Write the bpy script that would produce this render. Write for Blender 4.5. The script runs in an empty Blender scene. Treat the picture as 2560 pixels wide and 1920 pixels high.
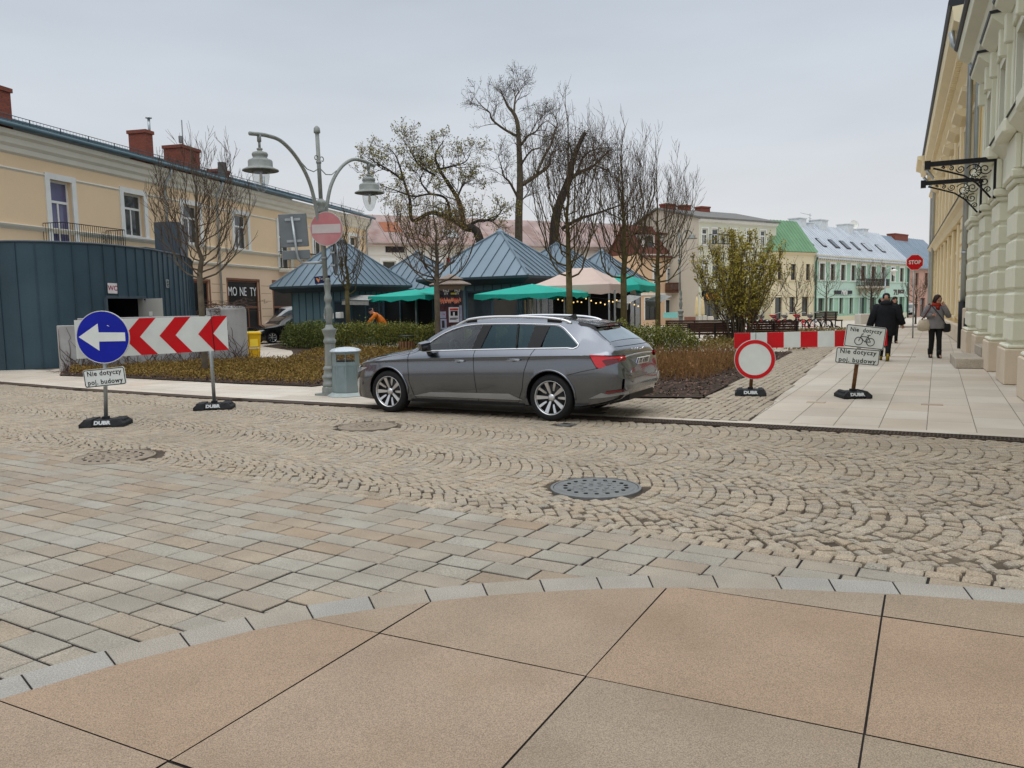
import bpy, bmesh, math, random
import numpy as np
from mathutils import Vector, Matrix, noise as mnoise

scene = bpy.context.scene
COL = scene.collection
R = math.radians
# ------------------------------------------------------------------ camera
CF, CT, CR, CH = 2000.0, math.atan(192 / 2000), 0.021, 1.62   # focal (px of a 2560 wide frame), pitch, roll, height
cam = bpy.data.cameras.new('camera'); cam_ob = bpy.data.objects.new('camera', cam); COL.objects.link(cam_ob)
cam.sensor_width = 36; cam.lens = 36 * CF / 2560; cam.clip_start = 0.05; cam.clip_end = 3000
_up0 = Vector((0, math.sin(CT), math.cos(CT))); _fw = Vector((0, math.cos(CT), -math.sin(CT)))
_rt = Vector((math.cos(CR), 0, 0)) - math.sin(CR) * _up0
_up = Vector((math.sin(CR), 0, 0)) + math.cos(CR) * _up0
cam_ob.matrix_world = Matrix(((_rt.x, _up.x, -_fw.x, 0), (_rt.y, _up.y, -_fw.y, 0), (_rt.z, _up.z, -_fw.z, CH), (0, 0, 0, 1)))
scene.camera = cam_ob
# ------------------------------------------------------------------ light
SUN_EL, SUN_AZ = R(55), R(205)      # azimuth measured clockwise from +Y
world = bpy.data.worlds.new('World'); scene.world = world; world.use_nodes = True
nt = world.node_tree; N = nt.nodes; L = nt.links
for n in list(N): N.remove(n)
out = N.new('ShaderNodeOutputWorld'); bg = N.new('ShaderNodeBackground'); L.new(bg.outputs[0], out.inputs[0])
sky = N.new('ShaderNodeTexSky'); sky.sky_type = 'NISHITA'; sky.sun_disc = False
sky.sun_elevation = SUN_EL; sky.sun_rotation = SUN_AZ; sky.dust_density = 4; sky.ozone_density = 2
tc = N.new('ShaderNodeTexCoord'); sep = N.new('ShaderNodeSeparateXYZ'); L.new(tc.outputs['Generated'], sep.inputs[0])
rmp = N.new('ShaderNodeValToRGB'); L.new(sep.outputs['Z'], rmp.inputs[0])
cr = rmp.color_ramp; cr.interpolation = 'B_SPLINE'
cr.elements[0].position = 0.0; cr.elements[0].color = (8.7/32, 8.65/32, 8.7/32, 1)
for p, c in ((.06, (8.5, 8.55, 8.7)), (.18, (7.7, 8.1, 8.6)), (.36, (6.0, 6.75, 7.7)), (.55, (6.2, 7.0, 8.0)), (.75, (17, 17.5, 18.5))):
    e = cr.elements.new(p); e.color = (*[k / 32 for k in c], 1)
cr.elements[-1].position = 1.0; cr.elements[-1].color = (27/32, 27.5/32, 28/32, 1)
# a thin cloud deck in front of the clear sky: soft banks
mp = N.new('ShaderNodeMapping'); mp.inputs['Scale'].default_value = (1.5, 1.5, 6); L.new(tc.outputs['Generated'], mp.inputs[0])
nz = N.new('ShaderNodeTexNoise'); nz.inputs['Scale'].default_value = 1.6; nz.inputs['Detail'].default_value = 5; L.new(mp.outputs[0], nz.inputs['Vector'])
mr = N.new('ShaderNodeMapRange'); mr.inputs['From Min'].default_value = .3; mr.inputs['From Max'].default_value = .7
mr.inputs['To Min'].default_value = .93 * 32; mr.inputs['To Max'].default_value = 1.07 * 32; L.new(nz.outputs['Fac'], mr.inputs['Value'])
mul = N.new('ShaderNodeVectorMath'); mul.operation = 'SCALE'; L.new(rmp.outputs[0], mul.inputs[0]); L.new(mr.outputs[0], mul.inputs['Scale'])
mx = N.new('ShaderNodeMix'); mx.data_type = 'RGBA'; mx.inputs['Factor'].default_value = .93
L.new(sky.outputs[0], mx.inputs['A']); L.new(mul.outputs[0], mx.inputs['B']); L.new(mx.outputs['Result'], bg.inputs['Color'])
bg.inputs['Strength'].default_value = 0.09
sun = bpy.data.lights.new('sun', 'SUN'); sun.energy = 0.5; sun.angle = R(40); sun.color = (1, .96, .9)
sun_ob = bpy.data.objects.new('sun', sun); COL.objects.link(sun_ob)
_sd = Vector((math.sin(SUN_AZ) * math.cos(SUN_EL), math.cos(SUN_AZ) * math.cos(SUN_EL), math.sin(SUN_EL)))
sun_ob.rotation_euler = _sd.to_track_quat('Z', 'Y').to_euler(); sun_ob.location = _sd * 80
scene.view_settings.view_transform = 'Standard'; scene.view_settings.look = 'None'
scene.view_settings.exposure = 0.0; scene.view_settings.gamma = 1; scene.view_settings.use_curve_mapping = False
scene.cycles.max_bounces = 6; scene.cycles.transparent_max_bounces = 12

# ------------------------------------------------------------------ helpers
def ray(u, v):
    x = (u - 1280) / CF; y = (960 - v) / CF
    return _rt * x + _up * y + _fw
def gz(x, y): return -.014 * max(0.0, y - 45)
def G(u, v, z=0.0):
    "ground point seen at a pixel of the 2560x1920 photograph"
    d = ray(u, v); p = Vector((0, 0, CH)) + d * ((z - CH) / d.z)
    return p
def AT(u, v, Y):
    d = ray(u, v); return Vector((0, 0, CH)) + d * (Y / d.y)
def lerp(a, b, t): return a + (b - a) * t
def V(*a): return Vector(a)
WORLD = {}
def tag(o, label=None, cat=None, group=None, kind=None):
    if label: o['label'] = label
    if cat: o['category'] = cat
    if group: o['group'] = group
    if kind: o['kind'] = kind
    return o
def thing(name, label, cat, loc=(0, 0, 0), rz=0.0, group=None, scale=1.0, mat=None):
    o = bpy.data.objects.new(name, None); o.empty_display_size = .2; COL.objects.link(o)
    M = mat if mat is not None else Matrix.Translation(Vector(loc)) @ Matrix.Rotation(rz, 4, 'Z') @ Matrix.Scale(scale, 4)
    o.matrix_world = M; o['_r'] = 1; del o['_r']
    WORLD[o.name] = M.copy()
    return tag(o, label, cat, group)
def root_world(o):
    while o.parent: o = o.parent
    return WORLD.get(o.name, Matrix.Identity(4))
class MB:
    "collects shapes, links them as one mesh object"
    def __init__(s, M=None): s.v = []; s.f = []; s.m = []; s.sm = []; s.M = M; s.mi = 0
    def add(s, vs, fs, sm=False):
        b = len(s.v)
        if s.M is not None: vs = [s.M @ Vector(p) for p in vs]
        s.v += [tuple(p) for p in vs]; s.f += [tuple(i + b for i in f) for f in fs]
        s.m += [s.mi] * len(fs); s.sm += [sm] * len(fs)
    def box(s, c, d, rz=0.0, M=None):
        hx, hy, hz = d[0] / 2, d[1] / 2, d[2] / 2
        vs = [(x, y, z) for z in (-hz, hz) for x, y in ((-hx, -hy), (hx, -hy), (hx, hy), (-hx, hy))]
        T = Matrix.Translation(Vector(c)) @ (M.to_4x4() if M is not None else Matrix.Rotation(rz, 4, 'Z'))
        s.add([T @ Vector(p) for p in vs], [(3, 2, 1, 0), (4, 5, 6, 7), (0, 1, 5, 4), (1, 2, 6, 5), (2, 3, 7, 6), (3, 0, 4, 7)])
    def bbox(s, c, d, b=.01, rz=0.0, M=None):
        "box with chamfered edges"
        hx, hy, hz = d[0] / 2, d[1] / 2, d[2] / 2; b = min(b, hx * .9, hy * .9, hz * .9)
        vs = []
        for sx in (-1, 1):
            for sy in (-1, 1):
                for sz in (-1, 1):
                    vs += [(sx * hx, sy * (hy - b), sz * (hz - b)), (sx * (hx - b), sy * hy, sz * (hz - b)), (sx * (hx - b), sy * (hy - b), sz * hz)]
        T = Matrix.Translation(Vector(c)) @ (M.to_4x4() if M is not None else Matrix.Rotation(rz, 4, 'Z'))
        bm = bmesh.new()
        for p in vs: bm.verts.new(p)
        bmesh.ops.convex_hull(bm, input=bm.verts)
        bmesh.ops.dissolve_limit(bm, angle_limit=.01, verts=bm.verts, edges=bm.edges)
        bm.verts.index_update()
        s.add([T @ v.co for v in bm.verts], [[v.index for v in f.verts] for f in bm.faces]); bm.free()
    def hull(s, pts, sm=False):
        bm = bmesh.new()
        for p in pts: bm.verts.new(p)
        bmesh.ops.convex_hull(bm, input=bm.verts)
        loose = [v for v in bm.verts if not v.link_faces]
        for v in loose: bm.verts.remove(v)
        bmesh.ops.dissolve_limit(bm, angle_limit=.01, verts=bm.verts, edges=bm.edges)
        bm.verts.index_update()
        s.add([v.co.copy() for v in bm.verts], [[v.index for v in f.verts] for f in bm.faces], sm); bm.free()
    def quad(s, a, b, c, d): s.add([a, b, c, d], [(0, 1, 2, 3)])
    def poly(s, pts): s.add(pts, [tuple(range(len(pts)))])
    def prism(s, pts, off):
        "extrude a planar polygon by a vector"
        n = len(pts); off = Vector(off); p = [Vector(q) for q in pts]
        nn = Vector((0, 0, 0))
        for i in range(n): nn += (p[i] - p[0]).cross(p[(i + 1) % n] - p[0])
        if nn.dot(off) < 0: p.reverse()
        s.add(p + [q + off for q in p], [tuple(range(n - 1, -1, -1)), tuple(range(n, 2 * n))] + [(i, (i + 1) % n, n + (i + 1) % n, n + i) for i in range(n)])
    def tube(s, pts, r, n=8, sm=True, cap=True):
        pts = [Vector(p) for p in pts]; k = len(pts)
        rs = r if isinstance(r, (list, tuple)) else [r] * k
        vs = []; fs = []; u = None
        for i in range(k):
            t = (pts[min(i + 1, k - 1)] - pts[max(i - 1, 0)])
            if t.length < 1e-9: t = Vector((0, 0, 1))
            t.normalize()
            if u is None:
                a = Vector((0, 0, 1)) if abs(t.z) < .9 else Vector((1, 0, 0))
                u = a.cross(t).normalized()
            else:
                u = (u - t * u.dot(t))
                u = u.normalized() if u.length > 1e-6 else Vector((1, 0, 0)).cross(t).normalized()
            w = t.cross(u)
            for j in range(n):
                an = 2 * math.pi * j / n
                vs.append(pts[i] + (u * math.cos(an) + w * math.sin(an)) * rs[i])
        for i in range(k - 1):
            for j in range(n):
                fs.append((i * n + j, i * n + (j + 1) % n, (i + 1) * n + (j + 1) % n, (i + 1) * n + j))
        if cap: fs += [tuple(range(n - 1, -1, -1)), tuple(range((k - 1) * n, k * n))]
        s.add(vs, fs, sm)
    def lathe(s, prof, n=24, c=(0, 0, 0), sm=True, M=None, cap=True, rot=0.0):
        "prof: (radius, z) list about the z axis"
        vs = []; fs = []; k = len(prof); T = Matrix.Translation(Vector(c)) @ (M.to_4x4() if M is not None else Matrix.Identity(4))
        for r, z in prof:
            for j in range(n):
                a = 2 * math.pi * j / n + rot; vs.append(T @ Vector((r * math.cos(a), r * math.sin(a), z)))
        for i in range(k - 1):
            for j in range(n): fs.append((i * n + j, i * n + (j + 1) % n, (i + 1) * n + (j + 1) % n, (i + 1) * n + j))
        if cap: fs += [tuple(range(n - 1, -1, -1)), tuple(range((k - 1) * n, k * n))]
        s.add(vs, fs, sm)
    def ball(s, c, r, n=10, sq=(1, 1, 1)):
        prof = [(math.sin(math.pi * i / n) * r, -math.cos(math.pi * i / n) * r) for i in range(n + 1)]
        prof[0] = (1e-4, -r); prof[-1] = (1e-4, r)
        s.lathe(prof, max(8, n), M=Matrix.Translation(Vector(c)) @ Matrix.Diagonal((*sq, 1)))
    def disc(s, c, r, nrm, th, n=40, up=None):
        M = _basis(nrm); s.lathe([(r, -th / 2), (r, th / 2)], n, M=Matrix.Translation(Vector(c)) @ M.to_4x4(), sm=False)
    def text(s, txt, size, M, th=.002, bold=0.0, sx=1.0, align='CENTER', space=1.0):
        cu = bpy.data.curves.new('t', 'FONT'); cu.body = txt; cu.size = size; cu.align_x = align; cu.align_y = 'CENTER'
        cu.extrude = th / 2; cu.offset = bold; cu.resolution_u = 3; cu.space_character = space
        ob = bpy.data.objects.new('t', cu); COL.objects.link(ob)
        dg = bpy.context.evaluated_depsgraph_get(); me = bpy.data.meshes.new_from_object(ob.evaluated_get(dg))
        s.add([M @ Vector((p.co.x * sx, p.co.y, p.co.z)) for p in me.vertices], [tuple(f.vertices) for f in me.polygons])
        bpy.data.objects.remove(ob); bpy.data.curves.remove(cu); bpy.data.meshes.remove(me)
    def build(s, name, mats, parent=None, local=False, angle=None):
        me = bpy.data.meshes.new(name)
        vs = s.v
        o = bpy.data.objects.new(name, me); COL.objects.link(o)
        if parent is not None:
            o.parent = parent
            if not local:
                inv = root_world(parent).inverted(); vs = [tuple(inv @ Vector(p)) for p in vs]
        me.from_pydata(vs, [], s.f)
        for m in (mats if isinstance(mats, (list, tuple)) else [mats]): me.materials.append(m)
        me.polygons.foreach_set('material_index', s.m); me.polygons.foreach_set('use_smooth', s.sm)
        if angle is not None: shade(me, angle)
        me.update(); return o
def shade(me, angle):
    me.polygons.foreach_set('use_smooth', [True] * len(me.polygons))
    bm = bmesh.new(); bm.from_mesh(me)
    for e in bm.edges: e.smooth = not (len(e.link_faces) == 2 and e.calc_face_angle(0) > R(angle))
    bm.to_mesh(me); bm.free()
def _basis(nrm, up=(0, 0, 1)):
    "3x3 whose local z is nrm and local y leans to up"
    z = Vector(nrm).normalized(); u = Vector(up)
    if abs(z.dot(u)) > .99: u = Vector((0, 1, 0))
    x = u.cross(z).normalized(); y = z.cross(x)
    return Matrix((x, y, z)).transposed()
def plane_M(c, nrm, up=(0, 0, 1), roll=0.0):
    return Matrix.Translation(Vector(c)) @ _basis(nrm, up).to_4x4() @ Matrix.Rotation(roll, 4, 'Z')
def solo(mb, name, mats, label, cat, group=None, kind=None, angle=None):
    return tag(mb.build(name, mats, angle=angle), label, cat, group, kind)
def copy_tree(o, parent=None):
    c = o.copy(); COL.objects.link(c)
    if parent is not None: c.parent = parent
    for ch in o.children: copy_tree(ch, c)
    return c
def dup(o, loc, rz=0.0, label=None, scale=1.0):
    c = copy_tree(o); M = Matrix.Translation(Vector(loc)) @ Matrix.Rotation(rz, 4, 'Z') @ Matrix.Scale(scale, 4)
    c.matrix_world = M; WORLD[c.name] = M
    if label: c['label'] = label
    return c
def clip(poly, conv):
    "Sutherland-Hodgman: poly against a convex, counter-clockwise polygon (2d)"
    o = [tuple(p[:2]) for p in poly]; n = len(conv)
    for i in range(n):
        ax, ay = conv[i][:2]; bx, by = conv[(i + 1) % n][:2]; inp = o; o = []
        if not inp: return []
        for j in range(len(inp)):
            P = inp[j]; Q = inp[(j + 1) % len(inp)]
            sp = (bx - ax) * (P[1] - ay) - (by - ay) * (P[0] - ax); sq = (bx - ax) * (Q[1] - ay) - (by - ay) * (Q[0] - ax)
            if sp >= 0: o.append(P)
            if (sp >= 0) != (sq >= 0):
                t = sp / (sp - sq); o.append((P[0] + (Q[0] - P[0]) * t, P[1] + (Q[1] - P[1]) * t))
    return o
def inside(p, poly):
    c = False; j = len(poly) - 1
    for i in range(len(poly)):
        if (poly[i][1] > p[1]) != (poly[j][1] > p[1]) and p[0] < (poly[j][0] - poly[i][0]) * (p[1] - poly[i][1]) / (poly[j][1] - poly[i][1]) + poly[i][0]: c = not c
        j = i
    return c
def ccw(p):
    a = sum(p[i][0] * p[(i + 1) % len(p)][1] - p[(i + 1) % len(p)][0] * p[i][1] for i in range(len(p)))
    return p if a > 0 else p[::-1]
def pinterp(tab, x):
    "smooth (pchip-like) interpolation of a sorted (x, y) table"
    n = len(tab)
    if x <= tab[0][0]: return tab[0][1]
    if x >= tab[-1][0]: return tab[-1][1]
    i = 0
    while tab[i + 1][0] < x: i += 1
    h = tab[i + 1][0] - tab[i][0]; d = (tab[i + 1][1] - tab[i][1]) / h
    def sl(k):
        if k == 0 or k == n - 1: j = 0 if k == 0 else n - 2; return (tab[j + 1][1] - tab[j][1]) / (tab[j + 1][0] - tab[j][0])
        a = (tab[k][1] - tab[k - 1][1]) / (tab[k][0] - tab[k - 1][0]); b = (tab[k + 1][1] - tab[k][1]) / (tab[k + 1][0] - tab[k][0])
        return 0 if a * b <= 0 else 2 * a * b / (a + b)
    t = (x - tab[i][0]) / h; m0, m1 = sl(i) * h, sl(i + 1) * h
    return (2 * t**3 - 3 * t**2 + 1) * tab[i][1] + (t**3 - 2 * t**2 + t) * m0 + (-2 * t**3 + 3 * t**2) * tab[i + 1][1] + (t**3 - t**2) * m1
def linterp(tab, x):
    if x <= tab[0][0]: return tab[0][1]
    for a, b in zip(tab, tab[1:]):
        if x <= b[0]: return a[1] + (b[1] - a[1]) * (x - a[0]) / (b[0] - a[0])
    return tab[-1][1]
def spline(pts, k=8):
    pts = [Vector(p) for p in pts]; o = []
    for i in range(len(pts) - 1):
        a = pts[max(i - 1, 0)]; b = pts[i]; c = pts[i + 1]; d = pts[min(i + 2, len(pts) - 1)]
        for j in range(k):
            t = j / k
            o.append(.5 * ((2 * b) + (c - a) * t + (2 * a - 5 * b + 4 * c - d) * t * t + (3 * b - a - 3 * c + d) * t**3))
    o.append(pts[-1]); return o

# ------------------------------------------------------------------ materials
MATS = {}
def mat(name, col=(.5, .5, .5), rough=.6, metal=0.0, var=.12, scale=2.5, bump=0.0, bscale=30.0, spec=.22, coat=0.0,
        island=None, fine=0.0, fscale=90.0, stain=None, sscale=.6, samount=.5, emit=None, emis=0.0, ivar=0.0, fcol=None):
    if name in MATS: return MATS[name]
    m = bpy.data.materials.new(name); m.use_nodes = True; nt = m.node_tree; N = nt.nodes; L = nt.links
    b = N['Principled BSDF']; b.inputs['Roughness'].default_value = rough; b.inputs['Metallic'].default_value = metal
    b.inputs['Specular IOR Level'].default_value = spec; b.inputs['Coat Weight'].default_value = coat; b.inputs['Coat Roughness'].default_value = .06
    tc = N.new('ShaderNodeTexCoord'); vec = tc.outputs['Object']
    if island:
        geo = N.new('ShaderNodeNewGeometry'); rp = N.new('ShaderNodeValToRGB'); rp.color_ramp.interpolation = 'LINEAR'
        L.new(geo.outputs['Random Per Island'], rp.inputs[0])
        els = rp.color_ramp.elements
        while len(els) < len(island): els.new(.5)
        for i, c in enumerate(island): els[i].position = i / (len(island) - 1); els[i].color = (*c, 1)
        cur = rp.outputs[0]
    else:
        rgb = N.new('ShaderNodeRGB'); rgb.outputs[0].default_value = (*col, 1); cur = rgb.outputs[0]
    def noise(sc, det=4):
        n = N.new('ShaderNodeTexNoise'); n.inputs['Scale'].default_value = sc; n.inputs['Detail'].default_value = det; L.new(vec, n.inputs['Vector']); return n
    def scaleby(cur, fac, lo, hi, a=.25, b2=.75):
        r = N.new('ShaderNodeMapRange'); r.inputs['From Min'].default_value = a; r.inputs['From Max'].default_value = b2
        r.inputs['To Min'].default_value = lo; r.inputs['To Max'].default_value = hi; L.new(fac, r.inputs['Value'])
        s = N.new('ShaderNodeVectorMath'); s.operation = 'SCALE'; L.new(cur, s.inputs[0]); L.new(r.outputs[0], s.inputs['Scale']); return s.outputs[0]
    if var: cur = scaleby(cur, noise(scale, 6).outputs['Fac'], 1 - var, 1 + var)
    if fine: cur = scaleby(cur, noise(fscale, 2).outputs['Fac'], 1 - fine, 1 + fine, .3, .7)
    if stain:
        r = N.new('ShaderNodeMapRange'); r.inputs['From Min'].default_value = .48; r.inputs['From Max'].default_value = .72; r.inputs['To Max'].default_value = samount
        L.new(noise(sscale, 7).outputs['Fac'], r.inputs['Value'])
        mx = N.new('ShaderNodeMix'); mx.data_type = 'RGBA'; L.new(r.outputs[0], mx.inputs['Factor']); L.new(cur, mx.inputs['A']); mx.inputs['B'].default_value = (*stain, 1); cur = mx.outputs['Result']
    L.new(cur, b.inputs['Base Color'])
    if bump:
        bp = N.new('ShaderNodeBump'); bp.inputs['Strength'].default_value = bump; bp.inputs['Distance'].default_value = .02
        L.new(noise(bscale, 6).outputs['Fac'], bp.inputs['Height']); L.new(bp.outputs[0], b.inputs['Normal'])
    if emit: b.inputs['Emission Color'].default_value = (*emit, 1); b.inputs['Emission Strength'].default_value = emis
    MATS[name] = m; return m
def glass(name, tint=(.6, .66, .66), refl=(.9, .95, 1), base=.06, rough=.02):
    "thin pane: lets the light through tinted, mirrors the sky towards grazing angles"
    if name in MATS: return MATS[name]
    m = bpy.data.materials.new(name); m.use_nodes = True; N = m.node_tree.nodes; L = m.node_tree.links
    for n in list(N): N.remove(n)
    o = N.new('ShaderNodeOutputMaterial'); t = N.new('ShaderNodeBsdfTransparent'); t.inputs[0].default_value = (*tint, 1)
    g = N.new('ShaderNodeBsdfGlossy'); g.inputs['Color'].default_value = (*refl, 1); g.inputs['Roughness'].default_value = rough
    f = N.new('ShaderNodeLayerWeight'); f.inputs[0].default_value = .5
    pw = N.new('ShaderNodeMath'); pw.operation = 'POWER'; pw.inputs[1].default_value = 4.5; L.new(f.outputs['Facing'], pw.inputs[0])
    a = N.new('ShaderNodeMath'); a.operation = 'MULTIPLY_ADD'; a.inputs[1].default_value = .9; a.inputs[2].default_value = base + .03; L.new(pw.outputs[0], a.inputs[0]); a.use_clamp = True
    x = N.new('ShaderNodeMixShader'); L.new(a.outputs[0], x.inputs[0]); L.new(t.outputs[0], x.inputs[1]); L.new(g.outputs[0], x.inputs[2]); L.new(x.outputs[0], o.inputs[0])
    MATS[name] = m; return m
M_ = mat
pane_m = mat('window_pane', (.03, .04, .045), .06, var=.5, scale=.5, spec=.9)
pane_b = mat('window_pane_blue', (.10, .10, .2), .08, var=.3, scale=.7, spec=.8)
pane_w = mat('window_pane_pale', (.30, .33, .34), .08, var=.35, scale=1.2, spec=.8)
white_m = mat('white_paint', (.74, .74, .70), .5, var=.06)
black_m = mat('black_iron', (.012, .012, .013), .45, var=.2)
zinc_m = mat('zinc_pipe', (.42, .46, .48), .35, .6, var=.1)
steel_m = mat('galvanised_steel', (.36, .39, .40), .42, .7, var=.18, scale=6)
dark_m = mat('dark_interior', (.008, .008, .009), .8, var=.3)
rubber_m = mat('recycled_rubber', (.022, .023, .025), .75, var=.35, scale=9, bump=.3, bscale=60)
rust_m = mat('rusty_steel', (.16, .075, .03), .8, .1, var=.35, scale=14, bump=.2, bscale=50)
# ------------------------------------------------------------------ ground materials
rnd = random.Random(7)
cob_m = mat('cobble_granite', rough=.8, var=.10, scale=3, fine=.40, fscale=120, bump=.5, bscale=90, spec=.3,
            island=[(.27, .22, .16), (.36, .30, .225), (.31, .265, .205), (.38, .31, .225), (.30, .27, .22), (.34, .27, .19), (.37, .325, .26)],
            stain=(.20, .165, .12), sscale=.35, samount=.35)
sett_m = mat('sett_granite', rough=.78, var=.14, scale=3, fine=.34, fscale=150, bump=.3, bscale=110, spec=.3, stain=(.19, .155, .115), sscale=.8, samount=.45,
             island=[(.30, .225, .155), (.285, .265, .22), (.30, .262, .205), (.315, .298, .252), (.27, .21, .148), (.295, .275, .23), (.31, .25, .182), (.305, .285, .238)])
slab_m = mat('slab_granite', rough=.72, var=.09, scale=2.0, fine=.42, fscale=210, bump=.06, bscale=150, spec=.3,
             island=[(.25, .202, .148), (.288, .205, .137), (.275, .225, .168), (.25, .196, .134), (.29, .216, .152), (.268, .21, .15)], stain=(.20, .135, .08), sscale=1.4, samount=.4)
pav_m = mat('pavement_granite', rough=.75, var=.07, scale=1.0, fine=.12, fscale=120, spec=.3,
            island=[(.50, .435, .355), (.54, .485, .405), (.47, .415, .345), (.55, .505, .435), (.51, .43, .34)], stain=(.30, .245, .18), sscale=.3, samount=.5)
joint_m = mat('joint_dirt', (.055, .044, .033), .95, var=.5, scale=5, stain=(.21, .165, .115), sscale=.45, samount=.85)
joint2_m = mat('joint_dark', (.022, .019, .017), .95, var=.4, scale=6)
pjoint_m = mat('joint_pavement', (.20, .17, .14), .95, var=.3, scale=4)
base_m = mat('plain_paving', (.48, .43, .36), .85, var=.12, scale=.5, fine=.08, fscale=20)
UD = Vector((math.cos(R(-28)), math.sin(R(-28)), 0)); VD = Vector((-UD.y, UD.x, 0))      # along the street / up the side street
# ---- ground sheet to the horizon
mb = MB(); ys = [-30, 0, 20, 45, 60, 90, 130, 200, 400, 1200]
for a, b in zip(ys, ys[1:]):
    for x0, x1 in ((-900, -60), (-60, 60), (60, 900)):
        mb.quad((x0, a, gz(0, a) - .03), (x1, a, gz(0, a) - .03), (x1, b, gz(0, b) - .03), (x0, b, gz(0, b) - .03))
solo(mb, 'ground', base_m, 'pale paved square running to the far houses', 'ground', kind='structure')

BU = Vector((math.cos(R(-31.3)), math.sin(R(-31.3)), 0)); BV = Vector((-BU.y, BU.x, 0))
B0 = Vector((-.02, 6.03, 0))                                     # edge between setts and cobbles runs through here along BU
DR = [Vector((x, y, 0)) for x, y in ((-40, 37.6), (-13.12, 20.35), (-9.67, 17.9), (-5.18, 15.1), (-2.28, 13.5), (2.33, 11.0), (3.78, 10.2), (5.29, 9.36), (5.84, 9.03), (11, 6.15), (24, -1.1))]
DW = .27
def drain_y(x): return linterp([(p.x, p.y) for p in DR], x)
def stone(mb, q, h, b, z=0.0, tilt=(0, 0)):
    "one set stone from its four top corners (ccw): rounded shoulder and sides"
    cx = sum(p[0] for p in q) / 4; cy = sum(p[1] for p in q) / 4
    top = []; sh = []; lo = []
    for p in q:
        dx, dy = p[0] - cx, p[1] - cy; d = math.hypot(dx, dy) or 1; k = max(.3, 1 - b * 1.4 / d)
        zt = z + dx * tilt[0] + dy * tilt[1]
        top.append((cx + dx * k, cy + dy * k, zt)); sh.append((p[0], p[1], zt - b * .8)); lo.append((p[0], p[1], z - h))
    mb.add(top + sh + lo, [(0, 1, 2, 3)] + [(4 + i, 4 + (i + 1) % 4, (i + 1) % 4, i) for i in range(4)] + [(8 + i, 8 + (i + 1) % 4, 4 + (i + 1) % 4, 4 + i) for i in range(4)])
# ---- cobbles in segmental arcs
W = 1.60; AR = W / math.sqrt(2); PIT = .120; NJ = 17
holes = [(Vector((.73, 7.04, 0)), .40), (Vector((-2.04, 11.14, 0)), .42), (Vector((-4.61, 9.11, 0)), .46), (Vector((.73, 10.9, 0)), .11)]
mb = MB()
v_arc = 6.37 - W / 2 - 4 * W
for col in range(0, 12):
    vc = v_arc + W / 2 + col * W
    us = -30.0
    row = 0
    while us < 17:
        pit = PIT * rnd.uniform(.9, 1.12); row += 1; us += pit
        st = (math.pi / 2) / NJ * rnd.uniform(.95, 1.05); a1 = -math.pi / 4 - st * rnd.uniform(.5, 2)
        while a1 < math.pi / 4 + st:
            a0 = a1; a1 = a0 + st * rnd.uniform(.8, 1.22); am = (a0 + a1) / 2
            if abs(AR * math.sin(am)) > W / 2 + .03: continue
            c = BU * (us + AR * math.cos(am) - pit / 2) + BV * (vc + AR * math.sin(am))
            if c.x < -34 or c.x > 17 or c.y < -1 or abs(c.x) > .70 * c.y + 2.5: continue
            if (c - B0).dot(BV) < .25 or c.y > drain_y(c.x) - DW - .06: continue
            if any((c - h).length < r + .05 for h, r in holes): continue
            worn = max(0, 1 - (c - Vector((3.2, 5.8, 0))).length / 4.0); g = .0032 + .003 * rnd.random() + .0045 * worn; jt = .0035 + .006 * worn; q = []
            for aa, inner in ((a0, 1), (a0, 0), (a1, 0), (a1, 1)):
                ae = aa + (g if aa == a0 else -g) * 1.7 / AR; x, y = AR * math.cos(ae), AR * math.sin(ae)
                if inner: k_ = math.cos(ae); n_ = pit * k_ - .6 * g; x, y = x - n_ * math.cos(ae), y - n_ * math.sin(ae)
                else: x, y = x - .6 * g * math.cos(ae), y - .6 * g * math.sin(ae)
                p = BU * (us + x + rnd.gauss(0, jt)) + BV * (vc + y + rnd.gauss(0, jt)); q.append((p.x, p.y))
            stone(mb, ccw(q), .03, .005 + .004 * rnd.random() + .006 * worn, z=rnd.gauss(0, .0015 + .004 * worn), tilt=(rnd.gauss(0, .012 + .03 * worn), rnd.gauss(0, .012 + .03 * worn)))
# two straight border courses along the setts and one round each manhole
for row in range(2):
    s = -26.0
    while s < 12:
        l = rnd.uniform(.12, .2); a, b = s + .008, s + l - .008; s += l
        v0 = .012 + row * .115; v1 = v0 + .10
        c = B0 + BU * (a + b) / 2 + BV * v0
        if abs(c.x) > .70 * c.y + 2.5: continue
        q = [B0 + BU * (x + rnd.gauss(0, .004)) + BV * (y + rnd.gauss(0, .004)) for x, y in ((a, v0), (b, v0), (b, v1), (a, v1))]
        stone(mb, [(p.x, p.y) for p in q], .03, .013, z=rnd.gauss(0, .003))
mb.mi = 1
jp = [B0 - BU * 40 + BV * .0, B0 + BU * 26] + [Vector((p.x, p.y - DW + .02, 0)) for p in reversed(DR)]
for i in range(len(DR) - 1):
    a, b = DR[i], DR[i + 1]
    def foot(x, y0):
        t = (x - B0.x) / BU.x; return B0.y + BU.y * t
    mb.quad((a.x, foot(a.x, 0), -.019), (b.x, foot(b.x, 0), -.019), (b.x, b.y - .02, -.019), (a.x, a.y - .02, -.019))
solo(mb, 'cobbled_road', [cob_m, joint_m], 'beige granite cobbles laid in arcs across the road', 'road', kind='structure')
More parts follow.
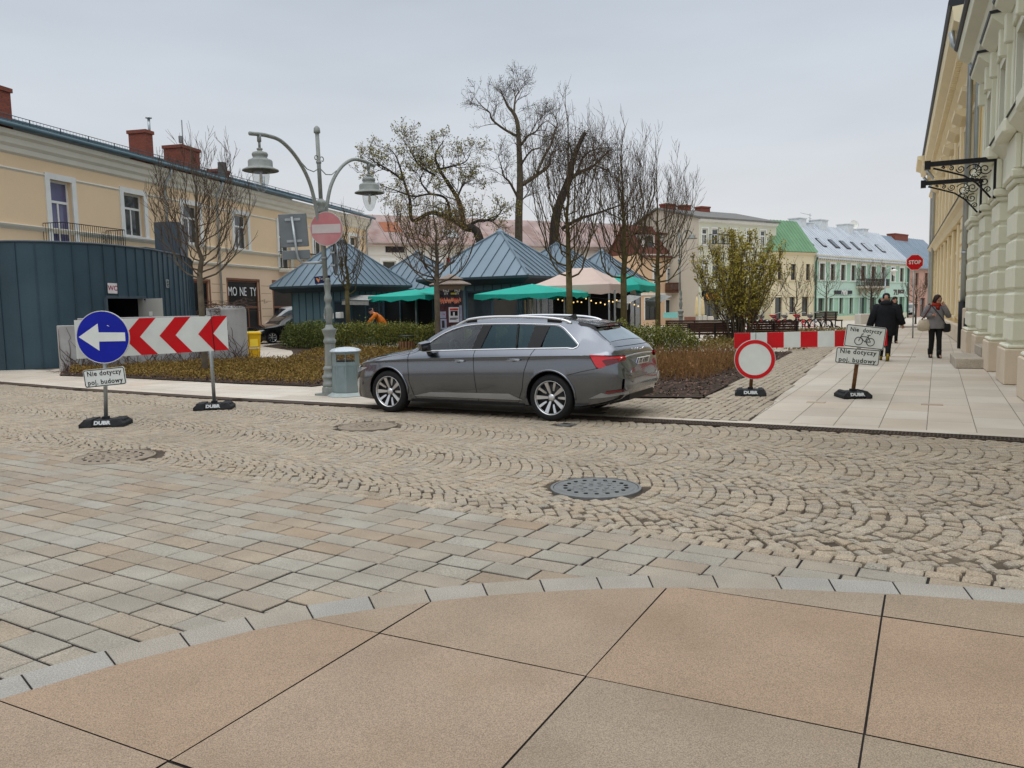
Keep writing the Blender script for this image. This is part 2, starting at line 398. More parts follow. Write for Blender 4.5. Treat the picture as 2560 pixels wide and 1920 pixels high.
# ---- curved kerb and foreground slabs
KO = [(-5.5, -1.2), (-4.4, .9), (-3.3, 2.45), (-2.74, 3.05), (-2.26, 3.5), (-2.0, 3.74), (-1.72, 3.94), (-1.45, 4.13), (-1.16, 4.28), (-.84, 4.405), (-.53, 4.5), (-.2, 4.58), (.14, 4.625), (.48, 4.65), (.79, 4.655), (1.17, 4.63), (1.53, 4.585), (1.82, 4.53), (2.16, 4.46), (2.51, 4.36), (2.9, 4.24), (3.3, 4.08), (3.7, 3.88), (4.6, 3.3), (5.6, 2.3), (7, .2)]
KW = .215
nrm = []
for i, p in enumerate(KO):
    a = Vector(KO[max(i - 1, 0)]); b = Vector(KO[min(i + 1, len(KO) - 1)]); t = (b - a).normalized(); nrm.append(Vector((t.y, -t.x)))
KI = [Vector(p) + n * KW for p, n in zip(KO, nrm)]
mb = MB()
for i in range(len(KO) - 1):
    sub = 1 if .2 < abs(Vector(KO[i + 1]) .x - Vector(KO[i]).x) < .5 or abs(KO[i][0]) < 3.4 else 5
    for k in range(sub):
        t0, t1 = k / sub, (k + 1) / sub; g = .0045
        q = []
        for t, A in ((t0, KI), (t1, KI), (t1, KO), (t0, KO)):
            p = Vector(A[i]).lerp(Vector(A[i + 1]), t); q.append(p)
        d = (q[1] - q[0]).normalized() * g
        q = [q[0] + d, q[1] - d, q[2] - d, q[3] + d]
        stone(mb, [tuple(p) for p in q], .03, .003, z=.0065)
mb.mi = 1
for i in range(len(KO) - 1):
    mb.quad(*[(p[0], p[1], .0028) for p in (KI[i], KI[i + 1], KO[i + 1], KO[i])])
kerb_m = mat('kerb_granite', rough=.78, var=.12, scale=3, fine=.34, fscale=150, bump=.3, bscale=110, spec=.3, island=[(.29, .275, .24), (.31, .295, .265), (.29, .25, .195), (.305, .29, .26)])
solo(mb, 'curved_kerb', [kerb_m, joint2_m], 'flush curved kerb of grey granite blocks', 'kerb', kind='structure')
conv = ccw([(p.x, p.y) for p in KI])
mb = MB(); ang = R(62.4); sd = Vector((math.cos(ang), math.sin(ang))); sx = Vector((sd.y, -sd.x))
S0 = Vector((.82, 4.36)); LA, LB = 1.115, 1.255           # a joint crossing, slab sizes across / along
cross = Vector((G(1465, 1695).x, G(1465, 1695).y))
for i in range(-8, 8):
    for j in range(-7, 5):
        o = cross + sx * LA * i + sd * LB * j; g = .0045
        q = [p + sx * rnd.gauss(0, .0018) + sd * rnd.gauss(0, .0018) for p in (o + sx * g + sd * g, o + sx * (LA - g) + sd * g, o + sx * (LA - g) + sd * (LB - g), o + sx * g + sd * (LB - g))]
        c = clip([tuple(p) for p in q], conv)
        if len(c) >= 3: mb.poly([(x, y, .008) for x, y in ccw(c)])
mb.mi = 1; mb.poly([(x, y, .001) for x, y in conv])
solo(mb, 'plaza_paving', [slab_m, joint2_m], 'large warm granite slabs of the foreground plaza', 'paving', kind='structure')
# ---- rectangular setts
mb = MB(); hgt = .188; lng = .352
for row in range(0, 44):
    s = -30 + (row % 2) * lng / 2 + rnd.uniform(-.05, .05)
    while s < 14:
        l = lng * rnd.uniform(.92, 1.08); g = rnd.uniform(.004, .010); a, b = s + g, s + l - g; s += l
        v1 = -row * hgt - .006 - rnd.random() * .002; v0 = -(row + 1) * hgt + .006 + rnd.random() * .002
        c = B0 + BU * (a + b) / 2 + BV * (v0 + v1) / 2
        if abs(c.x) > .72 * c.y + 2.0 or c.y < .5: continue
        if inside((c.x, c.y), conv) and all(inside(((B0 + BU * x + BV * y).x, (B0 + BU * x + BV * y).y), conv) for x in (a, b) for y in (v0, v1)): continue
        q = [B0 + BU * x + BV * y for x, y in ((a, v0), (b, v0), (b, v1), (a, v1))]
        stone(mb, [(p.x + rnd.gauss(0, .0015), p.y + rnd.gauss(0, .0015)) for p in q], .02, .005, z=rnd.gauss(-.001, .0012), tilt=(rnd.gauss(0, .006), rnd.gauss(0, .006)))
mb.mi = 1
mb.quad(*[tuple(B0 + BU * x + BV * y + Vector((0, 0, -.009))) for x, y in ((-40, -9), (26, -9), (26, .02), (-40, .02))])
solo(mb, 'sett_paving', [sett_m, joint2_m], 'band of tan and grey rectangular granite setts', 'paving', kind='structure')
# ---- pavement beyond the drain
def pave(mb, region, o, du, dv, L, W, z, g=.004, vary=.15, bond=.5, slope=False, seed=1):
    "stone slabs in courses of width W (across du) running along dv, clipped to a convex region; laid a sheet above z"
    rr = random.Random(seed); region = ccw([tuple(p[:2]) for p in region])
    us = [(Vector((x, y, 0)) - o).dot(du) for x, y in region]; vs = [(Vector((x, y, 0)) - o).dot(dv) for x, y in region]
    i = math.floor(min(us) / W)
    while i * W < max(us):
        s = min(vs) - rr.random() * L
        while s < max(vs):
            l = L * rr.uniform(1 - vary, 1 + vary)
            q = [o + du * x + dv * y for x, y in ((i * W + g, s + g), ((i + 1) * W - g, s + g), ((i + 1) * W - g, s + l - g), (i * W + g, s + l - g))]
            s += l
            c = clip([(p.x, p.y) for p in q], region)
            if len(c) >= 3: mb.poly([(x, y, z + (gz(x, y) if slope else 0)) for x, y in ccw(c)])
        i += 1
O1 = Vector((3.74, 10.65, 0))
mb = MB()
for a, b in zip(DR, DR[1:]):
    pass
far = 48
reg_r = [(3.28, 10.95), (3.78, 10.24), (5.29, 9.40), (11, 6.19), (24, 10), (40, 45), (24, 45), (19.6, 45)]
pave(mb, [(3.0, 10.7), (11, 6.22), (26, 12), (40, 45), (17.6, 45)], O1, UD, VD, .95, .54, 0.0, g=.0045, seed=3)
# cross-laid strips in front of the planting on the left
pave(mb, [(-40, 37.63), (-13.12, 20.38), (-13.1, 23.6), (-40, 42)], O1, VD, UD, .8, .5, 0.0, seed=4)
pave(mb, [(-13.12, 20.38), (-9.67, 17.93), (-5.18, 15.13), (-2.28, 13.53), (.6, 11.98), (1.2, 14.3), (-1.5, 23), (-6, 27), (-13.1, 24)], O1, VD, UD, .8, .5, 0.0, seed=5)
pave(mb, [(-14, 23.5), (-1.5, 22.5), (8.5, 24.6), (19, 44), (-16, 50)], O1, VD, UD, .9, .6, 0.004, seed=6)
mb.mi = 1
for a, b in zip(DR, DR[1:]):
    mb.quad((a.x, a.y + .02, -.006), (b.x, b.y + .02, -.006), (b.x + 18, 48, -.006 ), (a.x + 18, 48, -.006))
solo(mb, 'pavement', [pav_m, pjoint_m], 'pale granite slab pavement beyond the drain', 'pavement', kind='structure')
# kerb course along the drain
mb = MB()
for a, b in zip(DR, DR[1:]):
    d = (b - a); n = max(1, int(d.length / .9)); t = d.normalized(); w = Vector((-t.y, t.x, 0)) * .17
    for k in range(n):
        p, q = a + d * (k / n) + t * .003, a + d * ((k + 1) / n) - t * .003
        if abs(p.x) > .75 * p.y + 4: continue
        mb.box((p + q) / 2 + w / 2 + Vector((0, 0, -.0)), ((q - p).length, .165, .03), math.atan2(t.y, t.x))
solo(mb, 'drain_kerb', pav_m, 'narrow granite kerb course beside the drain', 'kerb', kind='structure')
# sett strip between the mulch and the slabs
SS = [G(1763, 999), G(1877, 1052), G(2089, 868), G(1995, 868)]
cob2_m = mat('small_sett', rough=.8, var=.1, scale=3, fine=.2, fscale=120, island=[(.34, .28, .21), (.38, .32, .24), (.31, .26, .20), (.39, .345, .27)], spec=.3)
mb = MB(); reg = ccw([(p.x, p.y) for p in [G(1500, 1041), G(1877, 1052), G(2105, 855), G(2010, 855), G(1763, 998), G(1540, 998)]])
for i in range(-40, 60):
    for j in range(-20, 190):
        c = O1 + UD * (i * .125 + rnd.gauss(0, .006)) + VD * (j * .115 + (i % 2) * .05 + rnd.gauss(0, .006))
        if not inside((c.x, c.y), reg): continue
        hx, hy = .056 + rnd.gauss(0, .003), .051 + rnd.gauss(0, .003)
        q = [c + UD * x + VD * y for x, y in ((-hx, -hy), (hx, -hy), (hx, hy), (-hx, hy))]
        stone(mb, [(p.x, p.y) for p in q], .01, .008, z=.012 + rnd.gauss(0, .002), tilt=(rnd.gauss(0, .03), rnd.gauss(0, .03)))
mb.mi = 1; mb.poly([(x, y, .004) for x, y in reg])
solo(mb, 'sett_strip', [cob2_m, joint_m], 'strip of small pale setts between planting and slabs', 'paving', kind='structure')
# ---- drain: channel, frame and grille bars
rustg = mat('drain_frame_metal', (.07, .05, .038), .7, .2, var=.3, scale=3)
t = thing('drain', 'long slotted iron drain grating crossing between road and pavement', 'drain', (2.33, 11.0, 0))
ch, fr, br = MB(), MB(), MB()
for a, b in zip(DR, DR[1:]):
    d = (b - a).normalized(); w = Vector((d.y, -d.x, 0)); M = math.atan2(d.y, d.x); Ln = (b - a).length
    if b.x < -14.5 or a.x > 14: continue
    ch.quad(a, b, b + w * DW, a + w * DW)
    for o in (.02, DW - .02, DW / 2): fr.box((a + b) / 2 + w * o + Vector((0, 0, .003)), (Ln, .028, .022), M)
    n = int(Ln / .042)
    for k in range(n):
        p = a + d * (k + .5) * (Ln / n) + w * DW / 2
        if p.x < -3.4:
            if k % 12 == 0: fr.box(a + d * ((k + 6) * (Ln / n)) + w * DW / 2 + Vector((0, 0, .006)), (12 * Ln / n - .01, DW - .03, .012), M)
            continue
        br.box(p + Vector((0, 0, .002)), (.017, DW - .05, .016), M)
ch.v = [(x, y, z - .011) for x, y, z in ch.v]
ch.build('channel', dark_m, t); fr.build('frame', rustg, t); br.build('grille', rustg, t)
# ---- manhole covers
iron_m = mat('cast_iron', (.20, .205, .20), .55, .5, var=.15, scale=8, bump=.4, bscale=110)
iron2_m = mat('worn_cast_iron', (.27, .225, .17), .7, .3, var=.2, scale=8, bump=.4, bscale=110)
def manhole(c, r, m, label, nh=0):
    o = thing('manhole_cover', label, 'manhole cover', c, 0, 'manhole covers in the road')
    f = MB(Matrix.Translation(c)); f.lathe([(r + .03, -.02), (r + .03, .003), (r + .005, .005), (r + .005, -.01)], 56, cap=False, sm=False); f.build('frame', m, o)
    p = MB(Matrix.Translation(c)); rr = [(r, -.02), (r, .002), (r * .93, .003), (r * .92, .006), (r * .80, .006), (r * .79, .003), (r * .66, .003), (r * .65, .006), (r * .45, .006), (r * .44, .003), (r * .22, .003), (r * .2, .006), (.001, .006)]
    p.lathe(rr, 56, sm=False, cap=False)
    for i in range(26):
        a = i * 2.39996; q = r * .62 * math.sqrt((i + .5) / 26); p.box((q * math.cos(a), q * math.sin(a), .007), (.028, .028, .006), a)
    p.build('plate', m, o)
    if nh:
        h = MB(Matrix.Translation(c))
        for i in range(nh):
            a = 2 * math.pi * i / nh + .1; h.lathe([(.019, .004), (.019, .0085)], 10, c=(r * .73 * math.cos(a), r * .73 * math.sin(a), 0))
        h.build('vent_hole', dark_m, o)
manhole(holes[0][0], .375, iron_m, 'large grey round manhole cover with a ring of holes in the front of the road', 18)
manhole(holes[1][0], .38, iron2_m, 'faint beige manhole cover in the cobbles before the parked car')
manhole(holes[2][0], .42, iron2_m, 'sandy manhole cover beside the granite setts at left', 18)
manhole(holes[3][0], .085, iron_m, 'tiny round iron cap in the cobbles near the drain')
# utility lids in the right pavement
for (u, v, w, h_, lab) in ((2240, 892, 1.0, .22, 'long rectangular lid in the pavement beside the walking man'), (2040, 1006, .28, .14, 'small dark lid left of the leaning sign base'), (2330, 1012, .30, .14, 'small lid in the slabs near the stone steps')):
    p = G(u, v); mb = MB(); mb.bbox((p.x, p.y, .004), (w, h_, .012), .004, R(-28)); solo(mb, 'access_lid', mat('lid_stone', (.42, .34, .26), .8), lab, 'lid', 'lids in the pavement')
# ------------------------------------------------------------------ buildings
class Fac:
    "a facade plane: f(s along, z up, o outward)"
    def __init__(s, P, d, toward=(0, 0)):
        s.P = Vector((P[0], P[1], 0)); s.d = Vector((d[0], d[1], 0)).normalized(); n = Vector((s.d.y, -s.d.x, 0))
        if n.dot(Vector((toward[0], toward[1], 0)) - s.P) < 0: n = -n
        s.n = n
    def f(s, a, z, o=0.0): return s.P + s.d * a + s.n * o + Vector((0, 0, z))
    def at(s, u, v, o=0.0):
        r = ray(u, v); c = Vector((0, 0, CH)); k = s.n.dot(s.P + s.n * o - c) / s.n.dot(r); q = c + r * k
        return (q - s.P).dot(s.d), q.z
    def box(s, mb, a0, a1, z0, z1, o0, o1, b=0.0):
        c = s.f((a0 + a1) / 2, (z0 + z1) / 2, (o0 + o1) / 2)
        M = Matrix((s.d, s.n, Vector((0, 0, 1)))).transposed()
        if M.determinant() < 0: M = Matrix((-s.d, s.n, Vector((0, 0, 1)))).transposed()
        (mb.bbox(c, (abs(a1 - a0), abs(o1 - o0), abs(z1 - z0)), b, M=M) if b else mb.box(c, (abs(a1 - a0), abs(o1 - o0), abs(z1 - z0)), M=M))
    def prof(s, mb, pr, a0, a1):
        "extrude an (o, z) profile along the facade"
        mb.prism([s.f(a0, z, o) for o, z in pr], s.d * (a1 - a0))
    def M(s, a, z, o=0.0, roll=0.0): return plane_M(s.f(a, z, o), s.n, roll=roll)
def wall(mb, F, a0, a1, z0, z1, ops=(), depth=.25, o=0.0):
    "wall sheet with rectangular openings and their reveals"
    A = sorted({a0, a1, *[x for p in ops for x in (p[0], p[1]) if a0 < x < a1]}); Z = sorted({z0, z1, *[x for p in ops for x in (p[2], p[3]) if z0 < x < z1]})
    for i in range(len(A) - 1):
        for j in range(len(Z) - 1):
            ca, cz = (A[i] + A[i + 1]) / 2, (Z[j] + Z[j + 1]) / 2
            if any(p[0] < ca < p[1] and p[2] < cz < p[3] for p in ops): continue
            mb.quad(F.f(A[i], Z[j], o), F.f(A[i + 1], Z[j], o), F.f(A[i + 1], Z[j + 1], o), F.f(A[i], Z[j + 1], o))
    for a, b, c, d in [p[:4] for p in ops]:
        for (p, q) in (((a, c), (b, c)), ((b, c), (b, d)), ((b, d), (a, d)), ((a, d), (a, c))):
            mb.quad(F.f(p[0], p[1], o), F.f(q[0], q[1], o), F.f(q[0], q[1], o - depth), F.f(p[0], p[1], o - depth))
def window(par, F, a, b, c, d, fm, pm, depth=.14, fw=.07, mull=1, trans=.62, sur=None, sm=None, sill=True, hood=0.0, name='window', pname='pane', o=0.0):
    "sash frame set back in its opening, surround, sill and hood; the pane is a child"
    mb = MB()
    for (x0, x1, z0, z1) in ((a, a + fw, c, d), (b - fw, b, c, d), (a + fw, b - fw, c, c + fw), (a + fw, b - fw, d - fw, d)): F.box(mb, x0, x1, z0, z1, o - depth, o - depth + .05)
    for k in range(1, mull + 1):
        x = lerp(a, b, k / (mull + 1)); F.box(mb, x - fw * .45, x + fw * .45, c + fw, lerp(c, d, trans) if trans else d - fw, o - depth + .003, o - depth + .047)
    if trans: z = lerp(c, d, trans); F.box(mb, a + fw, b - fw, z - fw * .6, z + fw * .6, o - depth + .002, o - depth + .056)
    if sur:
        mb.mi = 1; w, p = sur
        F.box(mb, a - w, a, c, d, o, o + p); F.box(mb, b, b + w, c, d, o, o + p); F.box(mb, a - w, b + w, d, d + w, o, o + p + .003)
        if sill: F.box(mb, a - w - .05, b + w + .05, c - .09, c, o - .1, o + p + .07)
        if hood:
            F.box(mb, a - w - .06, b + w + .06, d + w + .10, d + w + .10 + hood, o, o + p + .02); F.box(mb, a - w - .14, b + w + .14, d + w + .10 + hood, d + w + .17 + hood, o, o + p + .14)
    wn = mb.build(name, [fm, sm or fm], par)
    pb = MB(); pb.quad(F.f(a + .01, c + .01, o - depth + .02), F.f(b - .01, c + .01, o - depth + .02), F.f(b - .01, d - .01, o - depth + .02), F.f(a + .01, d - .01, o - depth + .02)); pb.build(pname, pm, wn)
    return wn
def railing(mb, F, a0, a1, z0, z1, o0, o1, step=.12, r=.012):
    pts = [(a0, o0), (a0, o1), (a1, o1), (a1, o0)]
    for (p, q) in zip(pts, pts[1:]):
        A, B = F.f(p[0], 0, p[1]), F.f(q[0], 0, q[1]); n = max(1, int((B - A).length / step))
        for z in (z0 + .08, z1): mb.tube([A + Vector((0, 0, z)), B + Vector((0, 0, z))], r * 1.5, 4, False)
        for k in range(n + 1):
            c = A.lerp(B, k / n); mb.tube([c + Vector((0, 0, z0)), c + Vector((0, 0, z1))], r, 4, False)
def gable_roof(mb, F, a0, a1, ze, rise, depth, over=.35, seam=.0, th=.12, back=True, sr=.025):
    "ridge parallel to the facade at half depth"
    h = depth / 2; k = rise / h
    e = F.f(a0, ze - over * k, over); 
    sl = [(over, ze - over * k), (-h, ze + rise), (-h, ze + rise + th), (over, ze - over * k + th)]
    F.prof(mb, sl, a0, a1)
    sl2 = [(-depth - over, ze - over * k), (-h, ze + rise), (-h, ze + rise + th), (-depth - over, ze - over * k + th)]
    F.prof(mb, sl2, a0, a1)
    if seam:
        n = int((a1 - a0) / seam)
        for i in range(n + 1):
            a = a0 + .02 + i * (a1 - a0 - .04) / n
            F.prof(mb, [(over + .005, ze - over * k + th), (-h, ze + rise + th), (-h, ze + rise + th + .05), (over + .005, ze - over * k + th + .05)], a - sr, a + sr)
def chimney(par, F, a, w, d_, z0, z1, o, m, cap=True, name='chimney', capm=None):
    mb = MB(); F.box(mb, a - w / 2, a + w / 2, z0, z1 - (.16 if cap else 0), o - d_ / 2, o + d_ / 2)
    if cap: F.box(mb, a - w / 2 - .06, a + w / 2 + .06, z1 - .16, z1, o - d_ / 2 - .06, o + d_ / 2 + .06)
    return mb.build(name, m, par)
def brick_mat(name, c1, c2, mortar, scale=5.0):
    m = bpy.data.materials.new(name); m.use_nodes = True; N = m.node_tree.nodes; L = m.node_tree.links; b = N['Principled BSDF']; b.inputs['Roughness'].default_value = .85
    tc = N.new('ShaderNodeTexCoord'); mp = N.new('ShaderNodeMapping'); mp.inputs['Rotation'].default_value = (R(90), 0, R(12)); L.new(tc.outputs['Object'], mp.inputs[0])
    t = N.new('ShaderNodeTexBrick'); t.inputs['Scale'].default_value = scale; t.inputs['Color1'].default_value = (*c1, 1); t.inputs['Color2'].default_value = (*c2, 1); t.inputs['Mortar'].default_value = (*mortar, 1); t.inputs['Mortar Size'].default_value = .03
    L.new(mp.outputs[0], t.inputs['Vector']); L.new(t.outputs[0], b.inputs['Base Color']); return m
brick_m = brick_mat('chimney_brick', (.27, .06, .03), (.20, .045, .025), (.10, .05, .04), 4.0)
cream_m = mat('cream_render', (.80, .60, .385), .85, var=.05, scale=.4, fine=.03, fscale=30, stain=(.72, .54, .35), sscale=.25, samount=.35)
cream2_m = mat('cream_render_lower', (.78, .58, .40), .85, var=.06, scale=.4)
trim_m = mat('pale_trim', (.72, .68, .58), .7, var=.06, scale=1.5)
roofb_m = mat('blue_grey_sheet_roof', (.085, .135, .16), .5, .1, var=.15, scale=1)
brown_f = mat('brown_shop_frame', (.22, .10, .06), .6)

# ==== long cream building on the left
ZE = 8.2
g0, g1 = G(0, 307, ZE), G(925, 545, ZE)
F = Fac(g0, (g1 - g0).xy); F.P = F.P - F.n * .5
SE = (g1 - g0).length + .3
t = thing('town_house', 'long cream two storey building with blue grey roof and brick chimneys behind the toilet block', 'building', F.f(0, 0))
def op(u0, v0, u1, v1):
    a, z1 = F.at(u0, v0); b, _ = F.at(u1, v0); _, z0 = F.at(u0, v1); return (a, b, z0, z1)
w1 = op(121.5, 447, 176, 604); w1 = (w1[0], w1[1], 4.1, w1[3])
ops = [w1]
for u0, v0, u1, v1 in ((306.7, 480.6, 349, 588), (455.6, 513, 494, 604), (584, 540, 619, 634)): ops.append(op(u0, v0, u1, v1))
zt, zbt = ops[1][3], ops[1][2]; wd = 1.25
ops = [w1] + [(p[0], p[0] + wd, zbt, zt) for p in ops[1:]]
a_d2 = F.at(697, 600)[0]; a_w5 = F.at(783, 600)[0]; a_w6 = F.at(874, 600)[0]
ops += [(a_d2, a_d2 + 1.3, 4.1, zt), (a_w5, a_w5 + wd, zbt, zt), (a_w6, a_w6 + wd, zbt, zt), (-7, -5.75, zbt, zt)]
sh = [(F.at(571, 745)[0], F.at(648, 745)[0], .75, 3.33), (F.at(684, 745)[0], F.at(684, 745)[0] + 4.2, .75, 3.33), (F.at(484, 745)[0], F.at(484, 745)[0] + 1.3, 0, 3.2), (a_w5 + .3, a_w5 + 3.5, .75, 3.3)]
mb = MB(); wall(mb, F, -14, SE, 3.9, ZE - .2, ops, .3); mb.mi = 1; wall(mb, F, -14, SE, -.5, 3.9, sh, .3)
mb.mi = 0; mb.quad(F.f(SE, -.5), F.f(SE, ZE - .2), F.f(SE, ZE - .2, -11), F.f(SE, -.5, -11)); mb.quad(F.f(-14, -.5), F.f(-14, ZE), F.f(-14, ZE, -11), F.f(-14, -.5, -11))
mb.build('wall', [cream_m, cream2_m], t)
mb = MB()
zl = F.at(0, 557)[1]
F.prof(mb, [(0, zl - .16), (.10, zl - .06), (.13, zl), (0, zl + .04)], -14, SE)
F.prof(mb, [(0, 3.98), (.09, 4.04), (.12, 4.12), (0, 4.16)], -14, SE)
F.prof(mb, [(0, ZE - 1.42), (.05, ZE - 1.36), (0, ZE - 1.30)], -14, SE)
F.prof(mb, [(0, ZE - .85), (.10, ZE - .78), (.13, ZE - .62), (.24, ZE - .52), (.28, ZE - .34), (.42, ZE - .26), (.44, ZE - .1), (0, ZE - .08)], -14, SE + .4)
mb.build('cornice', trim_m, t)
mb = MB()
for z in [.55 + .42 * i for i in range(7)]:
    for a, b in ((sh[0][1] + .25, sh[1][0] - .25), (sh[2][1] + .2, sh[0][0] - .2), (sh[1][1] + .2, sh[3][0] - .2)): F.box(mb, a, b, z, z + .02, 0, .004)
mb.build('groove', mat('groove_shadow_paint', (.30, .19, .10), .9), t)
mb = MB(); gable_roof(mb, F, -14, SE + .45, ZE + .12, 1.75, 11, .55, .7, sr=.018); mb.build('roof', roofb_m, t)
mb = MB(); mb.tube([F.f(-14, ZE + .02, .58), F.f(SE + .4, ZE + .02, .58)], .085, 8); mb.build('gutter', roofb_m, t)
mb = MB(); k = (1.75) / 5.5
z0 = ZE + .24 - 0.1 * k
for zz in (.10, .26): mb.tube([F.f(-14, ZE + .26 + zz, -.05), F.f(SE, ZE + .26 + zz, -.05)], .014, 4, False)
for i in range(int((SE + 14) / .16)):
    a = -14 + i * .16; th = .022 if i % 9 == 0 else .006; mb.tube([F.f(a, ZE + .2, -.05), F.f(a, ZE + .26 + .27, -.05)], th, 4, False)
mb.build('snow_guard', mat('snow_guard_iron', (.05, .075, .09), .6), t)
for i, p in enumerate(ops):
    door = i in (0, 4)
    window(t, F, *p, white_m, pane_b if i == 0 else pane_m, .22, .075, 1, .66 if not door else .70, (.22, .05), white_m, sill=not door, name='balcony_door' if door else 'window')
dark_pane = mat('dark_shop_pane', (.008, .008, .009), .3, var=.4, scale=.8)
for i, p in enumerate(sh):
    w = window(t, F, *p, brown_f, dark_pane, .12, .09, 2 if i != 2 else 0, .45 if i != 2 else 0, (.10, .02), brown_f, sill=False, name='shop_window' if i != 2 else 'door')
    if i == 0:
        for q, tx in enumerate(('MO', 'NE', 'TY')): mb = MB(); mb.text(tx, .66, F.M(lerp(p[0], p[1], (q + .5) / 3), 2.72, -.055), .01, sx=.8); mb.build('lettering', mat('white_letter', (.8, .8, .78), .6), w)
for a0, a1 in ((w1[0] - .5, w1[1] + 1.75), (a_d2 - .25, a_d2 + 2.9)):
    b = MB(); F.box(b, a0, a1, 3.88, 4.08, .001, .95, .03); sl = b.build('balcony', trim_m, t)
    b = MB(); railing(b, F, a0 + .05, a1 - .05, 4.08, 5.06, .02, .9, .11, .010)
    for q in range(5):
        c = F.f(lerp(a0, a1, .62), 4.3 + q * .13, .9)
        b.tube([c + F.d * .08 * math.cos(i) + Vector((0, 0, .06 * math.sin(i))) for i in np.linspace(0, 6.3, 9)], .008, 4)
    b.build('railing', black_m, sl)
for u, v0 in ((412, 415), (539, 470), (912, 560)):
    a = F.at(u, 560)[0]; mb = MB(); mb.tube([F.f(a, ZE - .05, .5), F.f(a, ZE - .35, .45), F.f(a, ZE - .75, .12), F.f(a, 0, .12)], .06, 8); mb.build('downpipe', zinc_m, t)
def roofpt(u, v, o): 
    a, z = F.at(u, v, o); return a, z
for u0, u1, vt, vb, o, dd in ((-20, 52, 232, 292, -3.0, 1.0), (360, 389, 335, 388, -3, .8), (451, 529, 380, 428, -3, .9), (547, 585, 431, 450, -3.5, .6)):
    a0, z1 = F.at(u0, vt, o + dd / 2); a1, _ = F.at(u1, vt, o + dd / 2); zt_ = F.at((u0 + u1) / 2, vt, o)[1]
    ww = (a1 - a0) * .55 if u1 - u0 > 50 else (a1 - a0) * .6
    chimney(t, F, a0 + ww / 2, ww, dd * 1.2, ZE + .6, zt_, o, brick_m)
a, z = F.at(374, 335, -3); mb = MB(); mb.tube([F.f(a, z - .1, -3), F.f(a, z + .75, -3)], .07, 8); mb.tube([F.f(a, z + .75, -3), F.f(a, z + .8, -3)], .16, 8); mb.build('flue', zinc_m, t)
a, z = F.at(556, 406, -3); mb = MB(); F.box(mb, a - .18, a + .18, ZE + .8, z, -3.2, -2.85); mb.build('flue', mat('dark_flue', (.10, .095, .09), .8), t)
a, z = F.at(454, 300, -3); mb = MB(); mb.tube([F.f(a, ZE + .6, -3), F.f(a, z, -3)], .03, 6); F.box(mb, a - .22, a - .05, z - 1.2, z - .85, -3.1, -2.95); mb.build('antenna', mat('antenna_grey', (.2, .21, .22), .5), t)
a, z = F.at(657, 440, -3); mb = MB(); mb.tube([F.f(a, ZE + .6, -3), F.f(a, z, -3)], .11, 8); mb.build('flue', zinc_m, t)

# ==== right: pastel green classical front, then the yellow one
F = Fac((9.08, 14.72), (.434, .901))
gr_m = mat('pale_green_render', (.66, .67, .52), .8, var=.05, scale=.6, fine=.03, fscale=40)
gr2_m = mat('cream_green_trim', (.72, .71, .57), .75, var=.05, scale=.8)
pl_m = mat('beige_plinth', (.66, .56, .43), .8, var=.07, scale=1.2, fine=.04, fscale=60, stain=(.42, .34, .25), sscale=1.2, samount=.4)
lead_m = mat('dark_lead_cap', (.035, .038, .042), .5, .3)
ye_m = mat('yellow_render', (.76, .58, .28), .8, var=.05, scale=.5)
ye2_m = mat('pale_yellow_trim', (.78, .67, .45), .75, var=.05, scale=.7)
t = thing('classical_building', 'pale green classical building with rusticated piers at the right edge', 'building', F.f(0, 0))
PS = [-6.1, -3.05, 0.0, 2.95, 6.1, 9.2]; WO = -.40
ops = []; arch = []
for a, b in zip(PS, PS[1:]):
    x0, x1 = a + 1.42, b - .18; zs = 2.75; rr = (x1 - x0) / 2; cx = (x0 + x1) / 2
    for i in range(16):
        p, q = x0 + (x1 - x0) * i / 16, x0 + (x1 - x0) * (i + 1) / 16
        zz = zs + math.sqrt(max(0, rr * rr - ((p + q) / 2 - cx) ** 2)); arch.append((p, q, .5, zz))
for a, b in zip(PS, PS[1:]):
    cx = a + 2.05; ops.append((cx - .6, cx + .6, 4.98, 7.0))
mb = MB(); wall(mb, F, -10, 11.2, 0, 4.2, arch, .35, WO); wall(mb, F, -10, 11.2, 4.2, 9.0, ops, .3, WO)
mb.quad(F.f(11.2, 0, WO), F.f(11.2, 9.3, WO), F.f(11.2, 9.3, WO - 8), F.f(11.2, 0, WO - 8)); mb.quad(F.f(-10, 0, WO), F.f(-10, 9.3, WO), F.f(-10, 9.3, WO - 8), F.f(-10, 0, WO - 8))
mb.build('wall', gr_m, t)
for a, b in zip(PS, PS[1:]):
    x0, x1 = a + 1.42, b - .18
    mb = MB(); mb.quad(F.f(x0, .5, WO - .34), F.f(x1, .5, WO - .34), F.f(x1, 3.7, WO - .34), F.f(x0, 3.7, WO - .34)); pn = mb.build('arched_window', pane_m, t)
    mb = MB(); F.box(mb, (x0 + x1) / 2 - .05, (x0 + x1) / 2 + .05, .5, 3.6, WO - .34, WO - .27); F.box(mb, x0, x1, 2.6, 2.72, WO - .33, WO - .26); mb.build('frame', white_m, pn)
mb = MB()
for a, b in zip(PS, PS[1:]): F.box(mb, a + 1.2, b - .01, 0, .5, WO, WO + .14, .02)
mb.build('base_course', pl_m, t)
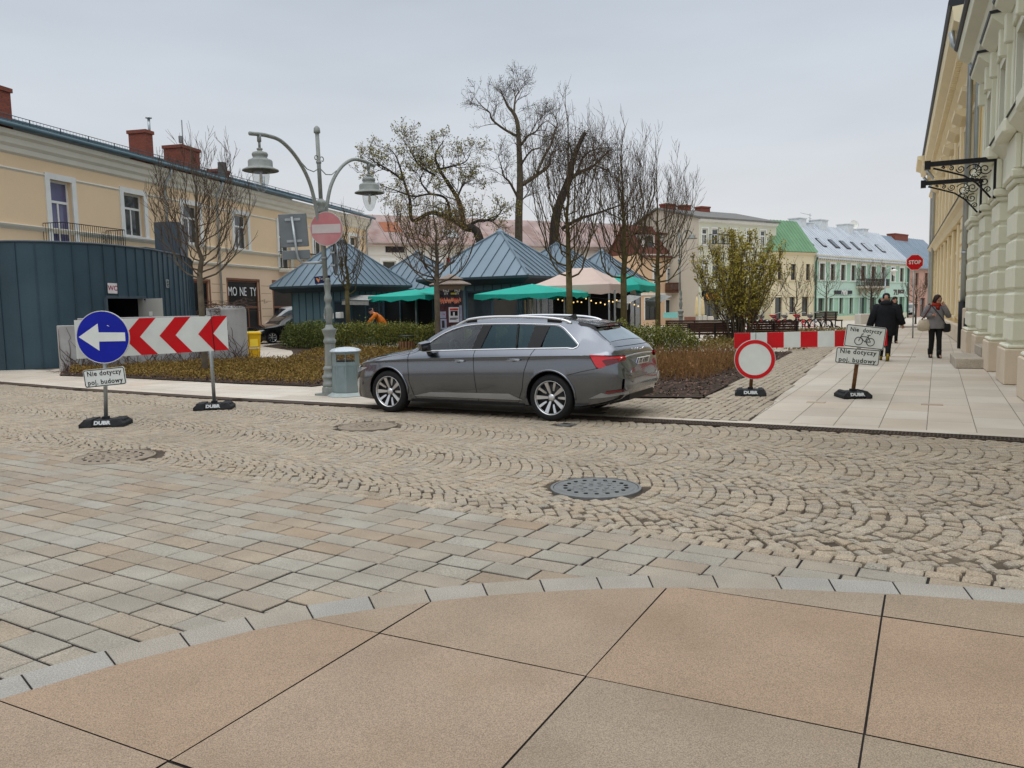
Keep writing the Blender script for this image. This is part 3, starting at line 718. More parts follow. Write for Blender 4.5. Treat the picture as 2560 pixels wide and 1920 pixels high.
for i, a in enumerate(PS):
    w = 1.2 if i < 5 else 1.9
    mb = MB(); F.box(mb, a, a + w, 0, .66, WO, 0, .02); p = mb.build('pier', pl_m, t)
    mb = MB(); F.box(mb, a + .03, a + w - .03, .66, .74, WO, -.03, .03); F.box(mb, a + .09, a + w - .09, .74, 3.66, WO, -.15)
    for k in range(6): F.box(mb, a + .05, a + w - .05, .78 + k * .485, .78 + k * .485 + .44, WO, -.085, .05)
    F.box(mb, a + .03, a + w - .03, 3.66, 3.76, WO, -.05, .02); F.box(mb, a - .03, a + w + .03, 3.76, 3.92, WO, .0, .03)
    mb.build('rustication', gr2_m, p)
mb = MB()
F.prof(mb, [(WO, 3.92), (-.16, 3.92), (-.16, 4.5), (-.05, 4.6), (.06, 4.72), (.08, 4.82), (WO, 4.84)], -10, 11.2)
for a in PS: F.box(mb, a - .02, a + 1.22, 3.92, 4.55, -.16, -.05, .02); F.box(mb, a - .06, a + 1.26, 4.55, 4.83, -.1, .16, .05)
F.prof(mb, [(WO, 7.86), (-.28, 7.9), (-.22, 8.2), (-.05, 8.35), (0, 8.6), (.28, 8.75), (.32, 9.02), (WO, 9.05)], -10, 11.25)
mb.build('cornice', gr2_m, t)
mb = MB(); F.prof(mb, [(WO, 4.842), (.10, 4.823), (.11, 4.84), (WO, 4.88)], -10, 11.2); F.prof(mb, [(WO, 9.052), (.36, 9.02), (.42, 9.08), (.42, 9.16), (WO, 9.2)], -10, 11.25); mb.build('lead_capping', lead_m, t)
for a0, a1, c, d in ops:
    wn = window(t, F, a0, a1, c, d, white_m, pane_m, .28, .08, 1, .66, (.2, .10), gr2_m, sill=True, o=WO)
    mb = MB(); F.box(mb, a0 - .42, a0 - .22, 4.98, 7.2, WO, WO + .14, .02); F.box(mb, a1 + .22, a1 + .42, 4.98, 7.2, WO, WO + .14, .02)
    F.box(mb, a0 - .45, a1 + .45, 7.2, 7.5, WO, WO + .17, .02); F.prof(mb, [(WO, 7.5), (WO + .2, 7.5), (WO + .34, 7.62), (WO + .46, 7.72), (WO + .48, 7.8), (WO, 7.82)], a0 - .55, a1 + .55)
    F.box(mb, a0 - .40, a0 - .24, 6.9, 7.5, WO + .1, WO + .3, .03); F.box(mb, a1 + .24, a1 + .40, 6.9, 7.5, WO + .1, WO + .3, .03)
    h = mb.build('hood', gr2_m, wn)
    mb = MB(); F.prof(mb, [(WO, 7.822), (WO + .5, 7.802), (WO + .52, 7.86), (WO, 7.9)], a0 - .58, a1 + .58); mb.build('lead_capping', lead_m, wn)
mb = MB(); F.prof(mb, [(.4, 9.17), (-4.2, 11.2), (-8.5, 9.17)], -10, 11.2); mb.build('roof', roofb_m, t)
mb = MB(); mb.tube([F.f(10.75, 8.5, .02), F.f(10.75, 8.2, -.2), F.f(10.75, .8, -.22)], .06, 10); mb.build('downpipe', zinc_m, t)
# iron brackets over the street
def scroll(c, x, z, r, turns, a0=0., sgn=1, n=26):
    pts = []
    for i in range(n):
        k = i / (n - 1); rad = r * (1 - .86 * k); a = a0 + sgn * turns * 2 * math.pi * k
        pts.append((c[0] + rad * math.cos(a), c[1] + rad * math.sin(a)))
    return pts
def bracket(a, label):
    o = thing('iron_bracket', label, 'bracket', F.f(a, 4.1, -.05), group='iron brackets on the pale green front')
    mb = MB(); F.box(mb, a - .05, a + .05, 4.50, 4.60, -.05, 1.28); F.box(mb, a - .03, a + .03, 3.72, 4.5, -.05, 0.0); F.box(mb, a - .09, a + .09, 4.44, 4.62, 1.2, 1.32); mb.build('bar', black_m, o)
    mb = MB(); P = lambda q: F.f(a, q[1], q[0])
    mb.tube([P(q) for q in [(1.15, 4.46), (.85, 4.36), (.55, 4.25), (.32, 4.08), (.15, 3.88), (.04, 3.74)]], .022, 6)
    for c, r, tn, a0, sg in (((.36, 4.32), .17, 1.6, .5, 1), ((.17, 4.10), .11, 1.5, 2., -1), ((.16, 4.36), .12, 1.4, 3.4, 1), ((.62, 4.40), .085, 1.5, 0, -1), ((.80, 4.43), .055, 1.4, 1, 1), ((.10, 3.92), .07, 1.3, 0, 1), ((.95, 4.455), .035, 1.2, 0, 1), ((.30, 4.13), .06, 1.4, 4, 1)):
        mb.tube([P(q) for q in scroll(c, 0, 0, r, tn, a0, sg)], .012, 5)
    for k in range(7):
        an = R(100 + 32 * k); mb.tube([P((.36 + .06 * math.cos(an), 4.32 + .06 * math.sin(an))), P((.36 + .15 * math.cos(an), 4.32 + .15 * math.sin(an)))], .01, 4)
    mb.build('scrollwork', black_m, o)
bracket(3.0, 'nearer black wrought iron bracket on the pale green building'); bracket(6.2, 'farther black wrought iron bracket on the pale green building')
# steps
st = mat('step_granite', (.42, .37, .30), .85, var=.15, scale=5, fine=.2, fscale=60)
mb = MB(); F.box(mb, 3.75, 5.9, 0, .235, -.26, .56, .02); F.box(mb, 4.35, 5.9, .235, .47, -.26, .02, .02); solo(mb, 'stone_steps', st, 'two worn granite steps at the foot of the green building', 'steps')
# ---- yellow building
t = thing('classical_building', 'yellow classical building with deep cornice beyond the pale green one', 'building', F.f(25, 0))
Y0, Y1, ZY = 11.2, 44.0, 10.4
yo = []
for i in range(9): yo.append((12.9 + i * 3.45, 14.1 + i * 3.45, 5.2, 7.7))
gy = [(12.9 + i * 3.45, 14.2 + i * 3.45, .9, 3.4) for i in range(9)]
mb = MB(); wall(mb, F, Y0, Y1, 0, ZY, yo + gy, .35, WO); mb.quad(F.f(Y0, 8, WO), F.f(Y0, ZY, WO), F.f(Y0, ZY, WO - 8), F.f(Y0, 8, WO - 8)); mb.quad(F.f(Y1, 0, WO), F.f(Y1, ZY, WO), F.f(Y1, ZY, WO - 8), F.f(Y1, 0, WO - 8)); mb.build('wall', ye_m, t)
mb = MB(); F.box(mb, Y0 + .02, Y1, 0, .62, WO, WO + .2, .03); F.box(mb, Y0 + .02, Y0 + 1.1, .62, 1.3, WO, -.08, .03); mb.build('plinth', pl_m, t)
mb = MB()
for i in range(10):
    a = 11.7 + i * 3.45
    F.box(mb, a + .12, a + .73, .9, 4.45, WO, WO + .13, .02)
    if i in (0, 1, 9):
     for k in range(7): F.box(mb, a, a + .85, 1.0 + k * .5, 1.45 + k * .5, WO, WO + .22, .035)
    F.box(mb, a + .1, a + .3, 5.0, 8.4, WO, WO + .14, .02); F.box(mb, a + .55, a + .75, 5.0, 8.4, WO, WO + .14, .02)
    F.box(mb, a, a + .85, 8.4, 8.7, WO, WO + .25, .03)
F.prof(mb, [(WO, 4.5), (-.2, 4.5), (-.12, 4.7), (.02, 4.82), (.04, 4.92), (WO, 4.95)], Y0, Y1)
F.prof(mb, [(WO, 8.7), (-.25, 8.75), (-.2, 9.2), (.0, 9.35), (.05, 9.7), (.45, 9.95), (.5, 10.35), (WO, 10.4)], Y0, Y1)
F.prof(mb, [(.3, 9.6), (.55, 9.75), (.6, 10.0), (.85, 10.1), (.88, 10.3), (.3, 10.34)], Y1 - 5.2, Y1 + .1)
mb.build('cornice', ye2_m, t)
mb = MB()
for i in range(int((Y1 - Y0) / .28)): F.box(mb, Y0 + .05 + i * .28, Y0 + .2 + i * .28, 9.42, 9.66, -.02, .2)
mb.build('dentils', ye2_m, t)
mb = MB(); F.prof(mb, [(WO, 10.402), (.55, 10.352), (.62, 10.45), (.6, 10.56), (WO, 10.62)], Y0, Y1 + .1); F.prof(mb, [(WO, 4.952), (.07, 4.922), (.07, 4.95), (WO, 4.98)], Y0, Y1); mb.build('lead_capping', lead_m, t)
mb = MB(); F.prof(mb, [(.55, 10.57), (-4.5, 12.4), (-9, 10.57)], Y0, Y1); mb.build('roof', roofb_m, t)
for p in yo:
    wn = window(t, F, *p, white_m, pane_m, .3, .08, 1, .66, (.16, .10), ye2_m, sill=True, o=WO)
    mb = MB(); F.prof(mb, [(WO, 8.0), (WO + .25, 8.0), (WO + .5, 8.15), (WO + .52, 8.24), (WO, 8.3)], p[0] - .4, p[1] + .4); mb.build('hood', ye2_m, wn)
for p in gy: window(t, F, *p, white_m, pane_m, .3, .08, 1, .66, (.12, .06), ye2_m, sill=True, o=WO)
mb = MB(); mb.tube([F.f(12.2, 9.9, .45), F.f(12.2, 9.5, .4), F.f(12.2, 8.9, -.1), F.f(12.2, 1.5, -.1)], .085, 12); mb.tube([F.f(12.2, 3.0, -.1), F.f(12.2, 3.08, -.1)], .1, 12); dp = mb.build('downpipe', zinc_m, t)
mb = MB(); mb.tube([F.f(12.2, 1.5, -.1), F.f(12.2, 0, -.1)], .13, 12); mb.build('pipe_shoe', black_m, dp)
for a in (Y1 - 4.5, Y1 - .6): mb = MB(); mb.tube([F.f(a, 9.6, .4), F.f(a, 9.2, .1), F.f(a, 8.9, -.1), F.f(a, .2, -.1)], .09, 10); mb.build('downpipe', zinc_m, t)
mb = MB(); mb.tube([F.f(11.0, 1.0, -.12), F.f(11.0, .05, -.12)], .07, 8); mb.build('pipe_shoe', black_m, t)

# ==== far houses across the square
far_white = mat('grey_white_render', (.66, .63, .57), .85, var=.06, scale=.3); far_roofp = mat('weathered_pink_roof', (.33, .25, .23), .75, var=.35, scale=.7, stain=(.20, .08, .05), sscale=.5, samount=.6)
far_or = mat('apricot_render', (.66, .46, .30), .85, var=.06, scale=.4); far_brr = mat('brown_tile_roof', (.13, .05, .035), .8, var=.3, scale=2)
far_cr = mat('pale_lime_render', (.62, .62, .50), .85, var=.05, scale=.4); far_grey = mat('bare_grey_render', (.50, .45, .37), .9, var=.08, scale=.3); far_groof = mat('felt_roof_grey', (.16, .16, .15), .8, var=.15)
far_ye = mat('primrose_render', (.70, .62, .43), .85, var=.05, scale=.4); far_green = mat('bright_green_roof', (.14, .27, .15), .6, var=.15, scale=1)
far_mint = mat('mint_render', (.34, .53, .40), .8, var=.05, scale=.3); far_mint2 = mat('pale_mint_band', (.48, .64, .54), .8, var=.05); far_silver = mat('silver_sheet_roof', (.52, .56, .60), .45, .35, var=.12, scale=.6)
far_pk = mat('dusty_pink_render', (.50, .31, .24), .85, var=.08, scale=.3); far_blue = mat('blue_grey_standing_seam', (.24, .30, .36), .5, .2, var=.12, scale=.6)
dwood = mat('dark_brown_joinery', (.10, .045, .03), .6); dfr = mat('dark_window_frame', (.03, .025, .03), .6)
def shell(t, F, a0, a1, z0, z1, ops, depth, m, rev=.2):
    mb = MB(); wall(mb, F, a0, a1, z0, z1, ops, rev)
    for a in (a0, a1): mb.quad(F.f(a, z0), F.f(a, z1), F.f(a, z1, -depth), F.f(a, z0, -depth))
    return mb
def gable_fill(mb, F, a, ze, rise, depth):
    mb.poly([F.f(a, ze), F.f(a, ze + rise, -depth / 2), F.f(a, ze, -depth)])
def wpx(F, u0, v0, u1, v1):
    a, zt = F.at(u0, v0); b, zt2 = F.at(u1, v0); m = (u0 + u1) / 2; return (a, b, F.at(m, v1)[1], F.at(m, v0)[1])
# 1 grey white house with pink roof, behind the kiosks
pl, pr_ = AT(925, 606, 76), AT(1640, 622, 92); F = Fac(pl, (pr_ - pl).xy); zb, ze = -.9, pl.z; Ln = (pr_ - pl).length
t = thing('town_house', 'grey white house with a long weathered pink sheet roof behind the kiosks', 'building', F.f(Ln / 2, zb))
ops = [wpx(F, 956, 652, 990, 690), wpx(F, 1075, 652, 1105, 690), wpx(F, 1235, 648, 1262, 690), wpx(F, 1340, 648, 1366, 690), wpx(F, 1440, 648, 1465, 690), wpx(F, 1548, 650, 1570, 690)]
ops = [(a, b, c - .8, d) for a, b, c, d in ops]
mb = shell(t, F, -3, Ln, zb, ze, ops, 9, far_white); mb.build('wall', far_white, t)
for p in ops: window(t, F, *p, white_m, pane_m, .15, .1, 1, .6, (.25, .05), white_m)
mb = MB(); gable_roof(mb, F, -3, Ln + .3, ze, 3.0, 9, .4, 1.6); gable_fill(mb, F, Ln, ze, 3, 9); mb.build('roof', far_roofp, t)
mb = MB(); F.box(mb, 1.5, 3.4, ze - .9, ze - .35, 0, .05); mb.build('vent_panel', dfr, t)
mb = MB(); F.prof(mb, [(0, ze - .3), (.3, ze - .1), (.4, ze + .0), (0, ze)], -3, Ln); F.box(mb, -3, Ln, ze - 1.2, ze - 1.12, 0, .05); mb.build('cornice', far_white, t)
for a, z, w, m in ((8.2, .55, 1.4, white_m),):
    k = 3.0 / 4.5; mb = MB(); F.prof(mb, [(-.75, ze + .12 + .75 * k + .06), (-2.0, ze + .12 + 2.0 * k + .06), (-2.0, ze + .12 + 2 * k + .16), (-.75, ze + .12 + .75 * k + .16)], a, a + w); mb.build('skylight', pane_w, t)
mb = MB(); F.prof(mb, [(-1.6, ze + .13 + 1.6 * k), (-3.2, ze + .13 + 3.2 * k), (-3.2, ze + .16 + 3.2 * k), (-1.6, ze + .16 + 1.6 * k)], 2.0, 3.9); mb.build('roof_patch', mat('rust_sheet', (.28, .10, .05), .7), t)
mb = MB(); mb.tube([F.f(-.9, ze - .2, .15), F.f(-.9, zb, .15)], .09, 6); mb.build('downpipe', black_m, t)
# 2 apricot house with brown mansard and dormers
pl, pr_ = AT(1600, 634, 80), AT(1738, 641, 84); F = Fac(pl, (pr_ - pl).xy); zb, ze = -.8, pl.z; Ln = (pr_ - pl).length
t = thing('town_house', 'small apricot house with brown dormer roof and wooden balcony', 'building', F.f(Ln / 2, zb))
ops = [wpx(F, 1634, 672, 1646, 708), wpx(F, 1668, 672, 1688, 708), wpx(F, 1705, 672, 1722, 708)]; sh = [wpx(F, 1612, 745, 1640, 800), wpx(F, 1664, 750, 1686, 784), wpx(F, 1704, 756, 1724, 800)]
mb = shell(t, F, 0, Ln, zb, ze, ops + sh, 5, far_or); mb.build('wall', far_or, t)
for p in ops: window(t, F, *p, dfr, pane_w, .12, .09, 1, .65, (.16, .05), white_m, hood=.15)
for p in sh: window(t, F, *p, dfr, pane_m, .15, .09, 1, 0, (.10, .04), white_m, sill=False, name='shop_window')
mb = MB(); gable_roof(mb, F, -.2, Ln + .2, ze, 2.9, 5, .35, 0); gable_fill(mb, F, 0, ze, 2.9, 5); gable_fill(mb, F, Ln, ze, 2.9, 5); mb.build('roof', far_brr, t)
for a in (1.6, 4.6):
    mb = MB(); F.box(mb, a - .8, a + .8, ze + .5, ze + 2.0, -2.0, -.5); d = mb.build('dormer', far_white, t)
    mb = MB(); F.prof(mb, [(-.3, ze + 2.0), (-3.2, ze + 2.5), (-3.2, ze + 2.65), (-.3, ze + 2.15)], a - 1.0, a + 1.0); mb.build('dormer_roof', far_brr, d)
    mb = MB(); mb.quad(F.f(a - .55, ze + .7, -.49), F.f(a + .55, ze + .7, -.49), F.f(a + .55, ze + 1.8, -.49), F.f(a - .55, ze + 1.8, -.49)); mb.build('pane', pane_m, d)
mb = MB(); F.prof(mb, [(0, ze - .4), (.15, ze - .3), (.3, ze - .05), (0, ze)], 0, Ln)
zf = wpx(F, 1665, 708, 1690, 730)[2]; F.box(mb, 0, Ln, zf - .3, zf - .1, 0, .1); mb.build('cornice', white_m, t)
b0, b1 = F.at(1662, 730)[0], F.at(1706, 730)[0]; zt_ = F.at(1685, 709)[1]
mb = MB(); F.box(mb, b0, b1, zf - .1, zf + .1, .1, 1.2); bal = mb.build('balcony', dwood, t)
mb = MB(); railing(mb, F, b0 + .05, b1 - .05, zf + .1, zt_, .1, 1.15, .16, .05); mb.build('railing', dwood, bal)
mb = MB()
for i in range(15):
    an = R(4 + 172 * i / 14); c = F.f((sh[2][0] + sh[2][1]) / 2, sh[2][3] + .05, .12); mb.tube([c, c + F.d * 1.25 * math.cos(an) + Vector((0, 0, 1.25 * math.sin(an)))], [.03, .11], 4, False)
mb.build('sunburst_ornament', mat('gilt_wood', (.62, .30, .06), .5), t)
# 3 tall pale lime house with bare grey side wall
pl, pr_ = AT(1747, 545, 79), AT(1941, 559, 86); F = Fac(pl, (pr_ - pl).xy); zb, ze = -.8, pl.z; Ln = (pr_ - pl).length
t = thing('town_house', 'tall pale lime three storey house with bare grey side wall and red chimneys', 'building', F.f(Ln / 2, zb))
wx = [(1755, 1769), (1780, 1797), (1826, 1840), (1866, 1880), (1901, 1914)]
ops = [wpx(F, a, 571 + (a - 1755) * .035, b, 612 + (a - 1755) * .03) for a, b in wx] + [wpx(F, a, 648, b, 690) for a, b in wx]
sh = [wpx(F, 1754, 722, 1800, 800), wpx(F, 1820, 735, 1850, 800), wpx(F, 1870, 735, 1900, 800)]
mb = shell(t, F, 0, Ln, zb, ze, ops + sh, 9, far_cr); mb.mi = 1
mb.quad(F.f(-.003, zb), F.f(-.003, ze), F.f(-.003, ze, -9), F.f(-.003, zb, -9)); mb.poly([F.f(-.003, ze), F.f(-.003, ze + 1.4, -5.5), F.f(-.003, ze, -9)])
mb.build('wall', [far_cr, far_grey], t)
for p in ops: window(t, F, *p, white_m, pane_m, .15, .11, 1, .65, (.14, .05), white_m)
dark_pane = mat('dark_shop_pane', (.008, .008, .009), .3, var=.4, scale=.8)
for i, p in enumerate(sh):
    w = window(t, F, *p, dfr, pane_m, .25, .1, 1, 0, None, sill=False, name='shop_window')
    if i == 0:
        mb = MB(); F.box(mb, p[0] + .2, p[1] - .1, lerp(p[2], p[3], .60), lerp(p[2], p[3], .93), .002, .1); sg = mb.build('shop_sign', black_m, t)
        mb = MB(); mb.text('Kebab', .75, F.M((p[0] + p[1]) / 2 + .1, lerp(p[2], p[3], .755), .12), .02, bold=.01); mb.build('lettering', mat('orange_letter', (.75, .25, .04), .5), sg)
mb = MB(); F.prof(mb, [(.4, ze - .05), (-5.5, ze + 1.45), (-9.2, ze - .05), (-9.2, ze + .1), (-5.5, ze + 1.62), (.4, ze + .12)], -.25, Ln + .2); mb.build('roof', far_groof, t)
mb = MB(); F.prof(mb, [(0, ze - .4), (.2, ze - .3), (.3, ze - .07), (0, ze - .07)], 0, Ln); mb.build('cornice', white_m, t)
for u0, u1, v in ((1657, 1680, 511), (1701, 1719, 514), (1745, 1767, 518)):
    a0 = F.at(u0, v, -5)[0]; a1, z = F.at(u1, v, -5); chimney(t, F, (a0 + a1) / 2, a1 - a0, .9, ze + .9, z, -5, brick_m)
b0, b1 = F.at(1777, 620)[0], F.at(1800, 620)[0]; zf = ops[1][2]
mb = MB(); F.box(mb, b0 - .3, b1 + .5, zf - .2, zf, .002, 1.0); bal = mb.build('balcony', far_grey, t); mb = MB(); railing(mb, F, b0 - .25, b1 + .45, zf, zf + 1.0, .02, .95, .16, .02); mb.build('railing', black_m, bal)
# 4 primrose house with green roof
pl, pr_ = AT(1941, 626, 84.5), AT(2037, 630, 88); F = Fac(pl, (pr_ - pl).xy); zb, ze = -.9, pl.z; Ln = (pr_ - pl).length
t = thing('town_house', 'primrose yellow house with a bright green sheet roof', 'building', F.f(Ln / 2, zb))
ops = [wpx(F, 1944, 658, 1955, 700), wpx(F, 1977, 660, 1990, 700), wpx(F, 2014.5, 660, 2025, 700)]; sh = [wpx(F, 1938, 738, 1956, 798), wpx(F, 1974, 742, 1988, 785), wpx(F, 2005, 742, 2022, 790)]
mb = shell(t, F, -.8, Ln, zb, ze, ops + sh, 10, far_ye); mb.build('wall', far_ye, t)
for p in ops: window(t, F, *p, dfr, pane_m, .2, .12, 1, .65, (.15, .05), far_ye)
for p in sh: window(t, F, *p, dfr, pane_m, .25, .1, 0, 0, None, sill=False, name='shop_window')
mb = MB(); mb.hull([F.f(a, ze - .1, .4) for a in (-.9, Ln + .1)] + [F.f(a, ze + 3.5, -2.5) for a in (1.9, Ln + .1)] + [F.f(a, ze - .1, -5) for a in (-.9, Ln + .1)])
for i in range(1, 12): a = i * Ln / 12; q = min(1, (a + .9) / 2.8); mb.tube([F.f(a, ze - .08, .4), F.f(a, lerp(ze - .1, ze + 3.5, q) + .03, lerp(.4, -2.5, q))], .03, 4, False)
mb.build('roof', far_green, t)
mb = MB(); F.prof(mb, [(0, ze - .5), (.2, ze - .3), (.35, ze - .15), (0, ze - .1)], -.8, Ln); F.box(mb, -.8, Ln, ops[0][2] - 1.8, ops[0][2] - 1.65, 0, .08); mb.build('cornice', far_ye, t)
# 5 long mint green house with silver roof
Z = lambda x, y: (1940 + x * .1808, 520 + y * .1808)
pl, pr_ = AT(2038, 636, 88), AT(2270, 652, 109); pr_.z = pl.z; F = Fac(pl, (pr_ - pl).xy); zb, ze = -1.0, pl.z; Ln = (pr_ - pl).length
t = thing('town_house', 'long mint green house with silver standing seam roof and skylights', 'building', F.f(Ln / 2, zb))
ops = [wpx(F, *Z(x0, 768 + (x0 - 600) * .055), *Z(x1, 995 + (x0 - 600) * .035)) for x0, x1 in ((600, 670), (750, 815), (893, 958), (1037, 1100), (1172, 1240), (1315, 1375), (1455, 1510), (1590, 1640), (1710, 1765))]
zt_ = ops[0][3]; zs_ = ops[0][2]; ops = [(a, b, zs_, zt_) for a, b, c, d in ops]
sh = [wpx(F, *Z(578, 1190), *Z(665, 1425)), wpx(F, *Z(730, 1195), *Z(782, 1425)), wpx(F, *Z(870, 1195), *Z(925, 1462)), wpx(F, *Z(1010, 1195), *Z(1062, 1462)), wpx(F, *Z(1150, 1200), *Z(1250, 1490)), wpx(F, *Z(1285, 1210), *Z(1380, 1400)), wpx(F, *Z(1500, 1230), *Z(1600, 1460)), wpx(F, *Z(1695, 1215), *Z(1772, 1530))]
mb = shell(t, F, 0, Ln, zb, ze, ops + sh, 8, far_mint, .25); mb.build('wall', far_mint, t)
for p in ops: window(t, F, *p, dwood, pane_m if p is not ops[6] else pane_w, .2, .16, 1, .7, (.24, .08), white_m, hood=.2)
for i, p in enumerate(sh): window(t, F, *p, dwood if i not in (4, 7) else far_mint, pane_m, .25, .12, 1 if i in (0, 4) else 0, 0, (.3, .08), far_mint2, sill=False, name='door' if i in (4, 7) else 'shop_window')
mb = MB(); gable_roof(mb, F, -.1, Ln + .2, ze, 3.9, 8, .45, .75, sr=.035); gable_fill(mb, F, Ln, ze, 3.9, 8); gable_fill(mb, F, 0, ze, 3.9, 8); mb.build('roof', far_silver, t)
mb = MB(); F.prof(mb, [(0, ze - .75), (.1, ze - .7), (.15, ze - .3), (.4, ze - .15), (.42, ze - .02), (0, ze)], 0, Ln)
for i in range(int(Ln / .55)): F.box(mb, .1 + i * .55, .35 + i * .55, ze - .55, ze - .3, .1, .34)
mb.build('cornice', mat('cream_cornice', (.62, .60, .48), .8), t)
mb = MB(); F.box(mb, 0, Ln, zs_ - .16, zs_ - .05, 0, .12); F.box(mb, 0, Ln, zs_ - 2.0, zs_ - 1.75, 0, .12); F.box(mb, 0, Ln, zs_ - 1.75, zs_ - .16, 0, .03); mb.build('string_course', far_mint2, t)
mb = MB(); F.box(mb, 0, Ln, zb, zb + .8, 0, .06); mb.build('plinth', far_ye, t)
k = 3.9 / 4; zr = lambda o: ze - 0 + .13 - o * k
for x0, x1, dark in ((415, 470, 0), (600, 650, 0), (770, 850, 1), (925, 1010, 1), (1080, 1130, 1), (1228, 1310, 0), (1420, 1500, 0)):
    a0 = F.at(*Z(x0, 480), -1.4)[0] + .1; a1 = a0 + (1.25 if x1 - x0 > 60 else .9)
    mb = MB(); F.prof(mb, [(-.9, zr(-.9) + .03), (-1.95, zr(-1.95) + .03), (-1.95, zr(-1.95) + .11), (-.9, zr(-.9) + .11)], a0, a1); sk = mb.build('skylight', dfr, t)
    mb = MB(); F.prof(mb, [(-1.0, zr(-1.0) + .10), (-1.85, zr(-1.85) + .10), (-1.85, zr(-1.85) + .13), (-1.0, zr(-1.0) + .13)], a0 + .13, a1 - .13); mb.build('pane', pane_m if dark else pane_w, sk)
wchim = mat('white_chimney', (.62, .66, .68), .7)
for x0, x1, y in ((85, 160, 190), (265, 400, 155), (408, 470, 210), (548, 710, 182), (925, 1055, 238), (1145, 1250, 300)):
    a0 = F.at(*Z(x0, y), -4)[0]; a1, z = F.at(*Z(x1, y), -4)
    mb = MB(); w_ = (a1 - a0) * .62; F.box(mb, a0, a0 + w_, ze + 3, z - .1, -4.8, -3.4); F.box(mb, a0 - .1, a0 + w_ + .1, z - .1, z, -4.9, -3.3); mb.build('chimney', wchim, t)
a, z = F.at(*Z(470, 75), -4); mb = MB(); mb.tube([F.f(a, ze + 3.5, -4), F.f(a, z, -4)], .04, 5)
for dz in (.1, .5, .9, 1.9): mb.tube([F.f(a - (2.6 if dz < .2 else .4), z - dz, -4), F.f(a + (2 if dz > 1.5 else .4), z - dz - .1, -4)], .025, 4)
mb.build('antenna', steel_m, t)
a, z = F.at(*Z(1055, 235), -3.6); mb = MB(); mb.lathe([(.02, -.1), (.55, .06), (.6, .12), (.55, .08), (.02, -.08)], 20, M=plane_M(F.f(a, z, -3.4), F.n + Vector((-.6, 0, .2)))); mb.build('satellite_dish', white_m, t)
p = sh[2]; mb = MB(); a0, z1 = F.at(*Z(795, 1130)); a1, _ = F.at(*Z(1030, 1130)); z0 = F.at(*Z(910, 1190))[1]; F.box(mb, a0, a1, z0, z1 - .1, .1, .22); sg = mb.build('shop_sign', mat('sign_navy', (.012, .014, .022), .5), t)
mb = MB(); mb.text('reni', 1.0, F.M((a0 + a1) / 2 + .1, (z0 + z1) / 2, .24), .02, bold=.02, sx=1.1); mb.build('lettering', white_m, sg)
a0, z = F.at(*Z(1600, 1178)); a1, _ = F.at(*Z(1785, 1178)); mb = MB(); mb.text('ZUBEK', 1.15, F.M((a0 + a1) / 2 + .1, z, .06), .04, bold=.035, sx=1.18); mb.build('lettering', mat('dark_sign_letter', (.08, .05, .05), .6), t)
a0, zf = F.at(*Z(1095, 1080)); a1, _ = F.at(*Z(1425, 1080)); z1 = F.at(*Z(1250, 988))[1]
mb = MB(); F.box(mb, a0, a1, zf - .25, zf, .13, 1.3)
for q in (.15, .4, .65, .9): F.prof(mb, [(.13, zf - 1.2), (.5, zf - .6), (1.1, zf - .25), (.13, zf - .25)], lerp(a0, a1, q) - .12, lerp(a0, a1, q) + .12)
bal = mb.build('balcony', far_grey, t); mb = MB(); railing(mb, F, a0 + .05, a1 - .05, zf, z1, .15, 1.25, .16, .025); mb.build('railing', black_m, bal)
mb = MB(); mb.tube([F.f(-.05, ze - .3, .3), F.f(.02, ze - .8, .12), F.f(.02, zb, .12)], .08, 6); mb.build('downpipe', mat('dark_green_pipe', (.05, .10, .09), .5), t)
mb = MB(); mb.tube([F.f(Ln, ze - .3, .12), F.f(Ln, zb, .12)], .12, 6); mb.build('downpipe', MATS['dark_green_pipe'], t)
# 6 dusty pink house at the end of the side street
pl, pr_ = AT(2272, 664, 116), AT(2380, 668, 128); pr_.z = pl.z; F = Fac(pl, (pr_ - pl).xy); zb, ze = -1.3, pl.z; Ln = (pr_ - pl).length
t = thing('town_house', 'dusty pink house with blue grey standing seam roof closing the side street', 'building', F.f(Ln / 2, zb))
ops = [wpx(F, 2288, 682, 2296, 714), wpx(F, 2312, 682, 2320, 714)]; sh = [wpx(F, 2276, 760, 2294, 770), wpx(F, 2300, 745, 2312, 790)]
mb = shell(t, F, -2, Ln, zb, ze, ops + sh, 9, far_pk, .25); mb.build('wall', far_pk, t)
for p in ops + sh: window(t, F, *p, dwood, pane_m, .2, .14, 1, .6, (.2, .06), far_pk)
mb = MB(); gable_roof(mb, F, -9, Ln, ze, 4.6, 9, .4, .8, sr=.035); gable_fill(mb, F, -9, ze, 4.6, 9); mb.build('roof', far_blue, t)
mb = MB(); F.box(mb, -9, -2, zb, ze, -9, -.3); mb.build('rear_wing', far_pk, t)
a0, z = F.at(2223, 583, -4.5); chimney(t, F, a0 + 3.2, 5.0, 1.2, ze + 3.5, z, -4.5, brick_m)
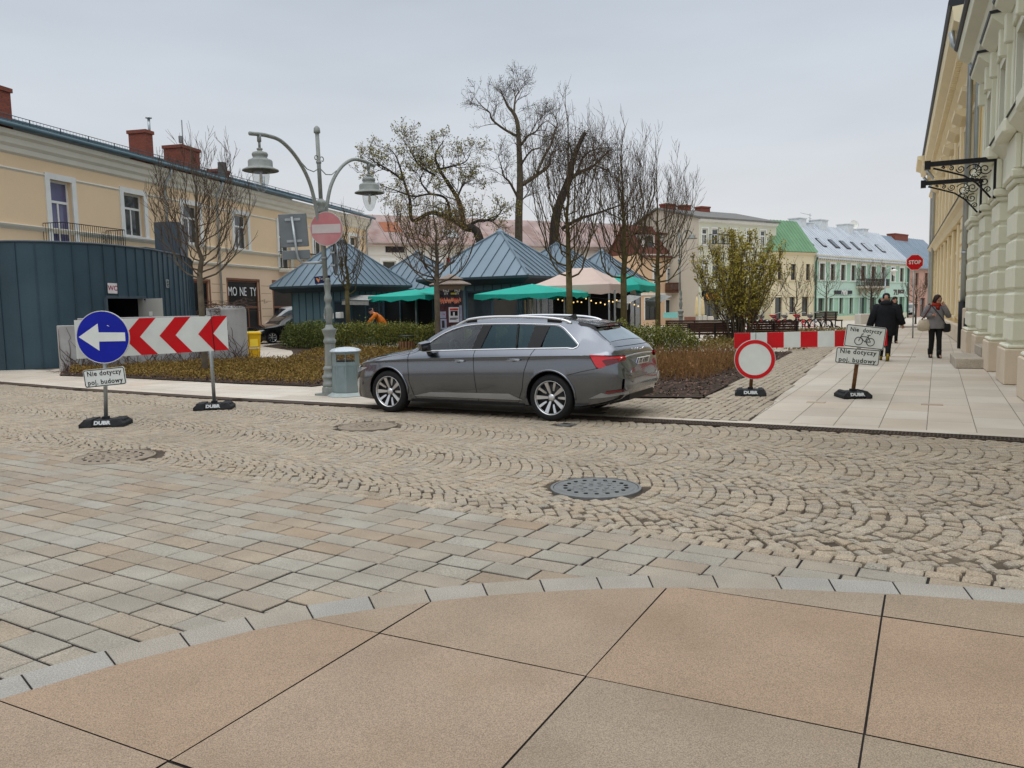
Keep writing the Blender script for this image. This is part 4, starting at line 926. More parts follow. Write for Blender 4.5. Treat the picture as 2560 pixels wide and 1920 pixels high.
# ------------------------------------------------------------------ vehicles
paint_m = mat('grey_metallic_paint', (.15, .165, .19), .2, 1.0, var=.03, scale=3, coat=1.0, fine=.04, fscale=400)
chrome_m = mat('chrome', (.78, .79, .80), .12, 1.0, var=0)
satin_m = mat('satin_aluminium', (.62, .63, .64), .28, .9, var=.04)
gap_m = mat('panel_gap', (.006, .006, .007), .8, var=0)
tyre_m = mat('tyre_rubber', (.012, .012, .013), .7, var=.25, scale=20)
plastic_m = mat('black_trim', (.010, .010, .011), .5, var=.1, spec=.25)
red_m = mat('red_lens', (.55, .012, .02), .12, var=.1, scale=12, coat=1.0); dred_m = mat('dark_red_lens', (.12, .008, .012), .15, var=.1, coat=1.0)
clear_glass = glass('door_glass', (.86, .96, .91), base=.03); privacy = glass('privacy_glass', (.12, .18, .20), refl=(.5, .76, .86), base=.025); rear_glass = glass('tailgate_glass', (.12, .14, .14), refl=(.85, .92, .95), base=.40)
cabin_m = mat('cabin_lining', (.045, .047, .05), .8, var=.2); seat_m = mat('seat_fabric', (.03, .032, .036), .8)
BODY = dict(   # every table is (x, value); x forward from the middle of the wheelbase
    zb=[(-2.49, .46), (-2.44, .37), (-2.3, .29), (-2.0, .22), (-1.8, .19), (1.8, .17), (2.1, .18), (2.3, .21), (2.37, .32)],
    ys=[(-2.49, .50), (-2.44, .66), (-2.3, .80), (-2.0, .85), (-1.4, .87), (1.4, .87), (1.9, .83), (2.15, .72), (2.3, .52), (2.37, .22)],
    ym=[(-2.49, .60), (-2.46, .72), (-2.40, .80), (-2.25, .868), (-2.0, .905), (-1.6, .928), (-1.0, .932), (1.0, .93), (1.5, .922), (1.9, .885), (2.12, .79), (2.26, .64), (2.34, .43), (2.375, .20)],
    zsh=[(-2.49, .60), (-2.45, .76), (-2.4, .87), (-2.2, .942), (-1.0, .918), (1.0, .858), (1.8, .80), (2.1, .73), (2.3, .60), (2.375, .52)],
    ysh=[(-2.49, .52), (-2.45, .68), (-2.4, .765), (-2.25, .845), (-2.0, .89), (-1.0, .918), (1.0, .912), (1.5, .898), (1.9, .85), (2.12, .74), (2.26, .58), (2.34, .38), (2.375, .17)],
    zbl=[(-2.49, .62), (-2.45, .79), (-2.38, .94), (-2.27, 1.03), (-1.9, 1.03), (-1.0, 1.015), (0, .99), (1.0, .958), (1.3, .925), (1.8, .86), (2.1, .78), (2.3, .65), (2.375, .54)],
    ybl=[(-2.49, .50), (-2.45, .65), (-2.38, .72), (-2.27, .765), (-2.0, .80), (-1.0, .845), (.3, .855), (.9, .845), (1.4, .80), (1.8, .73), (2.1, .60), (2.3, .38), (2.375, .14)],
    zrt=[(-2.49, .63), (-2.45, .80), (-2.38, .96), (-2.27, 1.06), (-2.12, 1.16), (-1.85, 1.32), (-1.6, 1.367), (-1.0, 1.40), (-.4, 1.41), (0, 1.40), (.25, 1.37), (.5, 1.295), (.7, 1.195), (.85, 1.10), (.98, 1.005), (1.08, .968), (1.4, .925), (1.8, .87), (2.1, .79), (2.3, .655), (2.375, .545)],
    yrt=[(-2.49, .47), (-2.45, .60), (-2.38, .66), (-2.27, .69), (-2.12, .665), (-1.85, .605), (-1.6, .602), (-1.0, .618), (-.4, .625), (0, .622), (.25, .622), (.6, .66), (.9, .73), (1.08, .755), (1.4, .68), (1.8, .58), (2.1, .44), (2.3, .26), (2.375, .10)],
    zt=[(-2.49, .66), (-2.45, .84), (-2.38, .985), (-2.27, 1.085), (-2.12, 1.19), (-1.9, 1.352), (-1.75, 1.40), (-1.4, 1.438), (-1.0, 1.462), (-.4, 1.47), (0, 1.46), (.25, 1.43), (.5, 1.355), (.7, 1.25), (.9, 1.125), (1.12, 1.008), (1.4, .965), (1.8, .90), (2.1, .81), (2.3, .67), (2.375, .55)])
def car_section(T, x, y_scale=1.0):
    g = {k: pinterp(v, x) for k, v in T.items()}
    zb, zs, zl = g['zb'], g['zsh'], g['zbl']
    P = [(0, zb), (g['ys'] * .85, zb), (g['ys'], zb + .035), (lerp(g['ys'], g['ym'], .62), lerp(zb, zs, .22)), (g['ym'], lerp(zb, zs, .58)), (lerp(g['ym'], g['ysh'], .55), lerp(zb, zs, .86)), (g['ysh'] - .006, zs - .022), (g['ysh'], zs),
         (lerp(g['ysh'], g['ybl'], .3), lerp(zs, zl, .45)), (g['ybl'], zl), (lerp(g['ybl'], g['yrt'], .47), lerp(zl, g['zrt'], .5)), (g['yrt'], g['zrt']), (g['yrt'] * .88, lerp(g['zrt'], g['zt'], .48)), (g['yrt'] * .55, lerp(g['zrt'], g['zt'], .85)), (0, g['zt'])]
    return P
def car_y(T, x, z):
    "half width of the flank at height z"
    P = car_section(T, x)[2:12]
    for a, b in zip(P, P[1:]):
        if a[1] <= z <= b[1]: return lerp(a[0], b[0], (z - a[1]) / max(1e-6, b[1] - a[1]))
    return P[0][0] if z < P[0][1] else P[-1][0]
def car_z(T, x, y):
    "height of the upper surface at half width y"
    P = car_section(T, x)[9:]; y = abs(y)
    for a, b in zip(P, P[1:]):
        if b[0] <= y <= a[0]: return lerp(b[1], a[1], (y - b[0]) / max(1e-6, a[0] - b[0]))
    return P[0][1]
def loft(sections, xs):
    bm = bmesh.new(); rings = []
    for x, P in zip(xs, sections):
        ring = [bm.verts.new((x, y, z)) for y, z in P] + [bm.verts.new((x, -y, z)) for y, z in reversed(P[1:-1])]
        rings.append(ring)
    n = len(rings[0])
    for a, b in zip(rings, rings[1:]):
        for j in range(n): bm.faces.new((a[j], a[(j + 1) % n], b[(j + 1) % n], b[j]))
    bm.faces.new(rings[0][::-1]); bm.faces.new(rings[-1])
    bmesh.ops.recalc_face_normals(bm, faces=bm.faces)
    me = bpy.data.meshes.new('tmp'); bm.to_mesh(me); bm.free(); return me
def boolean(me, cutters, mats):
    o = bpy.data.objects.new('tmp', me); COL.objects.link(o); tmp = [o]
    for c in cutters:
        k = bpy.data.objects.new('tmp', c); COL.objects.link(k); tmp.append(k)
        md = o.modifiers.new('b', 'BOOLEAN'); md.operation = 'DIFFERENCE'; md.object = k; md.solver = 'EXACT'
        md.material_mode = 'TRANSFER'
    dg = bpy.context.evaluated_depsgraph_get(); r = bpy.data.meshes.new_from_object(o.evaluated_get(dg))
    for k in tmp: bpy.data.objects.remove(k)
    return r
def cutter(mb, m):
    me = bpy.data.meshes.new('cut'); me.from_pydata(mb.v, [], mb.f); me.materials.append(m)
    bm = bmesh.new(); bm.from_mesh(me); bmesh.ops.recalc_face_normals(bm, faces=bm.faces); bm.to_mesh(me); bm.free(); return me
def flank(mb, T, lo, hi, x0, x1, off, side=1, n=24, m=6, th=None):
    "sheet lying on the flank between two (x, z) outlines"
    vs = []; fs = []
    br = sorted({x0, x1, *[p[0] for p in lo + hi if x0 < p[0] < x1], *[lerp(x0, x1, i / n) for i in range(1, n)]})
    for x in br:
        a, b = linterp(lo, x), linterp(hi, x)
        for j in range(m + 1):
            z = lerp(a, b, j / m); vs.append((x, side * (car_y(T, x, z) + off), z))
    for i in range(len(br) - 1):
        for j in range(m):
            q = (i * (m + 1) + j, (i + 1) * (m + 1) + j, (i + 1) * (m + 1) + j + 1, i * (m + 1) + j + 1)
            fs.append(q if side < 0 else q[::-1])
    mb.add(vs, fs, True)
def on_flank(T, pts, off=.0, side=1, k=6):
    o = []
    for a, b in zip(pts, pts[1:]):
        for i in range(k):
            x, z = lerp(a[0], b[0], i / k), lerp(a[1], b[1], i / k); o.append((x, side * (car_y(T, x, z) + off), z))
    x, z = pts[-1]; o.append((x, side * (car_y(T, x, z) + off), z)); return o
def make_wheel(par, x, y, side, r=.334, rim=.238, spokes=10, w=.225, rim_m=None):
    o = MB(); M = Matrix.Translation((x, y, r)) @ Matrix.Rotation(R(90) * side, 4, 'X').inverted()      # local z = outward
    k = w / 2
    o.lathe([(rim - .01, -k), (r - .03, -k), (r - .006, -k + .03), (r, -k + .06), (r, k - .05), (r - .007, k - .02), (r - .03, k), (rim + .02, k + .004), (rim, k - .004), (rim - .012, k - .02)], 56, M=M, cap=False)
    wh = o.build('wheel', tyre_m, par, True)
    b = MB(); b.lathe([(rim - .004, -k), (rim - .012, k - .035), (.001, k - .075)], 48, M=M, cap=False); b.lathe([(.001, -k + .02), (rim, -k + .02)], 40, M=M, cap=False); b.build('rim_barrel', mat('rim_black', (.012, .012, .013), .4), wh, True)
    s = MB(); s.lathe([(rim - .016, k - .03), (rim - .002, k - .004), (rim + .006, k + .002), (rim + .004, k - .01)], 56, M=M, cap=False)
    for i in range(spokes):
        a = 2 * math.pi * i / spokes; c, q = math.cos(a), math.sin(a)
        hw0, hw1 = (.014, .030) if i % 2 == 0 else (.010, .020)
        pts = []
        for rr, hw, z in ((.05 if i % 2 == 0 else .10, hw0, k - .052), (.14, lerp(hw0, hw1, .6), k - .035), (rim - .012, hw1, k - .018)):
            for sg in (-1, 1):
                for dz in (0, -.022): pts.append(M @ Vector((rr * c - sg * hw * q, rr * q + sg * hw * c, z + dz)))
        s.hull(pts[:8]); s.hull(pts[4:])
    s.build('rim', rim_m or satin_m, wh, True)
    h = MB(); h.lathe([(.052, k - .06), (.052, k - .04), (.03, k - .034), (.001, k - .033)], 24, M=M, cap=False); h.build('hub_cap', satin_m, wh, True)
    return wh
def seat(par, x, y, m):
    mb = MB(); mb.bbox((x, y, .86), (.13, .46, .66), .05, M=Matrix.Rotation(R(-14), 3, 'Y')); s = mb.build('seat', m, par, True)
    mb = MB(); mb.bbox((x - .13, y, 1.24), (.10, .27, .19), .04, M=Matrix.Rotation(R(-10), 3, 'Y')); mb.build('headrest', m, s, True)
def main_car(loc, heading):
    T = BODY
    t = thing('parked_car', 'grey metallic estate car parked across the drain, seen from rear left', 'car', loc, math.atan2(heading.y, heading.x))
    xs = [-2.49, -2.475, -2.46, -2.44, -2.42, -2.40, -2.37, -2.34, -2.30] + list(np.arange(-2.25, 2.06, .05)) + [2.08, 2.12, 2.16, 2.2, 2.235, 2.265, 2.29, 2.31, 2.33, 2.345, 2.36, 2.37, 2.375]
    body = loft([car_section(T, x) for x in xs], xs); body.materials.append(paint_m)
    cut = []
    WX = 1.42
    for wx in (WX, -WX):
        for sg in (1, -1):
            mb = MB(Matrix.Translation((wx, sg * .78, .345)) @ Matrix.Rotation(R(90), 4, 'X')); mb.lathe([(.374, -.24), (.374, .24)], 48, sm=False); cut.append(cutter(mb, plastic_m))
    # hollow cabin
    cx = [-2.10, -2.0, -1.9, -1.7, -1.4, -1.0, -.5, 0, .2, .45, .7, .9]
    cs = []
    for x in cx:
        P = car_section(T, x); zt = P[14][1]; zf = .70
        cs.append([(0, zf), (car_y(T, x, .72) - .09, zf), (P[9][0] - .06, P[9][1] - .02), (P[10][0] - .05, P[10][1]), (P[11][0] - .055, min(P[11][1] - .055, zt - .09)), (P[12][0] - .05, P[12][1] - .06), (0, zt - .055)])
    c = loft(cs, cx); c.materials.append(cabin_m); cut.append(c)
    zlo = lambda x: linterp(T['zbl'], x) + .022
    zhi = [(-1.80, 1.245), (-1.6, 1.322), (-1.2, 1.35), (-.6, 1.366), (-.2, 1.364), (.05, 1.348), (.3, 1.297), (.5, 1.218), (.65, 1.128), (.79, 1.012)]
    win = {'front': (-.12, .84), 'rear': (-1.04, -.27), 'quarter': (-1.80, -1.22)}
    def hi(x): return pinterp(zhi, x)
    panes = {}
    def outline(kind):
        if kind == 'front': lo = [(x, zlo(x)) for x in np.linspace(-.10, .79, 8)]; up = [(x, hi(x)) for x in np.linspace(-.20, .78, 14)]
        elif kind == 'rear': lo = [(x, zlo(x)) for x in np.linspace(-1.06, -.24, 6)]; up = [(x, hi(x)) for x in np.linspace(-1.10, -.34, 8)]
        else: lo = [(-1.80, 1.065), (-1.76, 1.04), (-1.68, zlo(-1.68))] + [(x, zlo(x)) for x in np.linspace(-1.6, -1.20, 5)]; up = [(-1.80, 1.075), (-1.66, 1.19), (-1.53, 1.29), (-1.47, hi(-1.47) - .012)] + [(x, hi(x)) for x in np.linspace(-1.4, -1.26, 3)]
        return lo, up
    for kd in win:
        lo, up = outline(kd); pts = lo + up[::-1]
        mb = MB(); mb.prism([(x, -1.1, z) for x, z in pts], (0, 2.2, 0)); cut.append(cutter(mb, plastic_m))
    # windscreen and tailgate openings
    for xa, xb, ya, yb in ((.42, 1.02, .52, .66), (-2.20, -1.93, .60, .52)):
        pts = []
        for x, yy in ((xa, ya), (xb, yb)):
            z = car_z(T, x, 0)
            for sg in (-1, 1):
                for dz in (-.17, .16): pts.append((x, sg * yy, z + dz))
        mb = MB(); mb.hull(pts); cut.append(cutter(mb, plastic_m))
    body = boolean(body, cut, None); body.name = 'body'
    bo = bpy.data.objects.new('body', body); COL.objects.link(bo); bo.parent = t; shade(body, 32)
    # panes
    for side in (1, -1):
        for kd, mm in (('front', clear_glass), ('rear', privacy), ('quarter', privacy)):
            lo, up = outline(kd); x0, x1 = min(lo[0][0], up[0][0]), max(lo[-1][0], up[-1][0])
            mb = MB(); L_ = sorted(lo); U_ = sorted(up)
            # slanted ends: extend outlines with the end points of the other side
            if L_[0][0] > U_[0][0]: L_ = [U_[0]] + L_
            elif U_[0][0] > L_[0][0]: U_ = [L_[0]] + U_
            if L_[-1][0] < U_[-1][0]: L_ = L_ + [U_[-1]]
            elif U_[-1][0] < L_[-1][0]: U_ = U_ + [L_[-1]]
            flank(mb, T, L_, U_, x0, x1, -.006, side, 20, 6); mb.build('side_window', mm, t, True)
        # black pillars between the panes
        for a, b, c, d in ((-.255, -.105, -.355, -.195), (-1.235, -1.035, -1.31, -1.075)):
            mb = MB(); vs = []
            for j in range(9):
                tt = j / 8
                for x0, x1 in ((a, c), (b, d)):
                    x = lerp(x0, x1, tt); z = lerp(zlo(x0), hi(x1), tt); vs.append((x, side * (car_y(T, x, z) + .004), z))
            mb.add(vs, [((2 * j, 2 * j + 1, 2 * j + 3, 2 * j + 2) if side < 0 else (2 * j, 2 * j + 2, 2 * j + 3, 2 * j + 1)) for j in range(8)], True); mb.build('pillar_trim', plastic_m, t, True)
        mb = MB()
        a, b = -.86, -.80
        mb.tube([(x, side * (car_y(T, x, z) + .001), z) for x, z in [(lerp(-.86, -.80, q), lerp(zlo(-.86), hi(-.80), q)) for q in np.linspace(0, 1, 8)]], .016, 6)
        mb.build('pillar_trim', plastic_m, t, True)
        # bright strip round the glasshouse
        loop = [(.815, zlo(.8) - .012)] + [(x, zlo(x) - .014) for x in np.linspace(.75, -1.66, 26)] + [(-1.74, 1.022), (-1.80, 1.05), (-1.815, 1.085), (-1.67, 1.205), (-1.54, 1.305), (-1.46, hi(-1.46) + .010)] + [(x, hi(x) + .014) for x in np.linspace(-1.38, .78, 30)]
        mb = MB(); mb.tube([(x, side * (car_y(T, x, z) + .002), z) for x, z in loop + loop[:1]], .0095, 6, cap=False); mb.build('window_trim', chrome_m, t, True)
        # panel gaps
        mb = MB()
        for ln in ([(1.03, .96), (1.02, .80), (1.0, .5), (.93, .30), (.90, .245)], [(-.17, 1.0), (-.175, .8), (-.20, .5), (-.23, .245)],
                   [(-1.16, 1.015), (-1.08, .86), (-1.02, .70), (-.98, .45), (-.90, .245)], [(.90, .245), (-.90, .245)], [(-1.70, .665), (-1.9, .715), (-2.14, .765)], [(1.88, .815), (1.72, .87), (1.2, .945), (1.0, .975)]):
            mb.tube(on_flank(T, ln, .0005, side), .0045, 5)
        mb.build('panel_gap', gap_m, t, True)
        mb = MB(); mb.tube(on_flank(T, [(1.7, .808), (1.0, .858), (0, .89), (-1.0, .918), (-1.95, .937)], -.004, side, 12), .008, 5); mb.build('shoulder_crease', paint_m, t, True)
        # brighter sill flash
        mb = MB(); flank(mb, T, [(-.97, .285), (.93, .285)], [(-.97, .286), (-.76, .375), (.60, .355), (.93, .287)], -.97, .93, .006, side, 30, 2); mb.build('sill_strip', mat('sill_grey', (.34, .35, .36), .35, .6), t, True)
        mb = MB(); flank(mb, T, [(-1.0, .20), (1.0, .19)], [(-1.0, .235), (1.0, .235)], -1.0, 1.0, .004, side, 20, 2); mb.build('sill_skirt', plastic_m, t, True)
        # handles
        for hx in (-.04, -.98):
            hx += .12
            z = .84 if hx > -.3 else .868; y = side * (car_y(T, hx, z))
            mb = MB(); mb.tube([(hx + .11, y - side * .004, z), (hx + .09, y + side * .022, z + .002), (hx, y + side * .030, z + .004), (hx - .09, y + side * .024, z + .003), (hx - .115, y - side * .004, z)], [.009, .014, .015, .014, .009], 8); h = mb.build('door_handle', paint_m, t, True)
            mb = MB(); mb.box((hx, y + side * .036, z - .008), (.20, .012, .006)); mb.build('handle_strip', chrome_m, h, True)
            mb = MB(); mb.ball((hx, y - side * .008, z - .01), .055, 10, (1.2, .28, .62)); mb.build('handle_recess', mat('recess_dark', (.05, .05, .055), .4, .5), h, True)
        # mirror
        y = side * (car_y(T, .69, .99))
        mb = MB(); pts = [(0.710, y + side * .07, 1.015), (0.590, y + side * .08, 1.000), (0.590, y + side * .08, 1.115), (0.660, y + side * .09, 1.140), (0.690, y + side * .26, 1.110), (0.620, y + side * .275, 1.095), (0.620, y + side * .255, 1.000), (0.700, y + side * .235, 1.020), (0.770, y + side * .15, 1.075), (0.750, y + side * .18, 1.035), (0.730, y + side * .1, 1.125)]
        mb.hull(pts, True); mb.box((0.680, y + side * .04, 1.000), (.08, .12, .035)); mi = mb.build('mirror', paint_m if side < 0 else [paint_m], t, True, angle=40)
        mb = MB(); mb.hull([(0.725, y + side * .06, 0.987), (0.590, y + side * .07, 0.983), (0.590, y + side * .255, 0.987), (0.710, y + side * .24, 1.000), (0.580, y + side * .08, 1.075), (0.590, y + side * .25, 1.065), (0.740, y + side * .16, 1.010)], True); mb.build('mirror_base', plastic_m, mi, True)
        # roof rail
        mb = MB(); ry = lambda x: side * (linterp(T['yrt'], x) - .015)
        rl = [(.30, -.03), (.18, .006), (.04, .034), (-.3, .05), (-.8, .052), (-1.25, .044), (-1.5, .024), (-1.62, -.012)]
        pr = spline([(x, ry(x), pinterp(T['zrt'], x) + .02 + h) for x, h in rl], 5); mb.tube(pr, [.021] * len(pr), 8); rr = mb.build('roof_rail', satin_m, t, True)
        mb = MB()
        for x in (.05, -1.36): mb.box((x, ry(x), pinterp(T['zrt'], x) + .03), (.22, .03, .05))
        mb.build('rail_foot', plastic_m, rr, True)
        # tail lamp: triangular red outer part, thinning inwards over the tailgate
        Q = lambda x, z, off=.006: (x, side * (car_y(T, x, z) + off), z)
        outer = [(-2.04, 0.947), (-2.40, 0.930), (-2.40, 0.862), (-2.22, 0.797), (-2.155, 0.782)]
        mb = MB(); flank(mb, T, [(-2.44, 0.867), (-2.40, 0.852), (-2.16, 0.762), (-2.12, 0.782), (-2.02, 0.946)], [(-2.44, 0.930), (-2.40, 0.934), (-2.02, 0.950)], -2.44, -2.02, .007, side, 26, 5); tl = mb.build('tail_lamp', red_m, t, True)
        mb = MB(); flank(mb, T, [(-2.445, 0.862), (-2.40, 0.840), (-2.26, 0.797), (-2.20, 0.862)], [(-2.445, 0.900), (-2.40, 0.897), (-2.26, 0.888), (-2.20, 0.872)], -2.445, -2.20, .0105, side, 16, 4); mb.build('reversing_lamp', dred_m, tl, True)
        mb = MB(); flank(mb, T, [(-2.44, 0.924), (-2.30, 0.924), (-2.22, 0.940)], [(-2.44, 0.934), (-2.30, 0.940), (-2.22, 0.944)], -2.44, -2.22, .010, side, 12, 2); flank(mb, T, [(-2.22, 0.762), (-2.12, 0.762), (-2.0, 0.948)], [(-2.22, 0.780), (-2.135, 0.795), (-2.02, 0.950)], -2.18, -2.02, .0015, side, 10, 2); mb.build('lamp_edge', plastic_m, tl, True)
        # bumper reflector and flare line
        mb = MB(); flank(mb, T, [(-2.465, .445), (-2.24, .415)], [(-2.465, .475), (-2.24, .447), ], -2.465, -2.24, .010, side, 14, 2); mb.build('reflector', dred_m, t, True)
        mb = MB(); flank(mb, T, [(-2.47, .40), (-2.22, .362), (-2.0, .34)], [(-2.47, .44), (-2.28, .405), (-2.18, .425), (-2.0, .342)], -2.47, -2.0, .005, side, 18, 2); mb.build('bumper_flare', MATS['sill_grey'], t, True)
        # wheel arch lips
        for wx in (WX, -WX):
            mb = MB(); pts = []
            for i in range(25):
                a = R(-4 + 188 * i / 24); x, z = wx + .383 * math.cos(a), .345 + .383 * math.sin(a)
                if z > .24: pts.append((x, side * (car_y(T, x, z) + .004), z))
            mb.tube(pts, .016, 6); mb.build('arch_lip', paint_m, t, True)
            make_wheel(t, wx, side * .80, side)
        # headlamp
        mb = MB(); flank(mb, T, [(1.86, .70), (2.08, .615), (2.24, .59)], [(1.86, .712), (2.08, .70), (2.24, .635)], 1.86, 2.24, .006, side, 14, 3); mb.build('headlamp', mat('headlamp_lens', (.35, .37, .39), .12, .4, var=.3, scale=14, coat=1), t, True)
    # tailgate: window, spoiler, lid line, chrome bar, plate, badge letters
    def back(mb, x0, x1, w0, w1, off, n=14, m=18):
        vs = []; fs = []
        for i in range(n + 1):
            x = lerp(x0, x1, i / n); w = lerp(w0, w1, i / n)
            for j in range(m + 1):
                y = lerp(-w, w, j / m); z = car_z(T, x, y); vs.append((x - off * .6, y, z + off))
        for i in range(n):
            for j in range(m): fs.append((i * (m + 1) + j, i * (m + 1) + j + 1, (i + 1) * (m + 1) + j + 1, (i + 1) * (m + 1) + j)[::-1])
        mb.add(vs, fs, True)
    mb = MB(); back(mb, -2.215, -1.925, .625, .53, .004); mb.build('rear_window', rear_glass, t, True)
    mb = MB(); back(mb, .41, 1.04, .555, .70, .003); mb.v = [(x + .004, y, z) for x, y, z in mb.v]; mb.build('windscreen', clear_glass, t, True)
    mb = MB()
    for sg in (1, -1):
        mb.hull([(-1.72, sg * .60, 1.372), (-1.94, sg * .57, 1.30), (-2.20, sg * .662, 1.075), (-2.21, sg * .63, 1.085), (-1.95, sg * .515, 1.325), (-1.75, sg * .53, 1.395), (-1.93, sg * .60, 1.285)])
    mb.build('spoiler_cheek', plastic_m, t, True)
    sp = [(-1.70, .54, 1.398), (-1.70, -.54, 1.398), (-1.72, 0, 1.412), (-1.99, .50, 1.345), (-1.99, -.50, 1.345), (-2.02, .25, 1.365), (-2.02, -.25, 1.365), (-2.025, 0, 1.37), (-1.98, .50, 1.322), (-1.98, -.50, 1.322), (-2.0, 0, 1.342), (-1.72, .5, 1.36), (-1.72, -.5, 1.36)]
    mb = MB(); mb.hull(sp, True); sp_ = mb.build('spoiler', paint_m, t, True, angle=35)
    mb = MB(); mb.box((-2.013, 0, 1.348), (.012, .34, .012)); mb.build('brake_lamp', dred_m, sp_, True)
    mb = MB(); mb.tube([(-2.205, .02, 1.085), (-2.16, .02, 1.135)], .03, 8); mb.tube([(-2.205, .02, 1.115), (-2.195, -.34, 1.135)], [.012, .006], 6); mb.build('wiper', plastic_m, t, True)
    def face_x(y, z):
        "x of the tail surface at (y, z)"
        lo, hi_ = -2.49, -2.0
        for _ in range(30):
            m_ = (lo + hi_) / 2
            if car_z(T, m_, y) > z and car_y(T, m_, min(z, car_section(T, m_)[11][1])) > abs(y): hi_ = m_
            else: lo = m_
        return hi_
    mb = MB(); pts = [(face_x(y, .925) - .008, y, .925 - .03 * (abs(y) / .72) ** 2) for y in np.linspace(-.70, .70, 17)]; mb.tube(pts, .011, 6); mb.build('chrome_bar', chrome_m, t, True)
    mb = MB(); mb.tube([(face_x(y, 1.045) - .001, y, 1.045) for y in np.linspace(-.66, .66, 13)], .004, 4)
    for sg in (1, -1): mb.tube([(-2.235, sg * .675, 1.09), (-2.37, sg * .68, .93), (-2.415, sg * .675, .86), (-2.455, sg * .62, .70), (-2.478, sg * .56, .645), (-2.49, sg * .5, .635)], .005, 5)
    mb.build('tailgate_gap', gap_m, t, True)
    xp = face_x(0, .81)
    pm = Matrix.Rotation(R(-17), 3, 'Y')
    mb = MB(); mb.bbox((xp - .012, 0, .822), (.014, .52, .115), .004, M=pm); pl = mb.build('number_plate', mat('plate_white', (.72, .72, .70), .4), t, True)
    PM = Matrix.Translation((xp - .020, -.01, .776)) @ Matrix(((0, 0, -1), (-1, 0, 0), (0, 1, 0))).to_4x4(); PM = Matrix.Translation((xp - .021, -.015, .822)) @ Matrix.Rotation(R(-17), 4, 'Y') @ Matrix(((0, 0, -1), (-1, 0, 0), (0, 1, 0))).to_4x4()
    mb = MB(); mb.text('TK 475EE', .098, PM, .002, bold=.002, sx=.98); mb.build('lettering', black_m, pl, True)
    mb = MB(); mb.bbox((xp - .014, .242, .822), (.0145, .034, .108), .002, M=pm); mb.build('country_strip', mat('eu_blue', (.01, .03, .25), .4), pl, True)
    for i, ch in enumerate('SKODA'):
        y = .235 - i * .1175; x = face_x(y, .985); mb = MB(); MM = Matrix.Translation((x - .006, y, .988)) @ Matrix.Rotation(R(-36), 4, 'Y') @ Matrix(((0, 0, -1), (-1, 0, 0), (0, 1, 0))).to_4x4()
        mb.text(ch, .062, MM, .006, bold=.001, sx=1.15); mb.build('badge_letter', chrome_m, t, True)
    mb = MB(); MM = Matrix.Translation((face_x(.52, .70) - .008, .50, .70)) @ Matrix.Rotation(R(-12), 4, 'Y') @ Matrix.Rotation(R(14), 4, 'Z') @ Matrix(((0, 0, -1), (-1, 0, 0), (0, 1, 0))).to_4x4(); mb.text('SUPERB', .036, MM, .004, sx=1.2); mb.build('badge_lettering', chrome_m, t, True)
    mb = MB(); ysn = list(np.linspace(-.74, .74, 25))
    rows = [[(face_x(y, z) - o, y, z) for y in ysn] for z, o in ((.615, .0), (.612, .028), (.52, .034), (.455, .02))]
    vs = sum(rows, []); n_ = len(ysn); mb.add(vs, [(r_ * n_ + k, r_ * n_ + k + 1, (r_ + 1) * n_ + k + 1, (r_ + 1) * n_ + k) for r_ in range(3) for k in range(n_ - 1)], True); mb.build('bumper_pad', paint_m, t, True, angle=30)
    mb = MB(); mb.hull([(-2.45, sg * .5, z) for sg in (1, -1) for z in (.30, .39)] + [(-2.2, sg * .62, z) for sg in (1, -1) for z in (.24, .33)]); mb.build('diffuser', plastic_m, t, True)
    mb = MB(); mb.hull([(-1.28, -.02, 1.455), (-1.28, .02, 1.455), (-1.44, -.03, 1.432), (-1.44, .03, 1.432), (-1.40, -.006, 1.50), (-1.40, .006, 1.50), (-1.43, 0, 1.50)]); mb.build('roof_antenna', plastic_m, t, True)
    # cabin furniture
    for y in (.37, -.37): seat(t, -.02, y, seat_m)
    for y in (.40, 0, -.40): seat(t, -.86, y, seat_m)
    mb = MB(); mb.hull([(.95, sg * .66, z) for sg in (1, -1) for z in (.72, .93)] + [(.48, sg * .70, z) for sg in (1, -1) for z in (.72, .91)]); mb.build('dashboard', cabin_m, t, True)
    mb = MB(); MM = Matrix.Translation((.44, .37, .97)) @ Matrix.Rotation(R(-62), 4, 'Y'); mb.tube([MM @ Vector((.18 * math.cos(a), .18 * math.sin(a), 0)) for a in np.linspace(0, 2 * math.pi, 29)], .017, 7, cap=False); mb.box((.47, .37, .965), (.05, .12, .10)); mb.tube([MM @ Vector((-.17, 0, 0)), MM @ Vector((.17, 0, 0))], .015, 5); mb.build('steering_wheel', plastic_m, t, True)
    mb = MB(); mb.bbox((.28, 0, 1.30), (.03, .24, .07), .012); mb.build('inner_mirror', plastic_m, t, True)
    mb = MB(); mb.box((0, 0, .215), (3.9, 1.3, .05)); mb.build('underbody', dark_m, t, True)
    return t
_pf, _pr = G(985, 1027), G(1372.6, 1044)
_h = (_pf - _pr).normalized(); _left = Vector((-_h.y, _h.x, 0))
_h = Matrix.Rotation(R(-3.2), 3, 'Z') @ _h; _left = Vector((-_h.y, _h.x, 0))
car = main_car((_pf + _pr) / 2 - _left * .86 - Vector((0, .26, 0)), _h)
